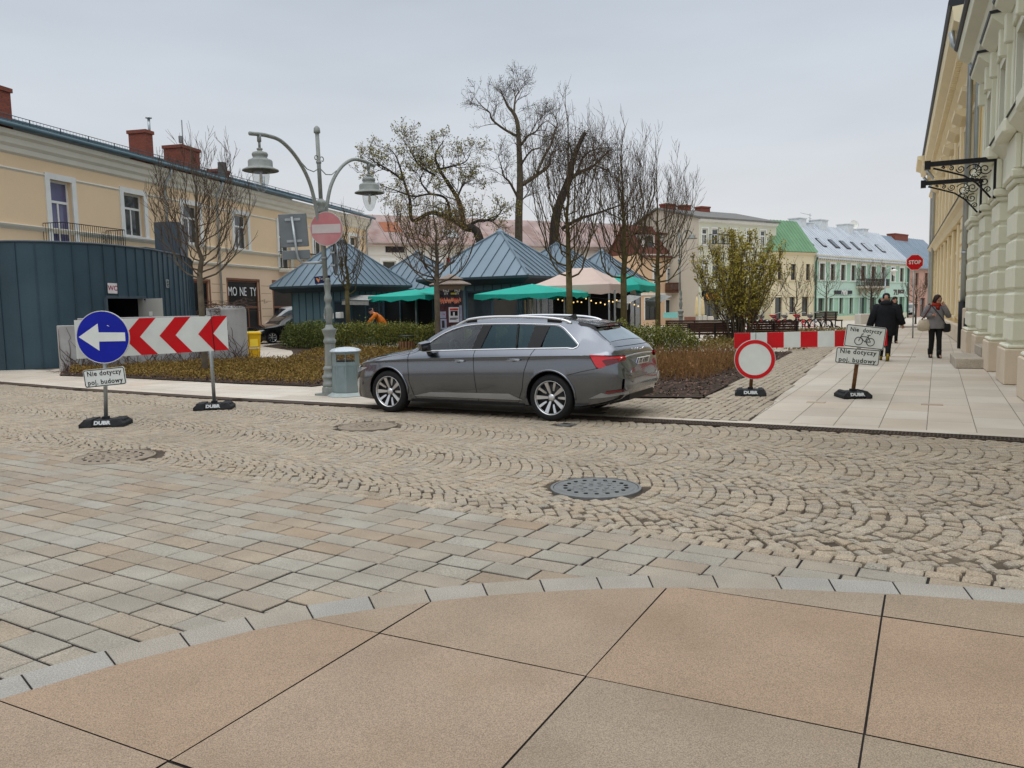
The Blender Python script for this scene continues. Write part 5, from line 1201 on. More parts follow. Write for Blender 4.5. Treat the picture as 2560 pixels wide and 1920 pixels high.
# ------------------------------------------------------------------ other vehicles behind the hedge and far away
def simple_car(name, label, cat, T, loc, ang, paint, WX, hi, front_plate=True, van=False, wr=.32, lamps='front'):
    t = thing(name, label, cat, loc, ang)
    xs = sorted({p[0] for v in T.values() for p in v} | set(np.arange(-1.9, 1.9, .15))); xs = [x for x in xs if -2.6 <= x <= 2.6]
    xs = [x for i, x in enumerate(xs) if i == 0 or x - xs[i - 1] > .012]
    me = loft([car_section(T, x) for x in xs], xs); me.materials.append(paint); cut = []
    for wx in WX:
        for sg in (1, -1):
            mb = MB(Matrix.Translation((wx, sg * .78, wr)) @ Matrix.Rotation(R(90), 4, 'X')); mb.lathe([(wr + .045, -.24), (wr + .045, .24)], 28, sm=False); cut.append(cutter(mb, plastic_m))
    me = boolean(me, cut, None); bo = bpy.data.objects.new('body', me); COL.objects.link(bo); bo.parent = t; shade(me, 32)
    for side in (1, -1):
        mb = MB(); flank(mb, T, [(x, linterp(T['zbl'], x) + .03) for x in np.linspace(hi[0][0], hi[-1][0], 8)], hi, hi[0][0], hi[-1][0], .006, side, 16, 4); mb.build('side_window', pane_m, t, True)
        for wx in WX: make_wheel(t, wx, side * .78, side, wr, wr * .68, 8)
    return t
TC = {k: list(v) for k, v in BODY.items()}
DARKP = mat('black_metallic_paint', (.02, .019, .018), .25, .6, var=.05, coat=1); WHITEP = mat('white_van_paint', (.72, .73, .74), .35, var=.05, coat=.6)
d1 = AT(662, 860, 41); d1.z = 0; hd = Vector((-.72, -.69, 0)).normalized(); an = math.atan2(hd.y, hd.x)
t = simple_car('parked_car', 'black car with chrome grille half hidden behind the left hedge', 'car', TC, d1 + Vector((.75, 1.9, 0)), an, DARKP, (1.42, -1.42), [(x, pinterp([(-1.8, 1.24), (-1.2, 1.34), (-.2, 1.35), (.3, 1.28), (.65, 1.12), (.8, 1.0)], x)) for x in np.linspace(-1.75, .8, 12)])
mb = MB()
for k, (z, w) in enumerate(((.66, .42), (.60, .40), (.54, .34))): mb.tube([(2.26 - abs(y) ** 2 * .9, y, z - (.42 - abs(y)) * .10) for y in np.linspace(-w, w, 9)], .014, 5)
mb.build('grille', chrome_m, t, True)
mb = MB(); mb.hull([(2.36, y, z) for y in (-.4, .4) for z in (.5, .67)] + [(2.2, y, z) for y in (-.45, .45) for z in (.48, .70)]); mb.build('grille_opening', plastic_m, t, True)
mb = MB(); mb.bbox((2.405, 0, .42), (.02, .52, .115), .004); pl = mb.build('number_plate', MATS['plate_white'], t, True)
mb = MB(); mb.text('TK 0047', .09, plane_M((2.417, 0, .42), (1, 0, 0)), .002, bold=.002); mb.build('lettering', black_m, pl, True)
for sg in (1, -1):
    mb = MB(); flank(mb, TC, [(1.86, .70), (2.08, .615), (2.30, .57)], [(1.86, .712), (2.08, .72), (2.30, .645)], 1.86, 2.30, .008, sg, 14, 3); mb.build('headlamp', mat('headlamp_bright', (.6, .6, .58), .15, .3, var=.2), t, True)
mb = MB()
for i in range(10):
    pass
back_w = lambda x0, x1, w0, w1, T: [((x, y, car_z(T, x, y) + .006)) for x in np.linspace(x0, x1, 8) for y in np.linspace(-lerp(w0, w1, (x - x0) / (x1 - x0)), lerp(w0, w1, (x - x0) / (x1 - x0)), 9)]
def screen(t, T, x0, x1, w0, w1, m=None):
    mb = MB(); vs = back_w(x0, x1, w0, w1, T); mb.add([(x + .006, y, z) for x, y, z in vs], [(i * 9 + j, (i + 1) * 9 + j, (i + 1) * 9 + j + 1, i * 9 + j + 1) for i in range(7) for j in range(8)], True); mb.build('windscreen', m or pane_m, t, True)
screen(t, TC, .41, 1.04, .53, .68)
VAN = dict(zb=[(-2.5, .40), (-2.4, .28), (2.2, .25), (2.45, .35)], ys=[(-2.5, .78), (-2.4, .86), (1.9, .86), (2.3, .72), (2.45, .45)], ym=[(-2.5, .82), (-2.4, .93), (1.8, .93), (2.2, .84), (2.38, .6), (2.45, .42)],
    zsh=[(-2.5, .9), (1.4, .92), (1.9, .88), (2.3, .76), (2.45, .62)], ysh=[(-2.5, .82), (-2.4, .93), (1.7, .92), (2.1, .84), (2.35, .6), (2.45, .38)], zbl=[(-2.5, 1.15), (1.0, 1.15), (1.5, 1.06), (2.1, .92), (2.45, .66)], ybl=[(-2.5, .80), (-2.4, .91), (1.2, .90), (1.7, .82), (2.2, .62), (2.45, .32)],
    zrt=[(-2.5, 1.80), (-2.4, 1.86), (.2, 1.86), (.6, 1.72), (1.4, 1.18), (1.6, 1.08), (2.1, .95), (2.45, .68)], yrt=[(-2.5, .72), (-2.4, .78), (.2, .76), (.8, .78), (1.5, .80), (2.1, .58), (2.45, .26)], zt=[(-2.5, 1.86), (-2.4, 1.93), (.2, 1.93), (.5, 1.84), (1.55, 1.14), (2.1, .98), (2.45, .70)])
v1 = AT(668, 850, 45); v1.z = 0
t = simple_car('delivery_van', 'white van behind the black car by the cream house', 'van', VAN, v1 + Vector((1.0, 1.4, 0)), math.atan2(-.62, -.78), WHITEP, (1.5, -1.5), [(x, pinterp([(-.2, 1.78), (.4, 1.7), (1.1, 1.3), (1.3, 1.2)], x)) for x in np.linspace(-.2, 1.3, 8)], van=True)
screen(t, VAN, .55, 1.5, .68, .76)
mb = MB(); mb.bbox((-.6, 0, 2.02), (.10, 1.4, .06), .02); mb.bbox((-1.8, 0, 2.02), (.10, 1.4, .06), .02); mb.build('roof_bar', steel_m, t, True)
v2 = AT(2287, 796, 112); v2.z = gz(0, 112)
dv = Vector((.469, .883, 0)); t = simple_car('delivery_van', 'small white van seen from behind far down the side street', 'van', VAN, v2 + Vector((0, 2, 0)), math.atan2(dv.y, dv.x), WHITEP, (1.5, -1.5), [(x, pinterp([(-.2, 1.78), (.4, 1.7), (1.1, 1.3), (1.3, 1.2)], x)) for x in np.linspace(-.2, 1.3, 8)], van=True)
mb = MB(); mb.box((-2.5, 0, 1.5), (.03, 1.2, .4)); mb.build('rear_window', pane_w, t, True)
mb = MB(); mb.box((-2.52, 0, .5), (.04, 1.75, .35)); mb.build('bumper', plastic_m, t, True)
mb = MB(); mb.box((-2.52, -.1, .85), (.04, .5, .12)); mb.build('number_plate', plastic_m, t, True)
for sg in (1, -1): mb = MB(); mb.box((-2.5, sg * .82, 1.05), (.04, .12, .5)); mb.build('tail_lamp', dred_m, t, True)

# ------------------------------------------------------------------ street lamp with signs
lamp_m = mat('grey_green_enamel', (.235, .255, .24), .5, .15, var=.2, scale=8, bump=.08, bscale=80, stain=(.22, .22, .19), sscale=4, samount=.5)
lampd_m = mat('lamp_underside', (.10, .105, .10), .6)
lens_m = glass('lamp_glass', (.86, .87, .86), base=.06)
LP = G(830, 987)
t = thing('street_lamp', 'ornate grey lamp post with two hanging lanterns beside the litter bin', 'street lamp', LP)
mb = MB(Matrix.Translation(LP))
mb.box((0, 0, .02), (.46, .46, .04), R(-28)); mb.lathe([(.185, .04), (.185, .15), (.165, .17)], 8, sm=False, rot=R(22.5))
mb.lathe([(.165, .16), (.165, .24), (.150, .26), (.155, .33), (.175, .34), (.175, .37), (.145, .40), (.13, .48), (.15, .50), (.15, .53), (.125, .55), (.118, .57)], 24)
mb.lathe([(.112, .56), (.100, 1.02)], 8, sm=False, rot=R(22.5)); mb.lathe([(.105, 1.0), (.125, 1.03), (.12, 1.07), (.10, 1.09), (.10, 1.14), (.125, 1.20), (.14, 1.25), (.145, 1.27), (.08, 1.30), (.064, 1.36)], 24)
mb.build('base', lamp_m, t)
mb = MB(Matrix.Translation(LP) @ Matrix.Diagonal((.76, .76, 1, 1))); mb.lathe([(.082, 1.35), (.072, 1.42), (.088, 1.46), (.096, 1.52), (.098, 1.60), (.088, 1.68), (.068, 1.72), (.065, 1.78), (.082, 1.80), (.096, 1.84), (.096, 1.88), (.078, 1.92), (.068, 1.96), (.072, 2.02), (.080, 2.08), (.078, 2.14), (.064, 2.18), (.070, 2.20), (.070, 2.23), (.055, 2.25)], 24)
for i in range(8):
    a = 2 * math.pi * i / 8
    mb.hull([(r * math.cos(a + d), r * math.sin(a + d), z) for r, d, z in ((.096, -.12, 1.47), (.096, .12, 1.47), (.108, 0, 1.52), (.112, -.2, 1.60), (.112, .2, 1.60), (.116, 0, 1.62), (.10, 0, 1.70))])
    mb.hull([(r * math.cos(a + d + .39), r * math.sin(a + d + .39), z) for r, d, z in ((.07, -.12, 2.0), (.07, .12, 2.0), (.09, -.15, 2.1), (.09, .15, 2.1), (.094, 0, 2.13), (.075, 0, 2.16))])
mb.build('ornament', lamp_m, t)
lean = Vector((-.075, 0, 0))          # the post leans a little
def pole_at(z): return LP + lean * (z / 5.2) + Vector((0, 0, z))
mb = MB(); mb.tube([pole_at(2.2), pole_at(3.62)], .046, 14); mb.tube([pole_at(3.6), pole_at(5.0)], .038, 14); mb.tube([pole_at(4.96), pole_at(4.99), pole_at(5.05), pole_at(5.09)], [.06, .062, .055, .02], 14)
for z in (2.6, 3.05): mb.tube([pole_at(z), pole_at(z + .05)], .06, 14)
mb.tube([pole_at(q) for q in (3.45, 3.5, 3.55, 3.6, 3.64, 3.68, 3.70, 3.74)], [.055, .075, .075, .06, .085, .09, .07, .045], 14); mb.build('pole', lamp_m, t)
ld = Vector((.42, .9, 0)).normalized()
mb = MB(); mb.tube([pole_at(4.42) - Vector((0, 0, .02)), pole_at(4.42) + Vector((0, 0, .02))], .05, 10)
def lantern(sg):
    c0 = pole_at(3.2); E_ = lambda r, z: LP + Vector((lean.x * .7, 0, 0)) + ld * sg * r + Vector((0, 0, z))
    a = MB(); pts = spline([E_(.10, 3.02), E_(.12, 3.4), E_(.30, 3.98), E_(.62, 4.38), E_(1.02, 4.62), E_(1.40, 4.66), E_(1.82, 4.62)], 7); a.tube(pts, .034, 10); a.tube([E_(.0, 3.1), E_(.12, 3.1)], .03, 8); a.tube([E_(.0, 3.5), E_(.14, 3.5)], .03, 8)
    a.tube([E_(.03, 4.30), E_(.18, 4.22), E_(.36, 4.24), E_(.52, 4.34)], .010, 5); a.tube(scrollw(E_, .09, 4.48), .010, 5)
    arm = a.build('arm', lamp_m, t)
    x = 1.60; M = Matrix.Translation(E_(x, 0))
    b = MB(M); b.tube([(0, 0, 4.64), (0, 0, 4.52)], .035, 10); b.tube([(0, 0, 4.53), (0, 0, 4.42)], .022, 8); b.lathe([(.02, 4.42), (.05, 4.41), (.05, 4.39), (.035, 4.375), (.055, 4.36), (.12, 4.34), (.135, 4.31), (.13, 4.285), (.115, 4.26), (.14, 4.23), (.19, 4.215), (.205, 4.19), (.205, 4.10), (.215, 4.09), (.30, 4.05), (.305, 4.035), (.30, 4.03)], 32, cap=False); ho = b.build('lantern_hood', lamp_m, t)
    b = MB(M); b.lathe([(.30, 4.032), (.20, 4.055), (.14, 4.06), (.001, 4.06)], 32, cap=False); b.lathe([(.165, 4.06), (.155, 4.03), (.145, 4.0)], 24, cap=False); b.build('reflector', lampd_m, ho)
    b = MB(M); b.lathe([(.145, 4.01), (.142, 3.93), (.125, 3.84), (.09, 3.74), (.05, 3.685), (.02, 3.668), (.001, 3.665)], 28, cap=False); b.build('lantern_glass', lens_m, ho)
    b = MB(M); b.lathe([(.012, 4.0), (.025, 3.96), (.028, 3.86), (.015, 3.81), (.001, 3.80)], 12, cap=False); b.build('bulb', mat('unlit_bulb', (.7, .69, .65), .3), ho)
def scrollw(E_, r, z): return [E_(r + .07 * math.cos(a) * (1 - k), z + .07 * math.sin(a) * (1 - k)) for k, a in ((i / 12 * .7, R(200 - 330 * i / 12)) for i in range(13))]
lantern(1); lantern(-1); mb.build('pole_clamp', lamp_m, t)
# signs fixed on the post
def tocam(p): return Vector((-p.x, -p.y, 0)).normalized()
def road_disc(par, c, r, n, rimm, facem, roll=0.0):
    o = MB(); M = plane_M(c, n, roll=roll); o.lathe([(r - .012, -.012), (r, -.012), (r, .006), (r - .006, .008), (r - .014, .004), (.001, .004)], 48, M=M, cap=False, sm=False); d = o.build('sign_disc', rimm, par)
    f = MB(); f.lathe([(r - .012, .0075), (.001, .0075)], 48, M=M, cap=False, sm=False); f.build('sign_face', facem, d); return d, M
sgrey = mat('sign_back_grey', (.17, .19, .20), .5, .4, var=.12, scale=5)
faded = mat('faded_red', (.46, .17, .18), .55, var=.18, scale=3, stain=(.46, .27, .27), sscale=1.6, samount=.9)
P_ = AT(816, 572, LP.y - .14); n_ = Vector((-.12, -1, .0)).normalized()
o = thing('road_sign', 'faded round no entry sign high on the lamp post', 'road sign', P_)
d, M = road_disc(o, P_, .318, n_, mat('faded_rim', (.46, .42, .41), .5), faded)
mb = MB(M); mb.bbox((0, 0, .010), (.56, .165, .006), .002); mb.build('bar', mat('faded_white', (.50, .44, .43), .6, var=.1, scale=4), d)
mb = MB(); mb.box(P_ + Vector((0, .07, .12)), (.12, .14, .03)); mb.box(P_ + Vector((0, .07, -.12)), (.12, .14, .03)); mb.build('clamp', steel_m, o)
# second round sign seen nearly edge on
P_ = AT(836, 648, LP.y - .0); P_.x += .02; n_ = Vector((.93, .36, 0)).normalized()
o = thing('road_sign', 'dark back of a round sign turned away just below the no entry sign', 'road sign', P_)
d, M = road_disc(o, P_, .31, n_, sgrey, mat('sign_dark_face', (.02, .022, .025), .5))
mb = MB(); mb.box(P_ - n_ * .04 + Vector((0, 0, .12)), (.1, .2, .03)); mb.box(P_ - n_ * .04 - Vector((0, 0, .12)), (.1, .2, .03)); mb.build('clamp', steel_m, o)
# rectangular pair of backs on a bent bracket
Yb = LP.y - .15
c1, c2 = AT(734, 576, Yb), AT(738, 633, Yb); s_ = Yb / 2000
o = thing('road_sign', 'grey back of a large rectangular sign with a smaller plate on a bent bracket', 'road sign', c1)
roll = R(2.5); Mb = plane_M(c1, (.16, -1, 0), roll=roll)
mb = MB(Mb); mb.bbox((0, 0, 0), (.52, .62, .02), .008); mb.build('sign_plate', sgrey, o)
Mc = plane_M(c2 + Vector((0.02, 0, -.03)), (.16, -1, 0), roll=roll); mb = MB(Mc); mb.bbox((0, 0, 0), (.51, .17, .02), .008); mb.build('sign_plate', sgrey, o)
mb = MB(Mb)
for y in (.2, -.2): mb.box((0, y, .02), (.28, .045, .02))
for y in (.2, -.2):
    for x in (-.1, -.05, .05, .1): mb.box((x, y, .031), (.018, .018, .004))
mb.build('rail', steel_m, o)
mb = MB(); a0 = AT(729, 542, Yb - .06); mb.tube([a0, AT(742, 630, Yb - .06), AT(746, 648, Yb - .05), AT(757, 658, Yb - .02), AT(790, 657, LP.y - .0), pole_at(2.55)], .026, 10); mb.build('bracket_tube', steel_m, o)
# blue toilet pointer behind the pole
P_ = AT(806, 699, LP.y + .12); o = thing('direction_sign', 'small navy toilet pointer sign behind the lamp post', 'sign', P_)
mb = MB(plane_M(P_, (.05, -1, 0), roll=R(5))); mb.bbox((0, 0, 0), (.30, .14, .015), .004); pb = mb.build('sign_plate', mat('navy_sign', (.012, .018, .07), .45), o)
mb = MB(plane_M(P_, (.05, -1, 0), roll=R(5))); mb.text('Toalety', .062, Matrix.Translation((.03, .02, .011)), .002); mb.build('lettering', white_m, pb)
mb = MB(plane_M(P_, (.05, -1, 0), roll=R(5))); mb.hull([(-.12, .03, .010), (-.08, -.05, .010), (-.05, .0, .010), (-.10, .045, .010), (-.1, 0, .012)]); mb.build('pictogram', mat('orange_pictogram', (.75, .28, .10), .5), pb)

# ------------------------------------------------------------------ litter bin and yellow bag
bin_m = mat('blue_grey_steel_bin', (.20, .255, .262), .5, .25, var=.12, scale=4, bump=.05, bscale=60, stain=(.28, .29, .27), sscale=2.5, samount=.35)
B_ = G(868, 989); t = thing('litter_bin', 'blue grey eight sided steel litter bin beside the lamp post', 'litter bin', B_)
rot = R(22.5 - 12)
mb = MB(Matrix.Translation(B_)); mb.lathe([(.37, .0), (.37, .012), (.30, .06), (.285, .07)], 8, sm=False, rot=rot); mb.build('foot', mat('pale_bin_foot', (.36, .41, .40), .6, .2, var=.12, scale=4), t)
mb = MB(Matrix.Translation(B_)); k = 8; prof = [(.268, .07), (.275, .10), (.258, .60), (.254, .63)]
def oct_(r, i): a = 2 * math.pi * i / 8 + rot; return Vector((r * math.cos(a), r * math.sin(a)))
for (r0, z0), (r1, z1) in zip(prof, prof[1:]):
    for i in range(8): a, b, c, d = oct_(r0, i), oct_(r0, i + 1), oct_(r1, i + 1), oct_(r1, i); mb.quad((a.x, a.y, z0), (b.x, b.y, z0), (c.x, c.y, z1), (d.x, d.y, z1))
OPEN = [i for i in range(8) if True]
for i in range(8):
    a, b = oct_(.254, i), oct_(.254, i + 1); m = (a + b) / 2
    facing = (m.normalized().dot(Vector((-B_.x, -B_.y)).normalized()))
    opening = i in sorted(range(8), key=lambda q: -((oct_(1, q) + oct_(1, q + 1)) / 2).dot(Vector((.50, -.86))))[:2] or i in sorted(range(8), key=lambda q: ((oct_(1, q) + oct_(1, q + 1)) / 2).dot(Vector((.50, -.86))))[:2]
    def pq(s, z): p = a.lerp(b, s); return (p.x, p.y, z)
    if not opening: mb.quad(pq(0, .63), pq(1, .63), pq(1, .86), pq(0, .86))
    else:
        mb.quad(pq(0, .63), pq(1, .63), pq(1, .66), pq(0, .66)); mb.quad(pq(0, .80), pq(1, .80), pq(1, .86), pq(0, .86)); mb.quad(pq(0, .66), pq(.04, .66), pq(.04, .80), pq(0, .80)); mb.quad(pq(.96, .66), pq(1, .66), pq(1, .80), pq(.96, .80))
mb.build('bin_body', bin_m, t)
mb = MB(Matrix.Translation(B_)); mb.lathe([(.24, .62), (.001, .60)], 8, cap=False, rot=rot); mb.build('inner_bucket', dark_m, t)
mb = MB(Matrix.Translation(B_))
for i in range(8):
    a, b = oct_(.272, i), oct_(.272, i + 1); n = ((a + b) / 2).normalized(); u = (b - a).normalized(); c = (a + b) / 2
    for s0, s1, z0, z1 in ((-.07, .07, .135, .142), (-.07, .07, .575, .582), (-.07, -.064, .135, .58), (.064, .07, .135, .58)):
        q = c + u * (s0 + s1) / 2; zz = (z0 + z1) / 2; sh = (zz - .1) / .5 * .014
        mb.box((q.x - n.x * sh, q.y - n.y * sh, zz), (s1 - s0, .010, z1 - z0), math.atan2(u.y, u.x))
mb.build('panel_relief', bin_m, t)
mb = MB(Matrix.Translation(B_)); mb.lathe([(.29, .845), (.30, .86), (.25, .90), (.15, .925), (.001, .935)], 8, sm=False, rot=rot, cap=False); mb.lathe([(.29, .845), (.001, .85)], 8, sm=False, rot=rot, cap=False); mb.build('lid', mat('pale_bin_lid', (.50, .56, .60), .4, .2, var=.08), t)
bag_m = mat('yellow_bag', (.62, .33, .02), .35, var=.2, scale=10, bump=.5, bscale=18)
C_ = G(905, 985); bm = bmesh.new(); bmesh.ops.create_icosphere(bm, subdivisions=4, radius=.2)
for v in bm.verts:
    n = mnoise.noise(v.co * 14) * .022 + mnoise.noise(v.co * 5) * .03; v.co = v.co * (1 + n / .2); v.co.z *= 1.15
    if v.co.z > .1: v.co.x *= 1 - (v.co.z - .1) * 4.2; v.co.y *= 1 - (v.co.z - .1) * 4.2
    v.co.z = max(v.co.z, -.2) + .2
me = bpy.data.meshes.new('b'); bm.to_mesh(me); bm.free()
t = thing('rubbish_bag', 'crumpled yellow rubbish bag between the litter bin and the parked car', 'rubbish bag', C_, scale=1.15)
mb = MB(); mb.add([tuple(v.co) for v in me.vertices], [tuple(p.vertices) for p in me.polygons], True); mb.build('bag', bag_m, t, True)
for sx_ in (-1, 1):
    mb = MB(); mb.hull([(sx_ * .02, 0, .36), (sx_ * .05, .03, .38), (sx_ * .16, .02, .46), (sx_ * .18, -.01, .58), (sx_ * .11, -.02, .55), (sx_ * .07, -.03, .42)], True); mb.build('tie', bag_m, t, True)

# ------------------------------------------------------------------ road works signs
sblue = mat('sign_blue', (.004, .012, .30), .42, var=.12, scale=5); swhite = mat('sign_white', (.66, .69, .66), .5, var=.06, scale=5, stain=(.5, .5, .46), sscale=3, samount=.25); sred = mat('sign_red', (.56, .006, .012), .45, var=.08, scale=4, stain=(.45, .02, .02), sscale=3, samount=.5)
rimg = mat('sign_rim', (.55, .56, .54), .45, .3)
def rubber_base(par, c, ang, L_=.74, W_=.42, text=True):
    M = Matrix.Translation(c) @ Matrix.Rotation(ang, 4, 'Z'); mb = MB(M)
    for sg in (-1, 1):
        mb.hull([(sg * x, y, z) for x, y, z in ((.135, -W_ / 2, 0), (.135, W_ / 2, 0), (L_ / 2, -W_ / 2, 0), (L_ / 2, W_ / 2, 0), (L_ / 2, -W_ / 2, .05), (L_ / 2, W_ / 2, .05), (L_ / 2 - .07, -W_ / 2 + .03, .115), (L_ / 2 - .07, W_ / 2 - .03, .115), (.135, -W_ / 2 + .03, .115), (.135, W_ / 2 - .03, .115))])
    mb.hull([(x, y, z) for x in (-.14, .14) for y, z in ((-W_ / 2 + .02, .02), (W_ / 2 - .02, .02), (-W_ / 2 + .06, .10), (W_ / 2 - .06, .10))])
    for sg in (-1, 1):
        mb.bbox((sg * (L_ / 2 - .055), 0, .085), (.05, W_ * .6, .05), .012)
    mb.box((0, 0, .11), (.09, .09, .06)); b = mb.build('rubber_foot', rubber_m, par)
    if text:
        tm = MB(); tm.text('DUBR', .075, M @ Matrix.Translation((0, -W_ / 2 + .036, .062)) @ Matrix.Rotation(R(64), 4, 'X') , .003, bold=.004, sx=1.15); tm.build('lettering', mat('raised_white_letter', (.5, .52, .52), .6), b)
    return b
def plate(par, c, n, w, h, roll, lines, size, r=.03, th=.012, ls=1.3, bike=False, ty=0.0, sx=1.0):
    M = plane_M(c, n, roll=roll)
    def rr(w, h, r, z): 
        o = []
        for cx, cy, a0 in ((w / 2 - r, h / 2 - r, 0), (-w / 2 + r, h / 2 - r, 90), (-w / 2 + r, -h / 2 + r, 180), (w / 2 - r, -h / 2 + r, 270)):
            for k in range(5): a = R(a0 + 22.5 * k); o.append(M @ Vector((cx + r * math.cos(a), cy + r * math.sin(a), z)))
        return o
    mb = MB(); mb.prism(rr(w, h, r, -th / 2), M.to_3x3() @ Vector((0, 0, th))); p = mb.build('sign_plate', swhite, par)
    mb = MB(); A, B = rr(w - .012, h - .012, r - .004, th / 2 + .002), rr(w - .034, h - .034, r - .012, th / 2 + .002); k = len(A)
    mb.add(A + B, [(i, (i + 1) % k, k + (i + 1) % k, k + i) for i in range(k)]); mb.build('border', black_m, p)
    mb = MB()
    for i, s in enumerate(lines): mb.text(s, size, M @ Matrix.Translation((0, ty + ((len(lines) - 1) / 2 - i) * size * ls, th / 2 + .002)), .002, bold=size * .016, space=1.12, sx=sx)
    mb.build('lettering', black_m, p)
    if bike:
        mb = MB(); T = lambda x, y: M @ Vector((x, y - .055, th / 2 + .003)); q = .0055
        for cx in (-.095, .095): mb.tube([T(cx + .062 * math.cos(a), -.02 + .062 * math.sin(a)) for a in np.linspace(0, 2 * math.pi, 29)], q, 5, cap=False)
        for ln in ([(-.095, -.02), (-.062, .075), (-.05, .10), (-.03, .105)], [(-.066, .06), (.05, .06)], [(-.07, .045), (.005, -.025)], [(.005, -.025), (.055, .085)], [(.005, -.025), (.095, -.02)], [(.095, -.02), (.047, .06)], [(.03, .088), (.082, .088)]): mb.tube([T(*z) for z in ln], q, 5)
        mb.build('bicycle_pictogram', black_m, p)
    return M
# 1: blue keep left sign
b1 = G(266, 1064); b1.z = 0
t = thing('road_sign', 'round blue sign with a white left arrow on a black rubber foot', 'road sign', b1)
n1 = Vector((.02, -1, 0)).normalized()
rubber_base(t, b1, R(8), .62, .42)
c1 = AT(257.5, 843, b1.y - .05); pt = AT(256, 745, b1.y)
mb = MB(); mb.tube([b1 + Vector((0, 0, .08)), c1 + Vector((0, .06, .15))], .028, 10); mb.build('post', steel_m, t)
d, M = road_disc(t, c1, .385, n1, rimg, sblue)
mb = MB(M); ar = [(-.345, .01), (-.06, .20), (-.055, .072), (.325, .062), (.325, -.062), (-.055, -.062), (-.06, -.195)]; mb.prism([(x, y, .008) for x, y in ar], (0, 0, .003)); mb.build('arrow', swhite, d)
mb = MB(M); mb.tube([(.075, .17, .010), (.105, .155, .010)], .004, 4); mb.build('scratch', swhite, d)
plate(t, AT(262, 943, b1.y - .06), n1, .605, .262, R(4.6), ['Nie dotyczy', 'poj. budowy'], .098, sx=.93)
# 2: chevron board between the blue sign and the second foot
b2 = G(537, 1022); b2.z = 0
pL, pR = AT(189, 849, b1.y + .10), AT(568.5, 832, b2.y - .12)
t = thing('road_barrier', 'white barrier board with three red chevrons pointing left', 'barrier', b2)
rubber_base(t, b2, R(10), .62, .42)
dx = (pR - pL); Lb = dx.length; ux = dx.normalized(); nb = Vector((ux.y, -ux.x, 0)).normalized(); uz = nb.cross(ux); uz = -uz if uz.z < 0 else uz; Hb = .573
mb = MB(); mb.tube([b2 + Vector((0, 0, .08)), Vector((b2.x - .02, b2.y + .01, 1.3))], .03, 10); mb.build('post', steel_m, t)
mb = MB(); mb.hull([pL + ux * (Lb if i else 0) + uz * (Hb / 2 * j) + nb * k for i in (0, 1) for j in (-1, 1) for k in (-.008, .008)]); bd = mb.build('board', swhite, t)
def bs(u, v):
    d = ray(u, v); c = Vector((0, 0, CH)); k = nb.dot(pL + nb * .008 - c) / nb.dot(d); return (c + d * k - pL).dot(ux)
Z2 = lambda x, y: (x * .2893, 660 + y * .2893)
tips = [bs(*Z2(1210, 632)), bs(*Z2(1517, 615)), bs(*Z2(1843, 603))]; outs = [bs(*Z2(1065, 640)), bs(*Z2(1375, 628)), bs(*Z2(1712, 606))]
per = (tips[2] - tips[0]) / 2; wv = sum(a - b for a, b in zip(tips, outs)) / 3
tips = [tips[0] - per] + tips; sk = bs(*Z2(1345, 460)) - tips[1]
for tp in tips:
    pts = [(tp - wv, 0), (tp - wv + sk, Hb / 2), (tp + sk, Hb / 2), (tp, 0), (tp + sk, -Hb / 2), (tp - wv + sk, -Hb / 2)]
    for half in ([pts[0], pts[1], pts[2], pts[3]], [pts[0], pts[3], pts[4], pts[5]]): pass
    mb = MB(); W3 = lambda q: pL + ux * min(q[0], Lb) + uz * q[1] + nb * .0095
    def seg(q):
        c_ = clip(q, [(0, -Hb / 2), (Lb, -Hb / 2), (Lb, Hb / 2), (0, Hb / 2)]); return c_
    for half in ([pts[0], pts[3], pts[2], pts[1]], [pts[5], pts[4], pts[3], pts[0]]):
        c_ = seg(half)
        if len(c_) >= 3: mb.poly([W3(q) for q in c_])
    if mb.f: mb.build('chevron', sred, bd)
mb = MB(); sstr = bs(*Z2(1830, 600)); mb.tube([pL + ux * sstr + uz * (Hb / 2 + .1) + nb * .012, pL + ux * (sstr + .03) - uz * (Hb / 2 + .02) + nb * .012], .006, 5); mb.build('wire', black_m, t)
# 3: red ring sign, 4: striped board, 5: leaning plates
b3 = G(1876, 989); b3.z = .01
t = thing('road_sign', 'round white sign with a red ring on a rusty post and rubber foot', 'road sign', b3)
rubber_base(t, b3, R(-16), .52, .46)
c3 = AT(1887, 898.5, b3.y - .07); mb = MB(); mb.tube([b3 + Vector((0, 0, .08)), c3 + Vector((.0, .06, .1))], .03, 10); mb.build('post', rust_m, t)
n3 = Vector((-.18, -1, .05)).normalized(); d, M = road_disc(t, c3, .345, n3, rimg, swhite)
mb = MB(M); k = 56; A = [(.334 * math.cos(2 * math.pi * i / k), .334 * math.sin(2 * math.pi * i / k), .0105) for i in range(k)]; B = [(.272 * math.cos(2 * math.pi * i / k), .272 * math.sin(2 * math.pi * i / k), .0105) for i in range(k)]; mb.add(A + B, [(i, (i + 1) % k, k + (i + 1) % k, k + i) for i in range(k)]); mb.build('red_ring', sred, d)
b4 = G(2132, 994); b4.z = .008
t = thing('road_sign', 'two white plates leaning on a rusty post, bicycle plate above', 'road sign', b4)
rubber_base(t, b4, R(-2), .46, .46)
c4, c5 = AT(2161.5, 842.5, b4.y - .10), AT(2143.5, 891, b4.y - .10); top4 = AT(2152, 835, b4.y)
mb = MB(); mb.tube([b4 + Vector((0, 0, .08)), top4], .032, 10); mb.build('post', rust_m, t)
n4 = Vector((-.10, -1, 0)).normalized()
plate(t, c4 + Vector((0, -.014, 0)), n4, .635, .37, R(-7.2), ['Nie  dotyczy'], .092, bike=True, ty=.105, sx=.94)
plate(t, c5, n4, .70, .262, R(-5.4), ['Nie dotyczy', 'poj. budowy'], .106, sx=1.0)
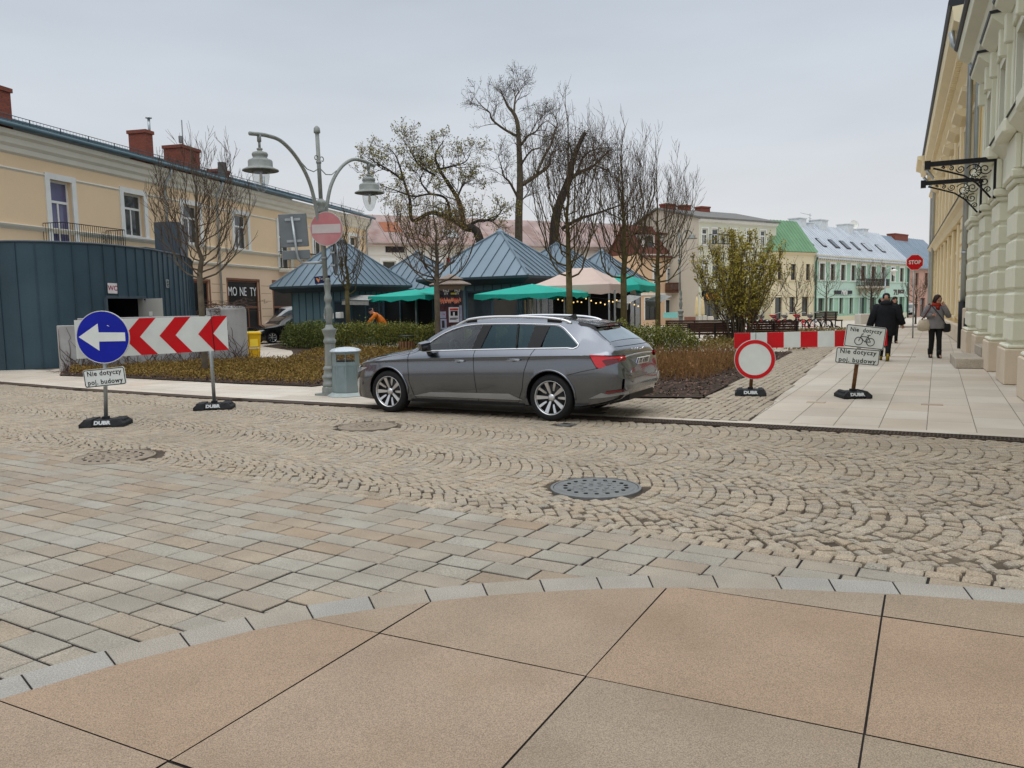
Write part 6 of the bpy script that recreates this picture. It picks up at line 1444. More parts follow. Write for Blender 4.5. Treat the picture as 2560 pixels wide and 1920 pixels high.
t = thing('road_barrier', 'long board striped red and white beside the planting bed', 'barrier', AT(2020, 850, 13.85))
qL, qR = AT(1835.5, 852, 14.15), AT(2217.5, 844, 13.55); dx = qR - qL; Lb = dx.length; ux = dx.normalized(); nb = Vector((ux.y, -ux.x, 0)).normalized(); uz = nb.cross(ux); uz = -uz if uz.z < 0 else uz; Hb = .272
mb = MB(); mb.hull([qL + ux * (Lb if i else 0) + uz * (Hb / 2 * j) + nb * k for i in (0, 1) for j in (-1, 1) for k in (-.012, .012)]); bd = mb.build('board', swhite, t)
for i in range(0, 9, 2):
    mb = MB(); a0, a1 = qL + ux * (Lb * i / 9) + nb * .0135, qL + ux * (Lb * (i + 1) / 9) + nb * .0135; mb.quad(a0 - uz * Hb / 2, a1 - uz * Hb / 2, a1 + uz * Hb / 2, a0 + uz * Hb / 2); mb.build('red_stripe', sred, bd)
mb = MB(); a0 = AT(1889, 862, 13.95); mb.tube([AT(1890, 828, 13.98), a0], .005, 4); mb.build('wire', black_m, t)
# ------------------------------------------------------------------ stop sign down the street
s0 = G(2288, 808); Ys = s0.y; Ys = 40.0
c = AT(2287, 656, 33.0); n = Vector((-.30, -.95, 0)).normalized()
foot = Vector((c.x + .02, c.y + .05, 0))
t = thing('stop_sign', 'red octagonal stop sign on a thin pole beyond the pedestrians', 'road sign', foot)
mb = MB(); mb.tube([foot, c + Vector((0, .04, .25))], .03, 8); mb.build('post', steel_m, t)
M = plane_M(c, n); r = .345
mb = MB(); mb.lathe([(r, -.01), (r, .01)], 8, M=M, sm=False, rot=R(22.5)); d = mb.build('sign_plate', swhite, t)
mb = MB(); mb.lathe([(r - .022, .0115), (.001, .0115)], 8, M=M, sm=False, cap=False, rot=R(22.5)); mb.build('sign_face', sred, d)
mb = MB(); mb.text('STOP', .215, M @ Matrix.Translation((0, 0, .014)), .003, bold=.006, sx=.88); mb.build('lettering', swhite, d)
# ------------------------------------------------------------------ toilet block with curved standing seam wall
wc_m = mat('blue_seam_metal', (.05, .085, .108), .45, .25, var=.12, scale=.8, fine=.03, fscale=20, stain=(.072, .115, .14), sscale=.7, samount=.5)
wc2_m = mat('blue_grey_cladding', (.075, .10, .125), .5, .2, var=.1, scale=.8)
CV = spline([(-24, 27.5, 0), (-19, 25.1, 0), (-15.9, 24.75, 0), (-14.5, 25.1, 0), (-13.4, 26.4, 0), (-12.9, 28.6, 0), (-12.95, 30.4, 0), (-13.2, 33.0, 0), (-14.3, 36.5, 0)], 24)
cl = [0.0]
for a, b in zip(CV, CV[1:]): cl.append(cl[-1] + (b - a).length)
def cv(s):
    for i in range(len(CV) - 1):
        if s <= cl[i + 1] or i == len(CV) - 2:
            t = (s - cl[i]) / (cl[i + 1] - cl[i]); p = CV[i].lerp(CV[i + 1], t); d = (CV[i + 1] - CV[i]).normalized(); return p, Vector((d.y, -d.x, 0)), d
def cv_at(u, v):
    best = None
    d = ray(u, v)
    for k in range(1200):
        s = cl[-1] * k / 1199; p, n, t = cv(s); e = abs(p.x / p.y - d.x / d.y)
        if n.dot(Vector((-p.x, -p.y, 0))) > 0 and (best is None or e < best[0]): best = (e, s, CH + d.z * p.y / d.y)
    return best[1], best[2]
t = thing('toilet_block', 'blue standing seam toilet block with curved wall and open door', 'building', (-15, 28, 0))
ZT = 3.95
sA, zA = cv_at(262, 744); sB, _ = cv_at(362, 746); zD = zA
mb = MB(); n = 150; ss = sorted({cl[-1] * i / n for i in range(n + 1)} | {sA, sB})
for a, b in zip(ss, ss[1:]):
    pa, pb = cv(a)[0], cv(b)[0]; m_ = (a + b) / 2
    zs = [0, ZT] if not sA < m_ < sB else [zD, ZT]
    mb.quad(pa + V(0, 0, zs[0]), pb + V(0, 0, zs[0]), pb + V(0, 0, zs[1]), pa + V(0, 0, zs[1]))
for i in range(int(cl[-1] / .52)):
    s = .1 + i * .52; p, nn, d = cv(s); z0 = zD + .03 if sA < s < sB else 0
    mb.box(p + nn * .018 + V(0, 0, (z0 + ZT) / 2), (.014, .036, ZT - z0), math.atan2(d.y, d.x))
back = [(-13.8, 36), (-24, 36)]
mb.quad(CV[-1], V(-15, 37.5, 0), V(-15, 37.5, ZT), CV[-1] + V(0, 0, ZT)); mb.quad(CV[0], V(-24, 37.5, 0), V(-24, 37.5, ZT), CV[0] + V(0, 0, ZT))
w = mb.build('wall', wc_m, t)
mb = MB(); mb.poly([p + V(0, 0, ZT - .03) for p in CV] + [V(-15, 37.5, ZT - .03), V(-24, 37.5, ZT - .03)]); mb.build('roof', wc2_m, t)
mb = MB(); mb.tube([p + cv(s)[1] * .01 + V(0, 0, ZT) for p, s in zip(CV, cl)], .035, 6); mb.build('roof_edge', wc2_m, t)
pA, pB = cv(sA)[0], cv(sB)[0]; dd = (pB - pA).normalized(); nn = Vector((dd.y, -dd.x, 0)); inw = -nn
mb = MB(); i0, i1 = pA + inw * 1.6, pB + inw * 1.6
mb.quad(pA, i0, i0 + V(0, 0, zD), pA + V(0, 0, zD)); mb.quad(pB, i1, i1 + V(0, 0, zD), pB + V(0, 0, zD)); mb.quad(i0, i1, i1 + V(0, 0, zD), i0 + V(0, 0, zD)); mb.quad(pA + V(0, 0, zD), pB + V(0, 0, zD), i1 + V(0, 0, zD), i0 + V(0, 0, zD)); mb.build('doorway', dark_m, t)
mb = MB()
for p in (pA, pB): mb.box(p + V(0, 0, zD / 2), (.09, .14, zD), math.atan2(dd.y, dd.x))
mb.box((pA + pB) / 2 + V(0, 0, zD + .02), ((pB - pA).length, .14, .09), math.atan2(dd.y, dd.x)); mb.build('door_frame', wc2_m, t)
do = AT(405, 746, pB.y - .55); do.z = 0; mb = MB(); q0 = AT(345, 750, pB.y - .05); q0.z = 0
mb.hull([p + k * o + V(0, 0, z) for p in (q0, do) for k in [Vector((0, 1, 0))] for o in (-.025, .025) for z in (.05, zD - .03)]); dr = mb.build('door', mat('door_grey', (.40, .40, .37), .5, var=.05), t)
mb = MB(); c = AT(377, 784, lerp(q0.y, do.y, .5) - .05); n2 = Vector((do.y - q0.y, -(do.x - q0.x), 0)).normalized(); mb.box(c, (.16, .006, .15), math.atan2(do.y - q0.y, do.x - q0.x)); mb.build('notice', white_m, dr)
mb = MB(); c = AT(362, 749, lerp(q0.y, do.y, .3) - .06); mb.bbox(c, (.06, .06, .05), .01); mb.build('door_closer', black_m, dr)
s, z = cv_at(278, 721); p, nn, d = cv(s); M = plane_M(p + nn * .05 + V(0, 0, z), nn, roll=R(-1))
mb = MB(M); mb.bbox((0, 0, 0), (.40, .34, .015), .004); sg = mb.build('wc_sign', mat('wc_sign_white', (.66, .62, .62), .5), t)
mb = MB(M); mb.text('WC', .23, Matrix.Translation((0, 0, .010)), .002, bold=.004); mb.build('lettering', mat('wc_red', (.28, .02, .06), .5), sg)
s, z = cv_at(415, 709); p, nn, d = cv(s); M = plane_M(p + nn * .05 + V(0, 0, z), nn)
mb = MB(M); mb.bbox((0, 0, 0), (.30, .30, .02), .004); vg = mb.build('vent', mat('vent_grey', (.33, .37, .38), .5), t)
mb = MB(M)
for y in (-.09, -.03, .03, .09): mb.box((0, y, .012), (.22, .035, .004))
mb.build('louvre', dark_m, vg)
# stair tower of the same block
mb = MB(); a0, a1, a2 = AT(384, 556, 32.2), AT(424, 556, 32.0), AT(466, 560, 34.6); zt_ = a0.z
def vprism(pts, z0, z1): mb.prism([V(x, y, z0) for x, y in pts], (0, 0, z1 - z0))
vprism([(a0.x, 32.2), (a1.x, 32.0), (a1.x + .25, 32.3), (a2.x, 34.6), (a0.x - .3, 35.5)], 0, zt_); mb.build('stair_tower', wc2_m, t)
mb = MB(); vprism([(-17.5, 31.5), (a0.x - .05, 31.5), (a0.x - .05, 34), (-17.5, 34)], 0, 4.25); mb.build('upper_roof', roofb_m, t)
# ---- concrete wall with bare vines, and its rounded end pier
conc_m = mat('pale_concrete', (.40, .395, .39), .85, var=.12, scale=1.5, fine=.05, fscale=40, stain=(.27, .26, .25), sscale=1.2, samount=.5)
vine_m = mat('bare_vine', (.10, .065, .05), .9, var=.3, scale=8)
wa, wb = V(-13.25, 23.45, 0), V(-9.0, 26.4, 0); d = (wb - wa).normalized(); n = V(d.y, -d.x, 0)
t = thing('retaining_wall', 'pale concrete garden wall with bare creepers before the toilet block', 'wall', (wa + wb) / 2)
mb = MB(); an = math.atan2(d.y, d.x)
def wseg(s0, s1, h, th, o=0): mb.bbox(wa + d * (s0 + s1) / 2 + n * o + V(0, 0, h / 2), (s1 - s0, th, h), .015, an)
wseg(0, .55, 1.36, .4, .02); wseg(.55, 5.0, 1.56, .34); mb.build('wall', conc_m, t)
mb = MB(); wseg(4.3, 5.2, 1.8, .5, -.1)
mb.lathe([(.50, 0), (.50, 1.74), (.45, 1.84), (.001, 1.86)], 20, c=tuple(wa + d * 5.0 - n * .1), sm=False); mb.build('end_pier', conc_m, t)
mb = MB(); rv = random.Random(3)
for i in range(95):
    s = rv.uniform(.05, 5.35); z = 0; o = .22 + rv.uniform(0, .03); pts = []; ds = rv.uniform(-.12, .12); H_ = rv.uniform(.35, 1.55)
    pr = s > 4.45
    while z < H_:
        off = (n * o) if not pr else (n * (.32 + .15) ) ; 
        pts.append(wa + d * s + n * (o + (.22 if pr else 0)) + V(0, 0, z)); z += rv.uniform(.08, .18); s += ds + rv.gauss(0, .06); s = min(5.4, max(0, s))
    if len(pts) > 2: mb.tube(pts, [lerp(.011, .004, k / (len(pts) - 1)) for k in range(len(pts))], 4, True)
for i in range(60):
    c = wa + d * rv.uniform(4.3, 5.5) + n * rv.uniform(-.5, .4) + V(0, 0, 1.84 + rv.uniform(-.05, .12)); pts = [c]
    for k in range(4): pts.append(pts[-1] + V(rv.gauss(0, .16), rv.gauss(0, .16), rv.gauss(-.02, .06)))
    mb.tube(pts, .007, 4)
mb.build('creeper', vine_m, t)
# recycling bins
def wheelie(c, m, dm, label, rz):
    t = thing('wheelie_bin', label, 'bin', c, rz, 'recycling bins beside the concrete wall')
    mb = MB(); mb.hull([(x, y, z) for x, y, z in [(-.19, -.2, .05), (.19, -.2, .05), (.19, .2, .05), (-.19, .2, .05), (-.24, -.27, .88), (.24, -.27, .88), (.24, .27, .88), (-.24, .27, .88)]]); mb.build('bin_body', m, t, True)
    mb = MB(); mb.hull([(sx_ * .255, y, z) for sx_ in (-1, 1) for y, z in ((-.29, .885), (.29, .885), (-.28, .93), (.2, .965), (.29, .94))]); mb.build('lid', dm, t, True)
    mb = MB(); mb.box((0, -.252, .58), (.26, .02, .26)); mb.build('label', mat('bin_label_' + label[:6], tuple(min(1, k * 1.6 + .05) for k in m['c']), .5), t, True)
    mb = MB(); mb.box((0, -.25, .40), (.34, .02, .035)); mb.build('reflective_band', white_m, t, True)
    for sg in (1, -1): mb = MB(Matrix.Translation((sg * .21, .2, .09)) @ Matrix.Rotation(R(90), 4, 'Y')); mb.lathe([(.09, -.025), (.09, .025)], 14); mb.build('wheel', rubber_m, t, True)
gm = mat('bin_green', (.03, .19, .05), .45, var=.08); gm['c'] = [.03, .19, .05]; ym = mat('bin_yellow', (.70, .42, .01), .45, var=.06); ym['c'] = [.7, .42, .01]
p = G(618, 897); wheelie(p + V(-.05, .35, 0), gm, mat('bin_dark_green', (.015, .14, .035), .45), 'green wheelie bin half behind the concrete pier', R(25))
p = G(630, 899); wheelie(p + V(.0, .2, 0), ym, ym, 'yellow wheelie bin beside the green one', R(25))

# ------------------------------------------------------------------ market kiosks
kio_roof = mat('kiosk_zinc_roof', (.16, .215, .26), .42, .3, var=.10, scale=.7, fine=.03, fscale=20); kio_w = mat('kiosk_blue_panel', (.11, .185, .215), .6, var=.08, scale=1); kio_dark = mat('kiosk_dark_seam', (.045, .085, .11), .5)
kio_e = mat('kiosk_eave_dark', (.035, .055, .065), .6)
def kiosk(label, apex_px, Y, half, ze, za=None, over=.75, opens=(), seam=.5):
    A = AT(*apex_px, Y); za = A.z if za is None else za; C_ = V(A.x, Y, 0)
    t = thing('market_kiosk', label, 'kiosk', C_, R(-28), 'blue market kiosks with pyramid roofs')
    h = half; mb = MB(); cs = [(-h, -h), (h, -h), (h, h), (-h, h)]
    for i in range(4):
        a, b = cs[i], cs[(i + 1) % 4]; mb.add([(a[0], a[1], ze), (b[0], b[1], ze), (0, 0, za)], [(0, 1, 2)])
        n_ = int(2 * h / seam)
        for k in range(1, n_):
            q = k / n_; px_, py_ = lerp(a[0], b[0], q), lerp(a[1], b[1], q); f = 1 - abs(2 * q - 1)
            mx_, my_ = (a[0] + b[0]) / 2, (a[1] + b[1]) / 2; ex, ey = px_ - mx_ * f, py_ - my_ * f
            mb.mi = 1; mb.tube([(px_, py_, ze + .02), (ex, ey, lerp(ze, za, f) + .02)], .022, 4, False); mb.mi = 0
        mb.tube([(a[0], a[1], ze + .02), (0, 0, za + .02)], .05, 5, False)
    mb.build('roof', [kio_roof, kio_dark], t, True)
    mb = MB(); mb.lathe([(.22, za - .14), (.2, za - .02), (.05, za + .10), (.001, za + .12)], 8, sm=False, cap=False); mb.build('roof_cap', kio_roof, t, True)
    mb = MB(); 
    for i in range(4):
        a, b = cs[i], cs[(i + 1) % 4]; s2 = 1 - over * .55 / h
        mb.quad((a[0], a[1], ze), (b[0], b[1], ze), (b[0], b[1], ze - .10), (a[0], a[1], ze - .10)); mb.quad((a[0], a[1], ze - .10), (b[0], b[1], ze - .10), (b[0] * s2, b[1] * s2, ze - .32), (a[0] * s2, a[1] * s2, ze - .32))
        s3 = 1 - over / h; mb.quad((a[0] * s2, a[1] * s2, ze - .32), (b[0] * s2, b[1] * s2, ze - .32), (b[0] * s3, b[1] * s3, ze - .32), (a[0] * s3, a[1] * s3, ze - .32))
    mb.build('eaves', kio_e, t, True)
    w = h - over; mb = MB(); ws = [(-w, -w), (w, -w), (w, w), (-w, w)]
    for i in range(4):
        a, b = ws[i], ws[(i + 1) % 4]; 
        mb.quad((a[0], a[1], 0), (b[0], b[1], 0), (b[0], b[1], ze - .3), (a[0], a[1], ze - .3))
    mb.build('wall', kio_w, t, True)
    mb = MB(); nk = int(2 * w / .42)
    for i in range(2):
        for k in range(nk + 1):
            x = -w + 2 * w * k / nk
            if i == 0: mb.box((x, -w - .012, (ze - .3) / 2), (.03, .03, ze - .3))
            else: mb.box((w + .012, x, (ze - .3) / 2), (.03, .03, ze - .3))
    mb.build('seam', kio_dark, t, True)
    for sd_, x0, x1, z0, z1 in opens:
        mb = MB()
        if sd_ == 'f': mb.box(((x0 + x1) / 2, -w - .02, (z0 + z1) / 2), (x1 - x0, .07, z1 - z0))
        else: mb.box((w + .02, (x0 + x1) / 2, (z0 + z1) / 2), (.07, x1 - x0, z1 - z0))
        f = mb.build('shop_front', kio_dark, t, True)
        mb = MB(); nn_ = max(1, int((x1 - x0) / 1.0)); cw = (x1 - x0) / nn_
        for k in range(nn_):
            c = x0 + cw * (k + .5)
            if sd_ == 'f': mb.box((c, -w - .056, (z0 + z1) / 2), (cw - .12, .01, z1 - z0 - .14))
            else: mb.box((w + .056, c, (z0 + z1) / 2), (.01, cw - .12, z1 - z0 - .14))
        mb.build('pane', pane_m, f, True)
    return t, C_
k1, k1c = kiosk('leftmost blue kiosk, its panelled wall behind the lamp post', (852, 600), 40.5, 2.5, 2.85, opens=(('r', -1.6, 1.6, .3, 2.3), ('f', .9, 1.9, 1.0, 2.1)))
k2, k2c = kiosk('blue kiosk roof set back between two larger ones, behind the poster column', (1044, 630), 47.5, 2.6, 2.75)
k3, k3c = kiosk('largest blue kiosk in the middle, its roof point under the tall bare tree', (1250, 578), 36.0, 2.72, 2.9, opens=(('f', -.6, 1.9, .1, 2.35), ('r', -1.8, 1.8, .1, 2.35)))
k4, k4c = kiosk('blue kiosk roof rising behind the beige market tent', (1395, 606), 43.0, 2.75, 2.75, opens=(('f', -1.8, 1.8, .1, 2.3), ('r', -1.8, 1.8, .1, 2.3)))
k5, k5c = kiosk('farthest right blue kiosk behind the middle bare tree', (1504, 627), 50.0, 2.6, 2.7, opens=(('f', -1.6, 1.6, .1, 2.2), ('r', -1.6, 1.6, .1, 2.2)))
# dark terrace between the kiosks: counters, screens
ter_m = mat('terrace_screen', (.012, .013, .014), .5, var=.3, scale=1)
def local(c, x, y, z=0): return c + UD * x + VD * y + V(0, 0, z)
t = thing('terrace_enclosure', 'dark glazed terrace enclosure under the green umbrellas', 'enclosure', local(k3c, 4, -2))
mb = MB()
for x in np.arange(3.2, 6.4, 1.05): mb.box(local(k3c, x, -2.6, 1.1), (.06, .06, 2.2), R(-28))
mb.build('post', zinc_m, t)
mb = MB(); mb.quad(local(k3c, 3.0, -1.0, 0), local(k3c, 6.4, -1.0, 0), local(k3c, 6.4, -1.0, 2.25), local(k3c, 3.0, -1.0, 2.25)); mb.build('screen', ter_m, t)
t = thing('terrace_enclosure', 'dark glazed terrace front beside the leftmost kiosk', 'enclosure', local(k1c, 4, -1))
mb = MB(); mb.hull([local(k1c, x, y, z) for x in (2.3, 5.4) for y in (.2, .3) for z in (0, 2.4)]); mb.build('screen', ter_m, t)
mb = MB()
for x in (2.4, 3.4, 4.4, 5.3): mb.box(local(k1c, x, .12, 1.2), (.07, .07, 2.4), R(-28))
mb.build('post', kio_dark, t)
# striped awning on kiosk 1's right side
aw = mat('grey_striped_awning', (.33, .33, .31), .8, var=.2, scale=6)
def awning(px0, px1, Y0, Y1, drop, out, label):
    a, b = AT(*px0, Y0), AT(*px1, Y1); d = (b - a); n = V(d.y, -d.x, 0).normalized()
    if n.dot(V(-a.x, -a.y, 0)) < 0: n = -n
    t = thing('awning', label, 'awning', (a + b) / 2)
    mb = MB(); mb.quad(a, b, b + n * out - V(0, 0, drop), a + n * out - V(0, 0, drop)); mb.quad(a + n * out - V(0, 0, drop), b + n * out - V(0, 0, drop), b + n * (out + .02) - V(0, 0, drop + .22), a + n * (out + .02) - V(0, 0, drop + .22)); mb.build('canopy', aw, t)
    mb = MB(); mb.tube([a + n * out - V(0, 0, drop), b + n * out - V(0, 0, drop)], .03, 6); mb.build('front_bar', zinc_m, t)
awning((887, 738), (955, 738), 38.4, 36.6, .22, .7, 'faded grey awning over the counter of the leftmost kiosk')
awning((1572, 737), (1604, 741), 31, 29.4, .25, .5, 'small striped awning right of the beige tent')
awning((1642, 735), (1680, 740), 34, 32.5, .25, .5, 'small striped awning behind the rightmost young tree')
# umbrellas
um = mat('green_canvas', (.02, .36, .28), .75, var=.10, scale=1.2, fine=.03, fscale=60); tent_m = mat('beige_canvas', (.56, .44, .38), .8, var=.07, scale=1)
def umbrella(label, c, hx, hy, zt, ze, rz=R(-28), val=.24):
    t = thing('market_umbrella', label, 'umbrella', c, rz, 'green square umbrellas over the terraces')
    mb = MB(); cs = [(-hx, -hy), (hx, -hy), (hx, hy), (-hx, hy)]; N_ = 10
    rim = []
    for i in range(4):
        a, b = cs[i], cs[(i + 1) % 4]
        for k in range(N_): q = k / N_; sag = .06 * math.sin(math.pi * q); rim.append((lerp(a[0], b[0], q), lerp(a[1], b[1], q), ze - sag * .6))
    m_ = len(rim); mid = [(x * .5, y * .5, lerp(zt, ze, .5) - .05 * (1 - abs(((i % N_) / N_) * 2 - 1))) for i, (x, y, z) in enumerate(rim)]
    low = [(x * 1.005, y * 1.005, z - val - .05 * math.sin(i * 1.9)) for i, (x, y, z) in enumerate(rim)]
    vs = [(0, 0, zt)] + mid + rim + low; fs = [(0, 1 + i, 1 + (i + 1) % m_) for i in range(m_)]
    for r_ in (1, 1 + m_): fs += [(r_ + i, r_ + m_ + i, r_ + m_ + (i + 1) % m_, r_ + (i + 1) % m_) for i in range(m_)]
    mb.add(vs, fs, False); mb.build('canopy', um, t, True)
    mb = MB(); mb.tube([(0, 0, 0), (0, 0, zt)], .035, 8)
    mb.build('pole', zinc_m, t, True)
    mb = MB()
    for a in cs: mb.tube([(0, 0, zt - .12), (a[0] * .97, a[1] * .97, ze - .03)], .016, 4)
    mb.build('ribs', zinc_m, t, True)
p = AT(1038, 723, 37.0); umbrella('green umbrella left of the poster column', V(p.x, 37.0, 0), 1.55, 1.5, p.z, 2.24, val=.2)
p = AT(1090, 720, 41.0); umbrella('green umbrella half hidden behind the poster column', V(p.x, 41.0, 0), 1.3, 1.3, p.z + .1, 2.38)
p = AT(1330, 713, 31.0); umbrella('large pale green umbrella in front of the largest kiosk', V(p.x, 31.0, 0), 1.95, 1.1, p.z + .05, 2.14, val=.18)
p = AT(1560, 690, 33.0); umbrella('dark green umbrella at the right end of the terraces', V(p.x, 33.0, 0), 1.1, 1.3, p.z + .1, 2.40)
# beige pop up tent
p = AT(1455, 670, 32.6); tc_ = V(p.x, 32.6, 0); t = thing('market_tent', 'beige peaked market tent with valance between the green umbrellas', 'tent', tc_, R(-28))
mb = MB(); hx, hy, ze, zp = 1.75, 1.5, 2.42, p.z; rg = .42
rim = []
for a, b in zip([(-hx, -hy), (hx, -hy), (hx, hy), (-hx, hy)], [(hx, -hy), (hx, hy), (-hx, hy), (-hx, -hy)]):
    for k in range(10): rim.append((lerp(a[0], b[0], k / 10), lerp(a[1], b[1], k / 10), ze))
rows = [rim]
for f in (.25, .5, .75, 1.0):
    ln = []
    for x, y, z in rim:
        tx, ty = (max(-rg, min(rg, x)), 0); g_ = f
        ln.append((lerp(x, tx, g_), lerp(y, ty, g_), lerp(ze, zp, g_ ** 1.25)))
    rows.append(ln)
low = [(x * 1.004, y * 1.004, z - .36 - .03 * math.sin(i * 2.3)) for i, (x, y, z) in enumerate(rim)]
rows = [low] + rows; m_ = len(rim); vs = sum(rows, [])
mb.add(vs, [(r_ * m_ + i, r_ * m_ + (i + 1) % m_, (r_ + 1) * m_ + (i + 1) % m_, (r_ + 1) * m_ + i) for r_ in range(len(rows) - 1) for i in range(m_)]); mb.build('canopy', tent_m, t, True)
for x, y in ((-hx, -hy), (hx, -hy), (hx, hy), (-hx, hy)):
    mb = MB(); mb.box((x * .98, y * .98, 1.2), (.05, .05, 2.4)); mb.build('leg', zinc_m, t, True)
# string of bulbs under the tent edge
t = thing('string_lights', 'string of small warm bulbs under the tent and umbrella edge', 'lights', AT(1500, 752, 30))
wire = spline([AT(u, v, Y) for u, v, Y in ((1395, 738, 30.6), (1430, 742, 30.8), (1457, 742, 30.8), (1490, 744, 30.6), (1519, 748, 30.4), (1545, 744, 30.8), (1575, 752, 30.4), (1600, 760, 30.0))], 8)
mb = MB(); mb.tube(wire, .006, 4); mb.build('wire', black_m, t)
bulb_m = mat('lit_bulb', (1, .8, .45), .4, emit=(1, .62, .2), emis=1.2)
rb = random.Random(5); mb = MB()
for i in range(0, len(wire), 3):
    p = wire[i] - V(0, 0, rb.uniform(.06, .22)); mb.ball(p, .028, 8)
mb.build('bulbs', bulb_m, t)
# ------------------------------------------------------------------ poster column
pc = AT(1128, 800, 30.0); pc.z = 0; t = thing('advertising_column', 'eight sided poster column with tiered brown copper roof behind the car', 'advertising column', pc)
cop = mat('dull_copper_roof', (.30, .24, .20), .6, .25, var=.15, scale=3); copb = mat('orange_wood_band', (.30, .12, .03), .6, var=.2, scale=5)
zz = lambda v: CH + (771 - v) * 30 / 2000
mb = MB(Matrix.Translation(pc)); mb.lathe([(.47, 0), (.47, zz(722))], 8, sm=False, rot=R(8)); mb.build('drum', mat('poster_backing', (.06, .05, .055), .7, var=.4, scale=3), t)
mb = MB(Matrix.Translation(pc)); mb.lathe([(.50, zz(727)), (.52, zz(722)), (.56, zz(716)), (.79, zz(713)), (.78, zz(711)), (.44, zz(702)), (.43, zz(700))], 8, sm=False, rot=R(8)); mb.lathe([(.49, zz(699)), (.47, zz(697.5)), (.03, zz(686)), (.001, zz(685))], 8, sm=False, rot=R(8), cap=False); mb.build('roof', cop, t)
mb = MB(Matrix.Translation(pc)); mb.lathe([(.385, zz(703)), (.385, zz(699))], 8, sm=False, rot=R(8)); mb.build('roof_band', copb, t)
mb = MB(Matrix.Translation(pc)); mb.lathe([(.485, zz(726)), (.49, zz(721))], 8, sm=False, rot=R(8)); mb.build('frieze', mat('brown_frieze', (.10, .045, .03), .6), t)
pos = {'p_dark': mat('poster_dark', (.035, .03, .04), .6, var=.6, scale=7), 'p_white': mat('poster_white', (.62, .62, .66), .6, var=.1, scale=6), 'p_red': mat('poster_red', (.55, .05, .03), .6, var=.3, scale=12), 'p_or': mat('poster_orange', (.70, .25, .15), .6, var=.4, scale=20), 'p_ye': mat('poster_yellow', (.5, .45, .05), .6), 'p_bl': mat('poster_blue_grey', (.30, .32, .42), .6, var=.2, scale=9)}
def poster(u0, v0, u1, v1, m, name='poster', off=.012, par=None):
    th0, th1 = [math.asin(max(-1, min(1, ((u - 1128) * 30 / 2000) / .475))) for u in (u0, u1)]
    mb = MB(); n = 6; vs = []
    for k in range(n + 1):
        th = lerp(th0, th1, k / n); r = .47 + off; vs += [pc + V(r * math.sin(th), -r * math.cos(th), zz(v1)), pc + V(r * math.sin(th), -r * math.cos(th), zz(v0))]
    mb.add(vs, [(2 * k, 2 * k + 2, 2 * k + 3, 2 * k + 1) for k in range(n)]); return mb.build(name, m, par or t)
ps = poster(1100, 724, 1156, 762, pos['p_dark']); poster(1101, 737, 1112, 748, black_m, 'panel', .014, ps)
mb = MB()
for i, (u, s_) in enumerate(((1120, 'PALE'), (1146, 'PALE'))):
    th = math.asin(((u - 1128) * 30 / 2000) / .475); c = pc + V(.49 * math.sin(th), -.49 * math.cos(th), zz(728)); M = plane_M(c, (math.sin(th), -math.cos(th), 0)); mb.text(s_, .115, M, .003, bold=.004, sx=.95); mb.text('STY', .10, plane_M(c - V(0, 0, .105), (math.sin(th), -math.cos(th), 0)), .003, bold=.003, sx=.95)
mb.build('lettering', white_m, ps)
rp_ = random.Random(9); mb = MB()
for i in range(26):
    u = 1101 + 52 * i / 25; th = math.asin(((u - 1128) * 30 / 2000) / .475); v = rp_.uniform(749, 757)
    c = pc + V(.488 * math.sin(th), -.488 * math.cos(th), zz(v)); mb.hull([c + V(x, 0, z) for x, z in ((-.02, -.06), (.02, -.05), (.015, .06), (-.005, .09), (-.02, .03))] + [c + V(0, -.004, 0)])
mb.build('flame_motif', pos['p_or'], ps)
poster(1104, 746, 1116, 752, pos['p_red'], 'panel', .0135, ps); poster(1131, 746, 1145, 753, pos['p_red'], 'panel', .0135, ps); poster(1131, 733, 1144, 737, pos['p_ye'], 'panel', .0145, ps)
poster(1100, 764, 1157, 822, mat('poster_wine', (.07, .025, .03), .6, var=.5, scale=6), off=.011)
p2 = poster(1125, 768, 1149, 805, pos['p_white'], off=.016)
poster(1127.5, 771, 1147, 776, pos['p_red'], 'panel', .018, p2); poster(1129, 777, 1146, 789, black_m, 'panel', .018, p2); poster(1135, 780, 1139, 793, pos['p_white'], 'panel', .0195, p2); poster(1127, 794, 1147, 796, black_m, 'panel', .018, p2); poster(1127, 797, 1143, 798.5, black_m, 'panel', .018, p2)
p3 = poster(1102, 778, 1118, 794, pos['p_bl'], off=.016); poster(1112, 783, 1115, 787, pos['p_red'], 'panel', .018, p3)
poster(1150, 764, 1156, 806, pos['p_bl'], off=.015); p4 = poster(1103, 796, 1119, 822, pos['p_bl'], off=.0155); poster(1107, 800, 1114, 818, pos['p_dark'], 'panel', .018, p4)
# flag behind the column
t = thing('flag', 'small red and white flag on a thin pole above the poster column', 'flag', pc + V(0, .5, 0))
fx = AT(1125.5, 645, 30.5); mb = MB(); mb.tube([V(fx.x, 30.5, 2.6), V(fx.x, 30.5, fx.z + .05)], .016, 6); mb.build('pole', black_m, t)
a, b, c, d_ = AT(1116, 644, 30.5), AT(1125, 646, 30.5), AT(1125, 655, 30.5), AT(1117, 652, 30.5); mb = MB(); mb.hull([p_ + V(0, o, 0) for p_ in (a, b, c, d_) for o in (-.004, .004)]); mb.build('cloth', mat('flag_red', (.62, .015, .03), .7), t)
a, b, c, d_ = AT(1108, 646, 30.6), AT(1117, 645, 30.6), AT(1122, 668, 30.6), AT(1109, 676, 30.6); mb = MB(); mb.hull([p_ + V(0, o, 0) for p_ in (a, b, c, d_) for o in (-.004, .004)]); mb.build('banner', white_m, t)
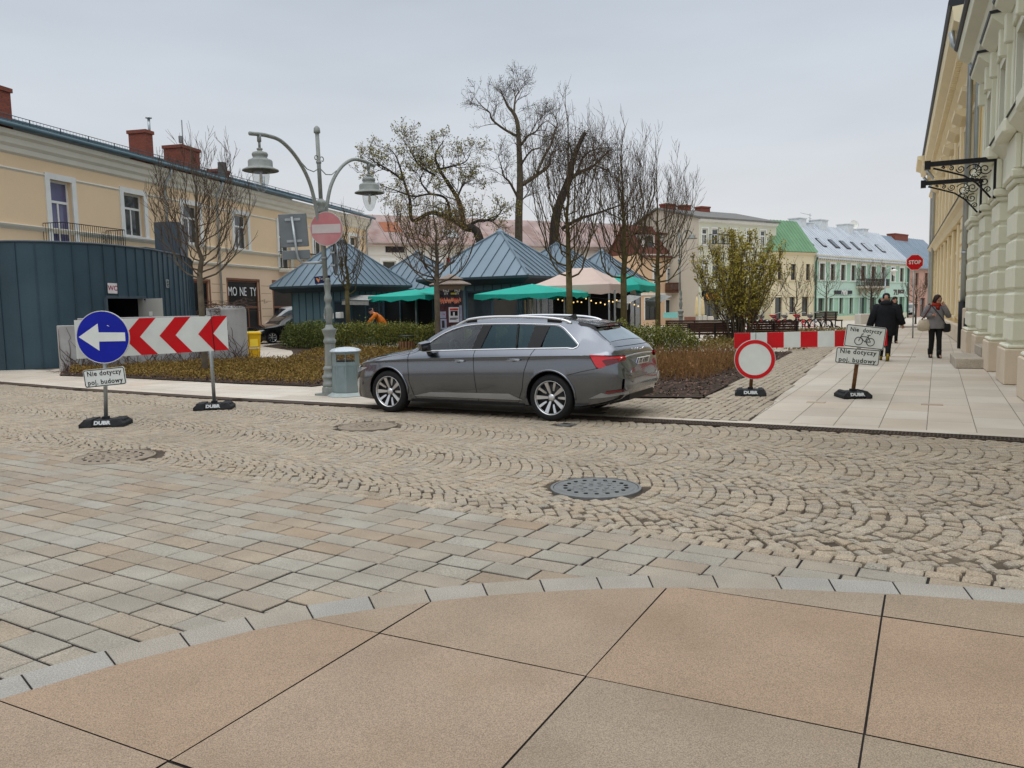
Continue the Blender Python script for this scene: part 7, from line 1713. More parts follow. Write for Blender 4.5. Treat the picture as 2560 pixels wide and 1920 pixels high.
# counter with white boxes behind the left hedge
p = local(k1c, .9, -3.3); t = thing('planter_counter', 'low black counter behind the left hedge', 'counter', p)
mb = MB(); mb.bbox(p + V(0, 0, .5), (3.2, .5, 1.0), .02, R(-28)); mb.build('box', black_m, t)
q = AT(822, 790, p.y + .2); tt = thing('market_sign', 'white sign board with green writing on the black counter', 'sign', q)
mb = MB(plane_M(q, (-.1, -1, 0), roll=R(1))); mb.bbox((0, 0, 0), (.46, .25, .03), .004); sb = mb.build('board', white_m, tt)
mb = MB(plane_M(q, (-.1, -1, 0), roll=R(1))); mb.text('bazylia', .11, Matrix.Translation((0, -.04, .018)), .003, bold=.002); mb.build('lettering', mat('herb_green', (.05, .40, .06), .6), sb)
q = AT(849, 788, p.y + .2); mb = MB(); mb.bbox(q, (.26, .3, .28), .02, R(-20)); solo(mb, 'box', white_m, 'white plastic box on the black counter right of the sign board', 'box')
# taper sign near the right terrace
q = AT(1592, 704, 33.5); tt = thing('shop_sign', 'dark green sign with white handwriting above the right umbrella', 'sign', q)
mb = MB(plane_M(q, (-.2, -1, 0), roll=R(-7))); mb.bbox((0, 0, 0), (.46, .26, .03), .005); sb = mb.build('board', mat('sign_green', (.01, .10, .05), .5), tt)
mb = MB(plane_M(q, (-.2, -1, 0), roll=R(-7))); mb.text('Fa Mai', .13, Matrix.Translation((.03, -.01, .018)), .003, bold=.002); mb.build('lettering', white_m, sb)
q = AT(1676, 788, 40); tt = thing('banner', 'turquoise banner on the low fence of the far terrace', 'banner', q); mb = MB(plane_M(q, (-.2, -1, 0))); mb.bbox((0, 0, 0), (.70, .28, .02), .004); bb = mb.build('cloth', mat('turquoise_banner', (.25, .62, .58), .6, var=.1, scale=4), tt)
# ------------------------------------------------------------------ vegetation
bark_m = mat('grey_brown_bark', (.105, .085, .06), .9, var=.3, scale=6, fine=.15, fscale=60, bump=.4, bscale=40); barkg_m = mat('mossy_bark', (.085, .068, .028), .9, var=.35, scale=7, fine=.15, fscale=60, bump=.4, bscale=40); barkd_m = mat('dark_bark', (.04, .034, .028), .9, var=.3, scale=6, bump=.4, bscale=30)
twig_m = mat('thin_twig', (.085, .06, .042), .9, var=.2, scale=5); twigd_m = mat('dark_twig', (.05, .042, .036), .9, var=.2, scale=5)
bud_m = mat('spring_buds', rough=.6, var=.1, island=[(.20, .17, .03), (.28, .26, .05), (.16, .13, .03), (.24, .20, .04)]); budo_m = mat('ochre_buds', rough=.7, var=.1, island=[(.20, .13, .03), (.26, .19, .04), (.14, .09, .02), (.22, .18, .05)])
def rdir(r, up=0.0, spread=1.0):
    a = r.uniform(0, 2 * math.pi); z = r.uniform(-1, 1); s = math.sqrt(1 - z * z); return V(s * math.cos(a) * spread, s * math.sin(a) * spread, z + up).normalized()
def branch_path(r, p, d, L, k, up, wob):
    pts = [p.copy()]; d = d.normalized()
    for i in range(k): d = (d + V(0, 0, up) + V(r.gauss(0, wob), r.gauss(0, wob), r.gauss(0, wob))).normalized(); pts.append(pts[-1] + d * (L / k))
    return pts
def leafs(mb, r, c, n, spread, size):
    for _ in range(n):
        p = c + V(r.gauss(0, spread), r.gauss(0, spread), r.gauss(0, spread)); a = rdir(r); b = a.cross(rdir(r)).normalized(); s = size * r.uniform(.6, 1.3)
        mb.add([p, p + a * s * .5 + b * s * .35, p + a * s, p + a * s * .5 - b * s * .35], [(0, 1, 2, 3)])
def grow(br, tw, lf, r, path, r0, r1, lvl, nch, up, lens, wob=.16, bud=0, bsize=.05, t0=.15, thin=.006, side=.9):
    k = len(path); rs = [lerp(r0, r1, i / (k - 1)) for i in range(k)]
    tgt = br if r0 > .02 else tw
    tgt.tube(path, rs, 7 if r0 > .05 else (4 if r0 > .015 else 3), r0 > .03, cap=False)
    if lvl == 0:
        if lf is not None and bud: leafs(lf, r, path[-1], bud, .05, bsize); 
        return
    L = sum((b - a).length for a, b in zip(path, path[1:]))
    for i in range(nch[0]):
        f = t0 + (1 - t0) * (i + r.random()) / nch[0]; x = f * (k - 1); j = min(k - 2, int(x)); p = path[j].lerp(path[j + 1], x - j); d = (path[j + 1] - path[j]).normalized()
        o = d.cross(rdir(r)).normalized(); cd = (d * r.uniform(.5, 1.0) + o * side + V(0, 0, up[0])).normalized()
        cl_ = lens[0] * r.uniform(.6, 1.25) * (1.15 - .6 * f); rr = lerp(r0, r1, f) * .55; rr = max(thin, min(rr, cl_ * .016 + thin * .5))
        cp = branch_path(r, p, cd, cl_, 5 if lvl > 1 else 4, up[0] * .35, wob)
        grow(br, tw, lf, r, cp, rr, thin * .5, lvl - 1, nch[1:], up[1:], lens[1:], wob, bud, bsize, .1, thin, side)
    if lf is not None and bud and lvl == 1: leafs(lf, r, path[-1], bud, .06, bsize)
def young_tree(label, base, H, th, tr, spread, seed, bm_=None, bud=0, lean=(0, 0), nl=20, group='young bare trees on the square', budm=None, dens=1.0):
    r = random.Random(seed); t = thing('bare_tree', label, 'tree', base, 0, group)
    br, tw, lf = MB(), MB(), MB()
    top = base + V(lean[0], lean[1], H); lead = [base - V(0, 0, .05)]
    for i in range(1, 9): lead.append(base.lerp(top, i / 8) + V(r.gauss(0, .025), r.gauss(0, .025), 0) * (i > 2))
    tk = MB(); k = len(lead); tk.tube([base - V(0, 0, .05), base + V(0, 0, .12)] + [base.lerp(top, f) for f in (.2, th / H)], [tr * 1.35, tr * 1.08, tr, tr * .95], 10, True); tk.build('trunk', bm_ or barkg_m, t)
    ld_ = [base.lerp(top, th / H + (1 - th / H) * i / 10) + (V(r.gauss(0, .035), r.gauss(0, .035), 0) if i else V(0, 0, -.05)) for i in range(11)]
    grow(br, tw, lf if bud else None, r, ld_[:5], tr * .93, tr * .38, 1, [int(10 * dens)], [.55], [H * .10], .10, bud, t0=.3, side=.5)
    grow(br, tw, lf if bud else None, r, ld_[4:], tr * .36, .004, 1, [int(16 * dens)], [.55], [H * .09], .10, bud, t0=.1, side=.5)
    for i in range(nl):
        f = i / nl; z = th * .92 + (H - th) * .50 * f ** 1.2; a = i * 2.4 + r.uniform(-.4, .4); p = base + V(lean[0] * z / H, lean[1] * z / H, z)
        out = spread * (1 - .35 * f) * r.uniform(.75, 1.1); topz = min(H * r.uniform(.72, .96), z + (H - z) * r.uniform(.6, .9))
        e = V(math.cos(a), math.sin(a), 0)
        pts = spline([p, p + e * out * .42 + V(0, 0, .16 + .2 * r.random()), p + e * out * .72 + V(0, 0, (topz - z) * .35), p + e * out * .95 + V(0, 0, (topz - z) * .7), p + e * out * 1.02 + V(0, 0, topz - z)], 3)
        pts = [q + V(r.gauss(0, .03), r.gauss(0, .03), 0) for q in pts]; pts[0] = p
        grow(br, tw, lf if bud else None, r, pts, tr * lerp(.34, .16, f), .005, 2, [int(12 * dens), int(4 * dens)], [.45, .3], [H * .15, H * .06], .12, bud, t0=.18, side=.55)
    br.build('branches', bm_ or barkg_m, t); tw.build('twigs', twig_m, t)
    if bud: lf.build('buds', budm or bud_m, t)
    return t
tb = G(513, 930); young_tree('young bare tree growing from the planting before the toilet block', tb, 6.6, 2.75, .080, 1.4, 11, bark_m, nl=20)
tb = G(873, 868); young_tree('slim bare tree just right of the lamp post', tb, 6.3, 2.5, .10, .85, 12, nl=16, dens=.9)
tb = AT(1094, 800, 28.2); tb.z = 0; young_tree('young tree with hanging ochre buds beside the poster column', tb, 5.9, 2.7, .10, 1.65, 13, bark_m, bud=3, nl=22, budm=budo_m)
tb = AT(1424, 800, 26.2); tb.z = 0; young_tree('tallest of the three young bare trees before the beige tent', tb, 8.6, 2.75, .105, 1.35, 14, nl=22)
tb = AT(1560, 830, 28.0); tb.z = 0; young_tree('middle one of the three young bare trees, before the right umbrella', tb, 8.2, 2.7, .11, 1.35, 15, nl=22, dens=1.0)
tb = AT(1645, 830, 31.5); tb.z = 0; young_tree('rightmost of the three young bare trees, before the apricot house', tb, 7.6, 2.7, .10, 1.7, 16, nl=22)
tb = AT(1990, 812, 47); tb.z = gz(0, 47); young_tree('small budding tree before the primrose house', tb, 4.2, .9, .06, 1.3, 17, bark_m, bud=1, nl=14, dens=.8)
tb = AT(2065, 800, 62); tb.z = gz(0, 62); young_tree('thin bare tree before the left end of the mint house', tb, 4.8, 2.2, .07, 1.3, 18, bark_m, nl=12, dens=.7)
tb = AT(2177, 795, 66); tb.z = gz(0, 66); young_tree('dense round bare tree before the mint house balcony', tb, 5.2, 2.0, .08, 1.4, 19, barkd_m, nl=18, dens=1.1)
tb = AT(2289, 800, 58); tb.z = gz(0, 58); young_tree('round bare street tree behind the stop sign', tb, 3.6, 1.6, .06, 1.1, 20, barkd_m, nl=14, dens=.8)
def big_tree(label, limbs, Y, ground_px, seed, bmat, tmat, bud=0, budm=None, nch=(9, 6, 4), lens=(2.0, .95, .42), up=(.25, .25, .2), thin=.009, wob=.2, Yj=1.2, dark=False, ivy=0, bsize=.09):
    "limbs: list of (r0, r1, pixel polyline, depth drift)"
    r = random.Random(seed); b0 = AT(*ground_px, Y); b0.z = gz(0, Y); t = thing('old_tree', label, 'tree', b0)
    br, tw, lf, tk = MB(), MB(), MB(), MB()
    for i, (r0, r1, pts, dy) in enumerate(limbs):
        k = len(pts); P = [AT(u, v, Y + dy * j / (k - 1) + (0)) for j, (u, v) in enumerate(pts)]
        if i == 0: P = [b0] + P
        P = spline(P, 4)
        if i == 0: tk.tube(P, [lerp(r0, r1, j / (len(P) - 1)) for j in range(len(P))], 10, True); grow(MB(), tw, lf, r, P, r0, r1, 0, [], [], [])
        grow(br if i else MB(), tw, lf if bud else None, r, P, r0, r1, len(nch), list(nch), list(up), list(lens), wob, bud, bsize, .12 if i else .55, thin)
        if ivy and i == 0:
            for q in P[2:]: leafs(lf, r, q, ivy, .22, .10)
    tk.build('trunk', bmat, t); br.build('branches', bmat, t); tw.build('twigs', tmat, t)
    if lf.v: lf.build('buds', budm or bud_m, t)
    return t
Q = lambda L_: [(1100 + x * .2893, 160 + y * .2893) for x, y in L_]
Q3 = lambda L_: [(600 + x * .2893, 300 + y * .2893) for x, y in L_]
big_tree('tall old tree with bare crown rising behind the largest kiosk', [
    (0.250, 0.03, Q([(680, 1400), (690, 1100), (690, 900), (682, 700), (672, 530), (640, 430), (590, 370), (560, 310), (525, 240)]), 0),
    (0.080, 0.012, Q([(660, 620), (550, 560), (450, 480), (430, 420), (370, 370), (300, 290)]), -2), (0.130, 0.024, Q([(715, 1040), (850, 950), (940, 880), (960, 780), (1040, 730)]), 1),
    (0.090, 0.012, Q([(840, 935), (900, 800), (960, 690), (1000, 560), (1015, 520), (1000, 450), (1040, 380)]), 2), (0.080, 0.012, Q([(700, 700), (760, 620), (820, 590), (880, 520), (940, 485)]), -2),
    (0.065, 0.008, Q([(640, 430), (650, 300), (680, 230), (640, 160)]), 1), (0.080, 0.012, Q([(670, 1150), (600, 1020), (550, 970), (530, 880), (500, 780)]), -2), (0.050, 0.008, Q([(700, 1190), (760, 1110), (800, 1020)]), 1), (0.070, 0.012, Q([(690, 890), (760, 780), (830, 730), (930, 750)]), -2)],
    46, (1297, 790), 31, bark_m, twigd_m, nch=(9, 5, 4), lens=(1.7, .9, .45), thin=.009, bud=1, budm=bud_m, bsize=.06)
big_tree('dark ivy grown old tree leaning right behind the young trees', [
    (0.322, 0.109, Q([(985, 1500), (1020, 1250), (1090, 1060), (1125, 960), (1145, 850), (1200, 700), (1255, 590)]), 0),
    (0.124, 0.025, Q([(1110, 1010), (1200, 940), (1300, 900), (1370, 840), (1440, 770), (1490, 735)]), -1), (0.099, 0.020, Q([(1125, 980), (1112, 900), (1140, 800), (1120, 700), (1080, 660)]), 1), (0.112, 0.025, Q([(1060, 1420), (1200, 1340), (1330, 1300), (1500, 1240), (1600, 1205)]), -2), (0.050, 0.010, Q([(1380, 895), (1460, 930), (1490, 1000)]), -1), (0.087, 0.015, Q([(1180, 960), (1240, 800), (1340, 740), (1480, 720)]), 1)],
    47, (1378, 790), 32, barkd_m, twigd_m, nch=(10, 6, 4), lens=(1.5, .75, .4), up=(-.1, -.1, 0), thin=.009, bud=1, ivy=26, budm=mat('ivy_leaf', rough=.6, var=.1, island=[(.035, .035, .015), (.07, .06, .02), (.10, .08, .03), (.05, .05, .02)]), bsize=.08)
big_tree('gnarled old tree with yellow green buds spreading left behind the kiosks', [
    (0.286, 0.114, Q3([(2075, 1040), (1950, 930), (1870, 880), (1790, 840)]), 0),
    (0.154, 0.022, Q3([(1930, 885), (1890, 700), (1800, 550), (1720, 420), (1690, 300), (1760, 180)]), -1), (0.132, 0.018, Q3([(1800, 845), (1650, 800), (1490, 870), (1470, 700), (1420, 540), (1380, 400), (1340, 300), (1280, 240)]), 1), (0.072, 0.013, Q3([(1405, 520), (1300, 440), (1180, 370), (1125, 335)]), 0), (0.072, 0.009, Q3([(1725, 425), (1830, 400), (1950, 360), (2000, 260)]), 1), (0.083, 0.013, Q3([(1815, 830), (1780, 680), (1640, 640), (1500, 660), (1320, 600), (1200, 560)]), -2), (0.077, 0.013, Q3([(1870, 690), (1930, 560), (2010, 520)]), 1), (0.066, 0.009, Q3([(1690, 480), (1560, 400), (1470, 260), (1460, 160)]), -1), (0.110, 0.018, Q3([(1950, 930), (2060, 870), (2190, 860), (2280, 760)]), 1), (0.066, 0.009, Q3([(1640, 640), (1560, 520), (1620, 400)]), 1)],
    44, (1222, 790), 33, barkd_m, twig_m, nch=(9, 6, 4), lens=(1.6, .75, .36), up=(.12, .15, .1), thin=.010, wob=.26, bud=3, budm=bud_m, bsize=.09)
def leaf_mass(label, name, cat, poly_fn, n, size, m, seed, kind=None, stems=None, up=.2):
    r = random.Random(seed); mb = MB()
    for _ in range(n):
        p, nrm = poly_fn(r); a = (rdir(r) + nrm * .5 + V(0, 0, up)).normalized(); b = a.cross(rdir(r)).normalized(); s = size * r.uniform(.6, 1.4)
        mb.add([p, p + a * s * .5 + b * s * .32, p + a * s, p + a * s * .5 - b * s * .32], [(0, 1, 2, 3)])
    return mb
hedge_m = mat('hedge_leaf', rough=.55, var=.1, spec=.4, island=[(.025, .045, .008), (.06, .09, .012), (.12, .15, .02), (.04, .06, .01), (.18, .19, .025), (.08, .11, .015)])
hedgey_m = mat('hedge_leaf_light', rough=.55, var=.1, spec=.4, island=[(.05, .07, .01), (.13, .15, .018), (.22, .215, .025), (.08, .10, .014), (.30, .28, .04)])
def hedge(label, a, b, w, h, n, seed, m, size=.075, base=0.0):
    a, b = V(*a, 0), V(*b, 0); d = (b - a); Ln = d.length; d.normalize(); nn = V(d.y, -d.x, 0)
    if nn.dot(-a) < 0: nn = -nn
    t = thing('hedge', label, 'hedge', (a + b) / 2); r = random.Random(seed); mb, st = MB(), MB()
    hump = [(r.uniform(0, Ln), r.uniform(.3, .9), r.uniform(-.22, .22)) for _ in range(int(Ln * 1.5))]
    for _ in range(n):
        s = r.uniform(0, Ln); top = h * (1 + sum(k * math.exp(-((s - c) / q) ** 2) for c, q, k in hump) * .6)
        f = r.random() ** .6; z = base + top * f * r.uniform(.9, 1.08); o = r.uniform(-1, 1); o = math.copysign(abs(o) ** .5, o) * w / 2 * (1 - .25 * f)
        if r.random() < .10: z += r.uniform(0, .28) * (.5 + .5 * math.sin(s * 9))
        endf = min(s, Ln - s) / .5
        if endf < 1: z *= .6 + .4 * endf
        p = a + d * s + nn * o + V(0, 0, z); q = (rdir(r) + nn * .3 * (1 if o > 0 else -1) + V(0, 0, .5)).normalized(); c = q.cross(rdir(r)).normalized(); sz = size * r.uniform(.6, 1.4)
        mb.add([p, p + q * sz * .5 + c * sz * .34, p + q * sz, p + q * sz * .5 - c * sz * .34], [(0, 1, 2, 3)])
    for _ in range(int(Ln * 22)):
        s = r.uniform(0, Ln); p = a + d * s + nn * r.uniform(-w / 2.6, w / 2.6); st.tube(branch_path(r, p, V(r.gauss(0, .2), r.gauss(0, .2), 1), h * r.uniform(.7, 1.1), 3, 0, .12), [.014, .010, .007, .004], 3, False, cap=False)
    mb.build('foliage', m, t); st.build('stems', twigd_m, t)
hedge('long dark green hedge left of the car before the kiosks', (-10.0, 36.2), (-7.2, 33.4), 1.2, 1.08, 15000, 41, hedge_m, .058)
hedge('green hedge from the lamp post to the poster column', (-7.2, 33.0), (-1.6, 31.2), 1.1, 1.05, 19000, 42, hedgey_m, .056)
hedge('bright green low hedge between the car and the benches', (-1.0, 26.6), (5.45, 23.5), 1.3, .92, 26000, 43, hedgey_m, .055)
hedge('tall thin shrub stem leafing behind the car roof', (3.25, 25.0), (3.6, 24.9), .35, 1.6, 500, 44, hedgey_m, .07)
# beds: soil, mulch, ground cover
soil_m = mat('dark_soil', (.050, .034, .024), .95, var=.4, scale=4, fine=.3, fscale=50); chip_m = mat('bark_mulch', rough=.9, var=.15, island=[(.06, .035, .025), (.10, .055, .04), (.04, .025, .02), (.14, .08, .06), (.20, .14, .11)])
cover_m = mat('brown_cover_leaf', rough=.7, var=.1, island=[(.16, .09, .018), (.24, .145, .028), (.11, .065, .018), (.28, .19, .045), (.17, .125, .025)]); dry_m = mat('dry_stem', (.22, .115, .045), .85, var=.3, scale=6)
def bed(poly, label): mb = MB(); mb.poly([(x, y, .022) for x, y in ccw(poly)]); mb.poly([(x, y, .0) for x, y in ccw(poly)]); p = ccw(poly); solo(mb, 'planting_bed', soil_m, label, 'soil', kind='structure')
def rand_in(r, poly):
    xs, ys_ = [p[0] for p in poly], [p[1] for p in poly]
    while True:
        q = (r.uniform(min(xs), max(xs)), r.uniform(min(ys_), max(ys_)))
        if inside(q, poly): return q
bL = [(-12.4, 21.9), (-10.2, 20.75), (-6.2, 18.2), (-4.3, 17.15), (-3.85, 17.85), (-2.9, 17.9), (-1.6, 17.4), (-1.2, 21.6), (-3.9, 22.6), (-5.6, 24.3), (-7.4, 25.6), (-8.95, 26.0), (-13.1, 23.2)]
bL2 = [(-7.6, 26.2), (-4.4, 24.85), (1.4, 23.0), (2.6, 30), (-1, 33.5), (-7, 35.5), (-11.8, 40.5), (-11.9, 38.3), (-9.2, 33.5), (-8.45, 31.0), (-7.9, 28.4)]
bR = [(.0, 14.35), (1.9, 13.95), (3.25, 13.55), (8.95, 25.4), (6.2, 26.6), (1.4, 22.8)]
bed(bL, 'planting bed soil left of the lamp post'); bed(bL2, 'planting bed soil under the hedges'); bed(bR, 'planting bed soil right of the car')
def cover(poly, n, hmax, m, seed, label, size=.06, edge=None, zc=0.0):
    r = random.Random(seed); mb = MB()
    for _ in range(n):
        x, y = rand_in(r, poly); hh = hmax * (.55 + .6 * mnoise.noise(V(x * .9, y * .9, seed)) ) 
        if hh < hmax * .2 and r.random() < .7: continue
        z = .03 + abs(hh) * r.random() ** .7; p = V(x, y, z); q = (rdir(r) + V(0, 0, .6)).normalized(); c = q.cross(rdir(r)).normalized(); s = size * r.uniform(.6, 1.4)
        mb.add([p, p + q * s * .5 + c * s * .33, p + q * s, p + q * s * .5 - c * s * .33], [(0, 1, 2, 3)])
    return solo(mb, 'ground_cover', m, label, 'ground cover', kind='stuff')
shrink = lambda poly, k: [(sum(p[0] for p in poly) / len(poly) * (1 - k) + q[0] * k, sum(p[1] for p in poly) / len(poly) * (1 - k) + q[1] * k) for q in poly]
cover(shrink(bL, .95), 46000, .30, cover_m, 51, 'olive brown low shrubs filling the bed left of the lamp post', .042)
cover([(-7.4, 26.3), (-4.4, 25.0), (1.3, 23.2), (1.5, 30), (-2, 31), (-7.6, 32)], 24000, .30, cover_m, 52, 'olive brown low shrubs in front of the long hedge', .05)
r = random.Random(61); mb = MB()
for poly, n in ((bR, 9000), (bL, 7000)):
    for _ in range(n):
        x, y = rand_in(r, poly); a = r.uniform(0, 6.28); l, w = r.uniform(.03, .09), r.uniform(.012, .03); tl = r.gauss(0, .35); z = .03 + .02 * r.random()
        u, vv = V(math.cos(a), math.sin(a), tl).normalized() * l / 2, V(-math.sin(a), math.cos(a), r.gauss(0, .3)) * w / 2; c = V(x, y, z + .01)
        mb.add([c - u - vv, c + u - vv, c + u + vv, c - u + vv], [(0, 1, 2, 3)])
solo(mb, 'bark_mulch', chip_m, 'brown bark chips strewn over the beds', 'mulch', kind='stuff')
r = random.Random(62); mb = MB(); lf = MB()
bRt = [(1.0, 16.6), (4.0, 16.6), (6.9, 21.8), (7.6, 23.6), (3.8, 23.4)]
for _ in range(2600):
    x, y = rand_in(r, bRt); p = V(x, y, .02); pts = branch_path(r, p, V(r.gauss(0, .35), r.gauss(0, .35), 1), r.uniform(.2, .55), 3, .05, .2); mb.tube(pts, [.006, .005, .004, .003], 3, False, cap=False)
solo(mb, 'dry_stems', dry_m, 'rusty dry twiggy stems over the mulch right of the car', 'ground cover', kind='stuff')
cover(bRt, 5000, .42, mat('rust_leaf', rough=.8, var=.1, island=[(.20, .10, .035), (.27, .16, .05), (.13, .07, .025), (.22, .15, .04)]), 53, 'dry rusty leaves among the stems right of the car', .045)
cover([(6.0, 26.0), (9.5, 25.9), (17, 38), (12, 39), (8, 33)], 9000, .45, mat('tall_dry_grass', rough=.8, var=.1, island=[(.20, .13, .04), (.14, .11, .03), (.25, .18, .06), (.09, .09, .02)]), 54, 'dry grass and low plants in the bed before the benches', .09)
# yellow green multi stemmed shrub
sb_ = AT(1850, 842, 31.0); sb_.z = 0; t = thing('shrub', 'tall yellow green many stemmed shrub leafing between the benches', 'shrub', sb_); r = random.Random(71); br, tw, lf = MB(), MB(), MB()
for i in range(58):
    a = r.uniform(0, 6.28); q = r.random() ** .6; e = V(math.cos(a), math.sin(a), 0); H_ = r.uniform(3.2, 4.6) * (1 - .25 * q); s0 = sb_ + e * .45 * q
    pts = spline([s0, s0 + e * .25 * q + V(0, 0, H_ * .3), s0 + e * 1.0 * q + V(0, 0, H_ * .65), s0 + e * 1.55 * q + V(0, 0, H_)], 3); pts = [p + V(r.gauss(0, .03), r.gauss(0, .03), 0) for p in pts]
    grow(br, tw, lf, r, pts, .024, .006, 2, [12, 6], [.45, .35], [.62, .26], .12, 3, .078, .28, .006, .5)
br.build('stems', bark_m, t); tw.build('twigs', twig_m, t); lf.build('leaves', mat('yellow_leaf', rough=.6, var=.1, island=[(.30, .25, .03), (.38, .33, .045), (.24, .20, .025), (.42, .34, .06), (.17, .15, .025)]), t)
# fallen creeper twigs at the foot of the concrete wall
r = random.Random(72); mb = MB()
for _ in range(900):
    s = r.uniform(.0, 5.9); p = wa + d * 0; dW = (wb - wa).normalized(); nW = V(dW.y, -dW.x, 0); p = wa + dW * s + nW * r.uniform(.25, .7) + V(0, 0, .02); pts = branch_path(r, p, V(r.gauss(0, .8), r.gauss(0, .5), .5), r.uniform(.15, .5), 3, -.15, .3); mb.tube(pts, .005, 3, False, cap=False)
solo(mb, 'fallen_twigs', vine_m, 'tangle of fallen creeper twigs along the foot of the concrete wall', 'twigs', kind='stuff')
# ------------------------------------------------------------------ people
skin_m = mat('skin', (.50, .27, .19), .55, var=.05); hair_m = mat('dark_brown_hair', (.030, .012, .010), .5, var=.3, scale=20); blackc_m = mat('black_coat_cloth', (.010, .011, .014), .85, var=.3, scale=5, bump=.2, bscale=25); trous_m = mat('black_trousers', (.009, .009, .011), .9, var=.2)
def skin_mesh(verts, edges, sub=1):
    "continuous surface grown round a skeleton; verts (x, y, z, r)"
    me = bpy.data.meshes.new('sk'); me.from_pydata([v[:3] for v in verts], edges, []); ob = bpy.data.objects.new('sk', me); COL.objects.link(ob)
    md = ob.modifiers.new('s', 'SKIN'); md.use_smooth_shade = True
    for i, v in enumerate(verts): q = me.skin_vertices[0].data[i]; q.radius = (v[3], v[4] if len(v) > 4 else v[3]); q.use_root = i == 0
    sm = ob.modifiers.new('d', 'SUBSURF'); sm.levels = sub; sm.render_levels = sub
    dg = bpy.context.evaluated_depsgraph_get(); r = bpy.data.meshes.new_from_object(ob.evaluated_get(dg)); bpy.data.objects.remove(ob); bpy.data.meshes.remove(me)
    vs = [tuple(v.co) for v in r.vertices]; fs = [tuple(p.vertices) for p in r.polygons]; bpy.data.meshes.remove(r); return vs, fs
def eloft(mb, secs, n=20, sm=True):
    "stack of ellipses (cx, cy, z, rx, ry)"
    vs = []; k = len(secs)
    for cx, cy, z, rx, ry in secs:
        for j in range(n): a = 2 * math.pi * j / n; vs.append((cx + rx * math.cos(a), cy + ry * math.sin(a), z))
    fs = [(i * n + j, i * n + (j + 1) % n, (i + 1) * n + (j + 1) % n, (i + 1) * n + j) for i in range(k - 1) for j in range(n)] + [tuple(range(n - 1, -1, -1)), tuple(range((k - 1) * n, k * n))]
    mb.add(vs, fs, sm)
def fold(mb, seed, amp, f=9.0):
    "cloth folds: push points by noise"
    o = []
    for x, y, z in mb.v:
        n = mnoise.noise_vector(V(x * f + seed, y * f, z * f * .55)); o.append((x + n.x * amp, y + n.y * amp, z + n.z * amp * .4))
    mb.v = o
def hand(vs_out, w, e, sg, curl=.5):
    "palm and five fingers at wrist w, pointing away from elbow e"
    w, e = Vector(w), Vector(e); d = (w - e).normalized(); s = d.cross(V(0, 1, 0)); s = V(1, 0, 0) if s.length < .1 else s.normalized(); q = d.cross(s)
    P = [(*(w - d * .02), .030), (*(w + d * .045), .036, .020), (*(w + d * .085), .038, .018)]; E_ = [(0, 1), (1, 2)]
    out = [skin_mesh(P, E_)]
    for i, (o, l) in enumerate(((-.030, .068), (-.010, .078), (.010, .073), (.029, .058))):
        b = w + d * .085 + s * o * sg; m = b + d * l * .5 + q * l * curl * .3; t_ = m + d * l * .42 + q * l * curl * .7
        out.append(skin_mesh([(*(b - d * .015), .010), (*m, .009), (*t_, .0075)], [(0, 1), (1, 2)]))
    b = w + d * .03 - s * .03 * sg; m = b + d * .03 - s * .025 * sg + q * .01; t_ = m + d * .03 + q * .015; out.append(skin_mesh([(*b, .013), (*m, .011), (*t_, .009)], [(0, 1), (1, 2)])); return out
def head(mb, c, yaw=0, pitch=0, s=1.0):
    "skull, jaw, nose, ears; face towards local -y turned by yaw, bowed by pitch"
    M = Matrix.Translation(Vector(c)) @ Matrix.Rotation(yaw, 4, 'Z') @ Matrix.Rotation(pitch, 4, 'X') @ Matrix.Scale(s, 4); b = MB(M)
    n = 20; prof = [(-.115, .03, .035, -.045), (-.105, .045, .05, -.035), (-.08, .056, .068, -.022), (-.045, .066, .083, -.008), (0, .074, .094, 0), (.04, .077, .098, .004), (.08, .070, .088, .008), (.105, .05, .062, .01), (.118, .02, .025, .012)]
    vs = []
    for z, rx, ry, cy in prof:
        for j in range(n): a = 2 * math.pi * j / n; vs.append((rx * math.cos(a), cy + ry * math.sin(a), z))
    k = len(prof); b.add(vs, [(i * n + j, i * n + (j + 1) % n, (i + 1) * n + (j + 1) % n, (i + 1) * n + j) for i in range(k - 1) for j in range(n)] + [tuple(range(n - 1, -1, -1)), tuple(range((k - 1) * n, k * n))], True)
    b.hull([(0, -.094, .022), (-.012, -.088, -.02), (.012, -.088, -.02), (0, -.122, -.018), (0, -.085, -.03)], True)
    b.hull([(x, y, z) for x in (-.024, .024) for y, z in ((-.07, -.052), (-.085, -.058), (-.07, -.066))] + [(0, -.09, -.056)], True)
    for sg in (1, -1): b.ball((sg * .076, .008, -.005), .03, 8, (.35, .6, 1))
    mb.add(b.v, b.f, True); return M
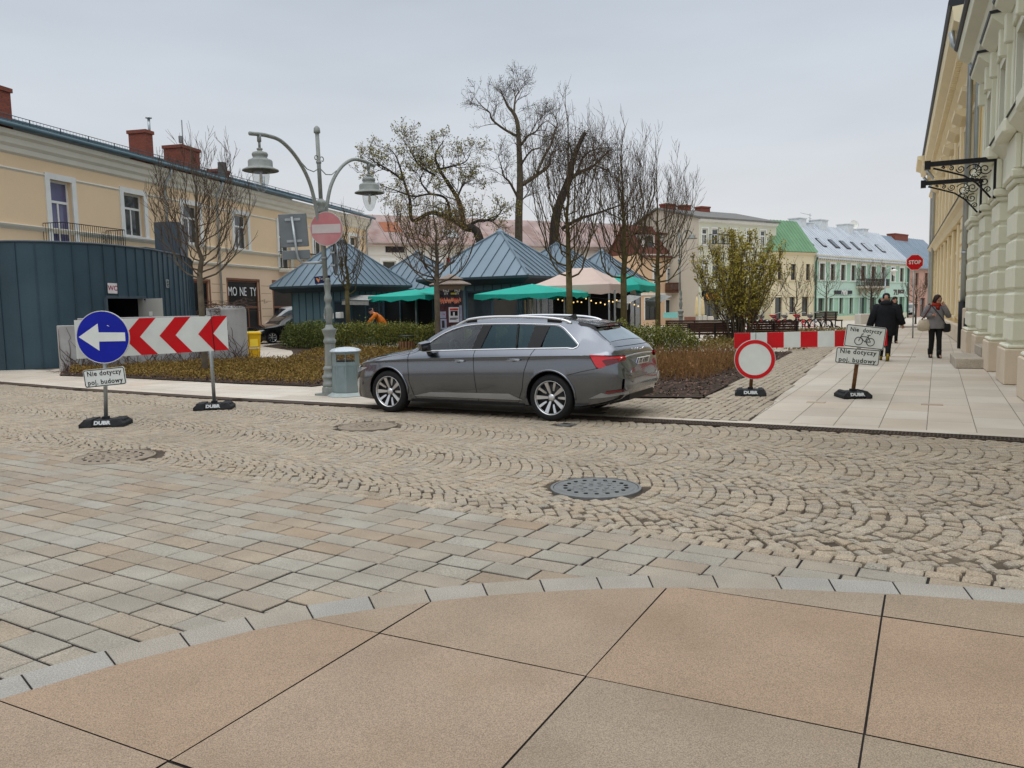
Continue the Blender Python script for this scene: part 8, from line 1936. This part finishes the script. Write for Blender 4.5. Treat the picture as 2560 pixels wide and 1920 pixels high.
def person(label, loc, rz, J, scale=1.0, group=None):
    "J: joints; returns the thing after growing one continuous body"
    t = thing('person', label, 'person', loc, rz, group, scale)
    names = ['pelvis', 'belly', 'chest', 'neck', 'skull', 'shl', 'ell', 'wrl', 'shr', 'elr', 'wrr', 'hil', 'knl', 'anl', 'tol', 'hir', 'knr', 'anr', 'tor']
    R_ = dict(pelvis=.135, belly=.125, chest=.14, neck=.055, skull=.055, shl=.065, ell=.045, wrl=.03, shr=.065, elr=.045, wrr=.03, hil=.09, knl=.058, anl=.032, tol=.018, hir=.09, knr=.058, anr=.032, tor=.018)
    ed = [('pelvis', 'belly'), ('belly', 'chest'), ('chest', 'neck'), ('neck', 'skull'), ('chest', 'shl'), ('shl', 'ell'), ('ell', 'wrl'), ('chest', 'shr'), ('shr', 'elr'), ('elr', 'wrr'), ('pelvis', 'hil'), ('hil', 'knl'), ('knl', 'anl'), ('anl', 'tol'), ('pelvis', 'hir'), ('hir', 'knr'), ('knr', 'anr'), ('anr', 'tor')]
    vs, fs = skin_mesh([(*J[n], R_[n]) for n in names], [(names.index(a), names.index(b)) for a, b in ed], 2)
    mb = MB(); mb.add(vs, fs, True); t_head = head(mb, J['head'], J.get('yaw', 0), J.get('pitch', 0))
    for s, w, e in (('l', 'wrl', 'ell'), ('r', 'wrr', 'elr')):
        for v_, f_ in hand(None, J[w], J[e], 1 if s == 'l' else -1, J.get('curl', .5)): mb.add(v_, f_, True)
    body = mb.build('body', skin_m, t, True)
    fm = MB(t_head)
    for sg in (1, -1): fm.ball((sg * .030, -.088, .018), .011, 6); fm.hull([(sg * .012, -.094, .036), (sg * .048, -.084, .040), (sg * .03, -.098, .042), (sg * .03, -.09, .034)])
    fm.build('eyes', hair_m, t, True)
    return t, t_head, body
def limbs_cloth(t, J, m, name, legs=True, r=None):
    mb = MB()
    if legs:
        for s in 'lr':
            h, k, a = [Vector(J[q + s]) for q in ('hi', 'kn', 'an')]; r_ = r or (.105, .075, .058)
            mb.tube([h + V(0, 0, .10), h, h.lerp(k, .5), k, k.lerp(a, .5), a - V(0, 0, .01)], [r_[0], r_[0], lerp(r_[0], r_[1], .55), r_[1], lerp(r_[1], r_[2], .4), r_[2]], 12)
        p = Vector(J['pelvis']); eloft(mb, [(p.x, p.y, p.z - .10, .17, .12), (p.x, p.y, p.z, .185, .135), (p.x, p.y, p.z + .12, .17, .12)])
    else:
        for s in 'lr':
            h, k, a = [Vector(J[q + s]) for q in ('sh', 'el', 'wr')]; r_ = r or (.088, .068, .056)
            mb.tube([h + (h - k).normalized() * .05, h, h.lerp(k, .5), k, k.lerp(a, .5), a], [r_[0] * .7, r_[0], lerp(r_[0], r_[1], .4), r_[1], lerp(r_[1], r_[2], .5), r_[2]], 12)
    fold(mb, 3.1, .012, 11); return mb.build(name, m, t, True)
def shoes(t, J, m, l=.27, boot=0.0):
    for s in 'lr':
        a, o = Vector(J['an' + s]), Vector(J['to' + s]); d = (o - a); d.normalize(); w = d.cross(V(0, 0, 1)).normalized(); u = w.cross(d); h = a - d * .06 - u * .035
        mb = MB(); mb.hull([h + d * x + w * y + u * z for x, y, z in ((0, -.035, -.03), (0, .035, -.03), (0, -.03, .06), (0, .03, .06), (.11, -.045, -.03), (.11, .045, -.03), (.12, -.035, .055), (.12, .035, .055), (.21, -.045, -.03), (.21, .045, -.03), (.21, 0, .025), (.26, -.02, -.025), (.26, .02, -.025), (.255, 0, .0))], True)
        if boot: mb.tube([a - V(0, 0, .02), a + V(0, 0, boot)], [.062, .07], 12)
        mb.build('shoe', m, t, True)
# man walking away
J = dict(pelvis=(0, 0, .95), belly=(0, .01, 1.12), chest=(0, 0, 1.36), neck=(0, -.01, 1.53), skull=(0, -.03, 1.60), head=(0, -.035, 1.67), shl=(.20, 0, 1.45), ell=(.32, .05, 1.18), wrl=(.39, -.03, .93), shr=(-.20, 0, 1.45), elr=(-.33, .03, 1.19), wrr=(-.40, -.06, .98), hil=(.09, 0, .92), knl=(.10, -.16, .50), anl=(.10, -.22, .10), tol=(.11, -.34, .05), hir=(-.09, 0, .92), knr=(-.075, .06, .50), anr=(-.06, .30, .16), tor=(-.05, .19, .05), yaw=0)
mloc = G(2212, 902); t, hm, _ = person('person in a long black hooded coat and dark knit cap walking away up the pavement', mloc, R(-24 + 180), J, .985)
limbs_cloth(t, J, trous_m, 'trousers'); mb = MB(); eloft(mb, [(0, .0, .68, .275, .21), (0, 0, .70, .285, .22), (0, .01, .95, .275, .21), (0, .01, 1.12, .265, .195), (0, .005, 1.32, .28, .195), (0, 0, 1.44, .25, .165), (0, 0, 1.50, .18, .13), (0, -.005, 1.555, .10, .10)], 24); fold(mb, 1.7, .016, 7); mb.build('coat', blackc_m, t, True)
limbs_cloth(t, J, blackc_m, 'sleeves', False, (.115, .098, .085))
mb = MB(); mb.ball((0, .055, 1.535), .125, 12, (1.15, .85, .72)); fold(mb, 2.2, .012, 14); mb.build('hood', blackc_m, t, True)
mb = MB(hm); mb.lathe([(.088, .0), (.094, .03), (.094, .055), (.090, .09), (.070, .125), (.035, .143), (.001, .147)], 20, cap=False); mb.v = [(x, y * 1.18, z) for x, y, z in mb.v] if False else mb.v; mb.build('knit_cap', mat('charcoal_knit', (.018, .02, .03), .9, var=.6, scale=30), t, True)
shoes(t, J, mat('yellow_black_sneaker', (.25, .18, .02), .7, var=.95, scale=14))
# woman
J = dict(pelvis=(0, 0, .93), belly=(0, 0, 1.08), chest=(0, .0, 1.30), neck=(0, -.02, 1.46), skull=(0, -.05, 1.52), head=(.02, -.065, 1.575), shl=(.175, 0, 1.38), ell=(.30, -.06, 1.15), wrl=(.14, -.20, 1.42), shr=(-.175, 0, 1.38), elr=(-.29, .03, 1.16), wrr=(-.12, -.17, 1.17), hil=(.085, 0, .88), knl=(.085, -.07, .49), anl=(.095, -.06, .09), tol=(.11, -.20, .03), hir=(-.085, 0, .88), knr=(-.075, .02, .49), anr=(-.075, .14, .11), tor=(-.085, .02, .04), yaw=R(24), pitch=R(24), curl=.8)
wl = G(2336, 895); t, hm, _ = person('person in a grey jacket and red scarf with beige tote bag, hand at the face', wl, R(-14), J, 1.0)
limbs_cloth(t, J, mat('black_leggings', (.012, .012, .013), .8), 'leggings', True, (.100, .070, .058)); gj = mat('grey_wool_jacket', (.21, .20, .205), .9, var=.15, scale=6, fine=.12, fscale=120)
mb = MB(); eloft(mb, [(0, 0, .80, .225, .17), (0, 0, .82, .235, .178), (0, 0, .98, .225, .17), (0, 0, 1.12, .205, .155), (0, -.005, 1.26, .215, .16), (0, 0, 1.37, .20, .14), (0, 0, 1.42, .14, .115), (0, -.01, 1.46, .085, .09)], 24); fold(mb, 4.2, .012, 8); mb.build('jacket', gj, t, True)
limbs_cloth(t, J, gj, 'sleeves', False, (.088, .072, .060))
mb = MB(); mb.lathe([(.11, 1.40), (.125, 1.43), (.115, 1.47), (.09, 1.505), (.07, 1.51)], 18, c=(0, -.03, 0), cap=False); mb.hull([(-.05, -.12, 1.43), (.06, -.12, 1.43), (-.03, -.16, 1.32), (.05, -.165, 1.30), (.01, -.19, 1.40)], True); fold(mb, 5, .012, 16); mb.build('scarf', mat('red_scarf', (.30, .03, .015), .9, var=.3, scale=14), t, True)
mb = MB(hm); mb.lathe([(.078, -.145), (.092, -.09), (.098, -.03), (.098, .03), (.092, .075), (.072, .115), (.04, .135), (.001, .14)], 22, c=(0, .028, 0), cap=False); mb.v = [Vector(p) for p in mb.v]; mb.build('hair', hair_m, t, True)
mb = MB(hm)
for sg in (1, -1): mb.hull([(sg * .03, -.075, .10), (sg * .085, -.045, .06), (sg * .098, -.03, -.02), (sg * .095, -.02, -.14), (sg * .075, .03, -.15), (sg * .09, .03, .08), (sg * .01, -.06, .13), (sg * .082, -.06, .0)], True)
mb.build('fringe', hair_m, t, True)
shoes(t, J, mat('black_boot', (.010, .010, .011), .6), boot=.14)
mb = MB(); mb.box((.135, -.215, 1.50), (.012, .07, .14), 0, Matrix.Rotation(R(20), 3, 'Y')); tag(mb.build('phone', black_m, None), None); bpy.data.objects.remove(bpy.data.objects['phone'])
W2 = WORLD[t.name]
bt = thing('tote_bag', 'beige cloth tote bag hanging from the shoulder of the person in grey', 'bag', W2 @ V(-.31, -.06, .80), R(-14))
mb = MB(W2); eloft(mb, [(-.30, -.05, .74, .09, .06), (-.30, -.05, .77, .15, .09), (-.30, -.05, .90, .16, .10), (-.295, -.05, 1.02, .14, .07), (-.285, -.04, 1.06, .11, .03)], 18); fold(mb, 1.2, .02, 8); mb.build('bag_body', mat('beige_cotton', (.52, .44, .33), .9, var=.1, scale=8), bt)
mb = MB(W2); mb.tube(spline([(-.36, -.07, 1.05), (-.27, -.13, 1.20), (-.17, -.12, 1.38), (-.165, .0, 1.475), (-.19, .10, 1.35), (-.27, .05, 1.08)], 5), .016, 6); mb.build('strap', mat('brown_strap', (.12, .04, .03), .7), bt)
bt = thing('shoulder_bag', 'small black crossbody bag at the hip of the person in grey', 'bag', W2 @ V(.27, -.06, .80), R(-14))
mb = MB(W2); eloft(mb, [(.265, -.06, .70, .05, .04), (.265, -.06, .73, .10, .06), (.265, -.06, .86, .105, .065), (.265, -.06, .93, .085, .04)], 16); mb.build('bag_body', black_m, bt)
mb = MB(W2); mb.tube(spline([(.24, -.10, .92), (.15, -.185, 1.02), (.03, -.185, 1.20), (-.09, -.145, 1.36), (-.13, -.03, 1.44), (-.05, .14, 1.32), (.15, .15, 1.05), (.25, .0, .93)], 5), .010, 5); mb.build('strap', black_m, bt)
# man in orange bending by the hedge, facing left
J = dict(pelvis=(0, .10, .93), belly=(0, .04, 1.08), chest=(0, -.12, 1.28), neck=(0, -.25, 1.40), skull=(0, -.30, 1.45), head=(0, -.34, 1.49), shl=(.19, -.13, 1.35), ell=(.24, -.34, 1.14), wrl=(.18, -.50, .98), shr=(-.19, -.13, 1.35), elr=(-.25, -.36, 1.14), wrr=(-.18, -.52, .98), hil=(.09, .10, .90), knl=(.09, .0, .48), anl=(.09, .08, .09), tol=(.09, -.06, .03), hir=(-.09, .10, .90), knr=(-.09, .04, .48), anr=(-.09, .14, .09), tor=(-.09, 0, .03), yaw=0, pitch=R(22))
op = AT(951, 820, 34.0); op.z = 0; t, hm, _ = person('person in an orange work jacket and dark cap bending over behind the left hedge', op, R(-82), J, 1.06)
orj = mat('orange_jacket', (.50, .13, .012), .8, var=.15, scale=5)
limbs_cloth(t, J, trous_m, 'trousers'); mb = MB()
def tilted(secs, m, t, name, seed):
    mb = MB(); eloft(mb, secs, 22); fold(mb, seed, .014, 8); return mb.build(name, m, t, True)
tilted([(0, .11, .80, .22, .18), (0, .10, .95, .225, .19), (0, .05, 1.08, .22, .185), (0, -.04, 1.22, .225, .18), (0, -.12, 1.33, .20, .155), (0, -.18, 1.39, .13, .11), (0, -.22, 1.42, .08, .08)], orj, t, 'jacket', 2.4); limbs_cloth(t, J, orj, 'sleeves', False, (.095, .078, .064)); shoes(t, J, black_m)
mb = MB(hm); mb.lathe([(.087, .02), (.092, .05), (.085, .09), (.055, .125), (.001, .138)], 18, cap=False); mb.hull([(x, y, z) for x, y, z in ((-.06, -.08, .05), (.06, -.08, .05), (-.05, -.155, .035), (.05, -.155, .035), (0, -.17, .035), (0, -.09, .065))]); mb.build('cap', mat('dark_navy_cap', (.012, .014, .022), .8), t, True)
# people half hidden behind the walking man and silhouettes under the tent
JS = dict(pelvis=(0, 0, .93), belly=(0, 0, 1.1), chest=(0, 0, 1.34), neck=(0, -.01, 1.50), skull=(0, -.03, 1.57), head=(0, -.035, 1.64), shl=(.19, 0, 1.43), ell=(.25, .02, 1.15), wrl=(.24, -.08, .92), shr=(-.19, 0, 1.43), elr=(-.25, .02, 1.15), wrr=(-.24, -.08, .92), hil=(.09, 0, .9), knl=(.09, -.02, .48), anl=(.09, .03, .09), tol=(.10, -.1, .03), hir=(-.09, 0, .9), knr=(-.09, -.02, .48), anr=(-.09, .03, .09), tor=(-.1, -.1, .03))
def bystander(label, loc, rz, coat, capm, s=1.0, hood=True):
    t, hm, _ = person(label, loc, rz, JS, s); limbs_cloth(t, JS, trous_m, 'trousers'); tilted([(0, 0, .80, .22, .17), (0, 0, 1.0, .225, .17), (0, 0, 1.3, .235, .165), (0, 0, 1.42, .21, .14), (0, 0, 1.48, .13, .11), (0, 0, 1.53, .08, .08)], coat, t, 'jacket', 1.1); limbs_cloth(t, JS, coat, 'sleeves', False); shoes(t, JS, black_m)
    mb = MB(hm); mb.lathe([(.087, .015), (.094, .05), (.086, .09), (.055, .125), (.001, .138)], 18, cap=False); mb.build('cap', capm, t, True)
    if hood: mb = MB(); mb.ball((0, .06, 1.56), .13, 10, (1.05, .7, 1.0)); mb.build('hood', coat, t, True)
p = AT(2206, 800, 27.0); p.z = 0; bystander('person in a pale mint cap coming towards us, mostly hidden by the man in black', p, R(-10), blackc_m, mat('mint_cap', (.35, .62, .52), .8), 1.0)
p = AT(2235, 800, 29.5); p.z = 0; bystander('dark haired person half hidden behind the right shoulder of the man in black', p, R(-10), blackc_m, hair_m, .97)
p = AT(1527, 800, 33.5); p.z = 0; bystander('dark silhouetted person under the beige tent, left of the pair', p, R(60), blackc_m, hair_m, .92)
p = AT(1547, 800, 33.0); p.z = 0; bystander('dark silhouetted person in a cap under the beige tent, right of the pair', p, R(-60), blackc_m, black_m, 1.0, False)
# ------------------------------------------------------------------ benches, bicycles and small things
slat_m = mat('dark_bench_wood', (.055, .026, .018), .7, var=.25, scale=5); 
def bench(label, u0, u1, vt, Y0, Y1, top=.86, group='slatted benches facing the square'):
    a, b = AT(u0, vt, Y0), AT(u1, vt, Y1); zt_ = (a.z + b.z) / 2; g = gz(0, (Y0 + Y1) / 2); a.z = b.z = g; d = (b - a).normalized(); n = V(d.y, -d.x, 0)
    if n.dot(-a) < 0: n = -n
    t = thing('bench', label, 'bench', (a + b) / 2, 0, group); L_ = (b - a).length; an = math.atan2(d.y, d.x); c = (a + b) / 2; h = zt_ - g
    mb = MB()
    for k in range(5): z = h * (.50 + .115 * k); mb.bbox(c + n * (-.02 * k) + V(0, 0, z), (L_, .035, h * .10), .006, an)
    mb.build('backrest', slat_m, t)
    mb = MB()
    for k in range(4): mb.bbox(c - n * (.12 + .11 * k) + V(0, 0, h * .47), (L_, .095, .04), .006, an)
    mb.build('seat', slat_m, t)
    for f in (.04, .5, .96):
        mb = MB(); p = a.lerp(b, f); mb.box(p + n * .025 + V(0, 0, h * .48), (.06, .04, h * .96), an); mb.box(p - n * .25 + V(0, 0, h * .43), (.06, .5, .04), an); mb.box(p - n * .46 + V(0, 0, h * .22), (.06, .04, h * .44), an); mb.build('leg', black_m, t)
bench('dark slatted bench left of the yellow green shrub', 1718, 1858, 806.5, 31.5, 31.0)
bench('dark slatted bench between the yellow green shrub and the bicycles', 1875, 1997, 803, 32.5, 31.8)
bench('farther dark slatted bench showing only its top behind the nearer left one', 1662, 1816, 801, 38, 36)
bench('distant dark slatted bench before the mint house', 2036, 2092, 779, 52, 50)
frame_s = mat('bike_silver', (.42, .43, .44), .35, .8, var=.05); frame_r = mat('bike_red', (.55, .02, .03), .4, coat=.5)
def bicycle(label, loc, rz, red):
    t = thing('bicycle', label, 'bicycle', loc, rz, 'row of city bicycles'); r = .335
    for x in (-.53, .53):
        mb = MB(Matrix.Translation((x, 0, r)) @ Matrix.Rotation(R(90), 4, 'X')); N_ = 28; mb.tube([(r * .96 * math.cos(a), r * .96 * math.sin(a), 0) for a in np.linspace(0, 2 * math.pi, N_)], .022, 6, cap=False)
        for k in range(12): a = k * math.pi / 6; mb.tube([(0, 0, 0), (r * .93 * math.cos(a), r * .93 * math.sin(a), 0)], .003, 3, False)
        mb.tube([(0, 0, -.04), (0, 0, .04)], .03, 8); mb.build('wheel', tyre_m, t, True)
        mb = MB(Matrix.Translation((x, 0, r)) @ Matrix.Rotation(R(90), 4, 'X')); mb.tube([(r * 1.07 * math.cos(a), r * 1.07 * math.sin(a), 0) for a in np.linspace(R(-10 if x > 0 else 60), R(120 if x > 0 else 190), 12)], .026, 5); mb.build('mudguard', black_m, t, True)
    mb = MB(); bb = (-.08, 0, .30)
    for ln, q in (([(.42, 0, .92), (.45, 0, .70), (.53, 0, r)], .02), ([(.44, 0, .72), (.15, 0, .42), bb], .03), ([bb, (-.24, 0, .78)], .022), ([bb, (-.53, 0, r)], .016), ([(-.20, 0, .66), (-.53, 0, r)], .014)): mb.tube(spline(ln, 4), q, 7)
    mb.lathe([(.09, -.012), (.09, .012)], 14, c=bb, M=Matrix.Translation(bb) @ Matrix.Rotation(R(90), 4, 'X') @ Matrix.Translation((-bb[0], -bb[1], -bb[2]))); mb.build('frame', red and frame_r or frame_s, t, True)
    mb = MB(); mb.hull([(-.36, -.09, .83), (-.36, .09, .83), (-.10, -.025, .85), (-.10, .025, .85), (-.36, 0, .88), (-.12, 0, .87), (-.3, 0, .80)]); mb.tube([(-.24, 0, .74), (-.25, 0, .83)], .016, 6); mb.build('saddle', black_m, t, True)
    mb = MB(); mb.tube(spline([(.22, -.28, 1.02), (.36, -.20, 1.04), (.42, 0, 1.0), (.36, .20, 1.04), (.22, .28, 1.02)], 4), .014, 6); mb.tube([(.42, 0, .9), (.42, 0, 1.01)], .016, 6); mb.build('handlebar', frame_s, t, True)
    mb = MB(); mb.hull([(.50, y, z) for y in (-.12, .12) for z in (.74, .80)] + [(.72, y, z) for y in (-.16, .16) for z in (.92, .94)] + [(.46, y, .94) for y in (-.16, .16)]); mb.build('front_basket', frame_r if red else frame_s, t, True)
    return t
b0 = AT(2046, 826, 40.5); b0.z = 0; 
names = ['silver city bicycle nearest in the row beside the bench', 'red city bicycle second from the near end of the row', 'silver city bicycle third in the row', 'red city bicycle fourth in the row', 'silver city bicycle fifth in the row', 'red city bicycle sixth in the row', 'red city bicycle seventh in the row', 'silver city bicycle at the far left end of the row']
for i, nm in enumerate(names): bicycle(nm, b0 + V(-.52, .30, 0) * i * 1.0, R(-62 + (i % 3) * 4) + math.pi, i in (1, 3, 5, 6))
wood_m = mat('brown_slat', (.20, .10, .05), .75, var=.25, scale=9)
def basket(label, c, r=.26, h=.80):
    t = thing('litter_basket', label, 'litter basket', c, 0, 'round wooden litter baskets')
    for i in range(16): a = 2 * math.pi * i / 16; mb = MB(); mb.box((r * math.cos(a), r * math.sin(a), h * .36), (.018, .075, h * .66), a); mb.build('slat', wood_m, t, True)
    mb = MB(); mb.lathe([(r * .9, .05), (r * .9, h * .66)], 16, cap=False); mb.build('liner', dark_m, t, True)
    mb = MB(); mb.lathe([(r * 1.1, h - .03), (r * 1.12, h), (.001, h + .02)], 20, cap=True); mb.build('cover', mat('dark_metal_cover', (.04, .045, .04), .5), t, True)
    for a in (0, math.pi / 2, math.pi, 3 * math.pi / 2): mb = MB(); mb.tube([(r * .95 * math.cos(a), r * .95 * math.sin(a), h * .6), (r * .95 * math.cos(a), r * .95 * math.sin(a), h - .02)], .012, 5); mb.build('rod', black_m, t, True)
p = G(1017, 884); p = AT(1017, 870, 29.5); p.z = 0; basket('wooden slatted litter basket before the hedge left of the car roof', p, .28, .66)
p = AT(1937, 795, 47); p.z = gz(0, 47); basket('wooden litter basket behind the bench by the bicycles', p, .20, .62)
# concrete planters and closed parasols before the far houses
pconc = mat('pale_planter_concrete', (.55, .52, .46), .85, var=.08, scale=2)
def block(label, u0, u1, vt, vb, Y, m=pconc, name='planter'):
    a, b = AT(u0, vb, Y), AT(u1, vb, Y); zt_ = AT(u0, vt, Y).z; mb = MB(); w = b.x - a.x; mb.bbox(((a.x + b.x) / 2, Y + w * .3, (a.z + zt_) / 2), (w, w * .6 + .3, zt_ - a.z), .03, R(-4)); return solo(mb, name, m, label, name)
block('large pale concrete block beside the walking man in black', 2151, 2202, 785, 811, 52)
block('pale concrete planter cube at the foot of the closed parasol', 1750, 1767, 789, 803, 72); block('smaller pale cube planter before the dark shop', 1771, 1784, 791, 803, 73); block('reddish brown planter box before the apricot house door', 1714, 1739, 792, 804, 70, mat('red_brown_planter', (.19, .09, .065), .8))
def closed_parasol(label, u, vt, vb, Y):
    b = AT(u, vb, Y); z = AT(u, vt, Y).z; t = thing('closed_parasol', label, 'parasol', b, 0, 'furled cream parasols'); h = z - b.z
    mb = MB(Matrix.Translation(b)); mb.lathe([(.16, h * .22), (.19, h * .3), (.17, h * .55), (.12, h * .85), (.05, h)], 10); mb.build('cloth', mat('cream_parasol', (.62, .50, .28), .85, var=.1), t); mb = MB(Matrix.Translation(b)); mb.tube([(0, 0, 0), (0, 0, h * .3)], .03, 6); mb.build('pole', zinc_m, t)
closed_parasol('furled cream parasol before the dark kebab shop', 1756.5, 742, 802, 71); closed_parasol('furled cream parasol against the lime house wall', 1742, 742, 802, 74)
# second ornate lamp among the trees, thin lamp far right
src = [o for o in bpy.data.objects if o.name.startswith('street_lamp')][0]; l2 = AT(1702, 815, 38.0); l2.z = 0
t2 = thing('street_lamp', 'ornate grey lamp post among the young trees before the apricot house', 'street lamp', l2)
for ch in src.children:
    if ch.name.split('.')[0] in ('base', 'ornament', 'pole'): c = ch.copy(); COL.objects.link(c); c.parent = t2; c.name = ch.name.split('.')[0]
mb = MB(Matrix.Translation(l2)); mb.tube(spline([(.03, 0, 4.3), (.06, 0, 4.75), (.22, 0, 5.02), (.44, 0, 5.0), (.52, 0, 4.86)], 6), .03, 8); ar = mb.build('arm', lamp_m, t2)
mb = MB(Matrix.Translation(l2)); mb.lathe([(.05, 4.85), (.13, 4.80), (.14, 4.72), (.26, 4.66), (.26, 4.64)], 18, c=(.52, 0, 0)); mb.build('lantern_hood', lamp_m, ar)
l3 = AT(2211, 800, 72); l3.z = gz(0, 72); t3 = thing('street_lamp', 'thin lamp post with a single white lantern before the mint house', 'street lamp', l3); za = AT(2212, 676, 72).z
mb = MB(); mb.tube([l3, V(l3.x, l3.y, za)], .05, 6); mb.tube(spline([V(l3.x, 72, za - .3), V(l3.x + .2, 72, za + .15), V(l3.x + .7, 72, za + .3), V(l3.x + .75, 72, za + .05)], 4), .03, 5); mb.build('pole', zinc_m, t3)
mb = MB(); mb.lathe([(.05, .1), (.3, 0), (.3, -.08), (.16, -.14), (.12, -.4), (.02, -.5)], 12, c=(l3.x + .75, 72, za + .0)); mb.build('lantern', white_m, t3)
# pigeons
def pigeon(label, c, rz):
    t = thing('pigeon', label, 'pigeon', c, rz, 'pigeons on the paving')
    vs, fs = skin_mesh([(0, 0, .13, .055, .05), (.08, 0, .15, .045), (.12, 0, .20, .026), (.135, 0, .235, .027), (.165, 0, .228, .008), (-.09, 0, .115, .03), (-.18, 0, .10, .018, .008)], [(0, 1), (1, 2), (2, 3), (3, 4), (0, 5), (5, 6)], 2); mb = MB(); mb.add(vs, fs, True)
    for sg in (1, -1): mb.tube([(.01, sg * .025, .10), (.02, sg * .03, .01), (.05, sg * .03, .006)], .006, 4)
    mb.build('body', mat('pigeon_grey', (.03, .032, .04), .7, var=.5, scale=20), t, True)
pigeon('dark pigeon nearer the bicycles', G(2075, 822), R(120)); pigeon('dark pigeon nearer the leaning sign plates', G(2092, 822), R(150)); pigeon('small dark pigeon far off near the house corner', AT(2261, 800, 60) - V(0, 0, .0), R(30))
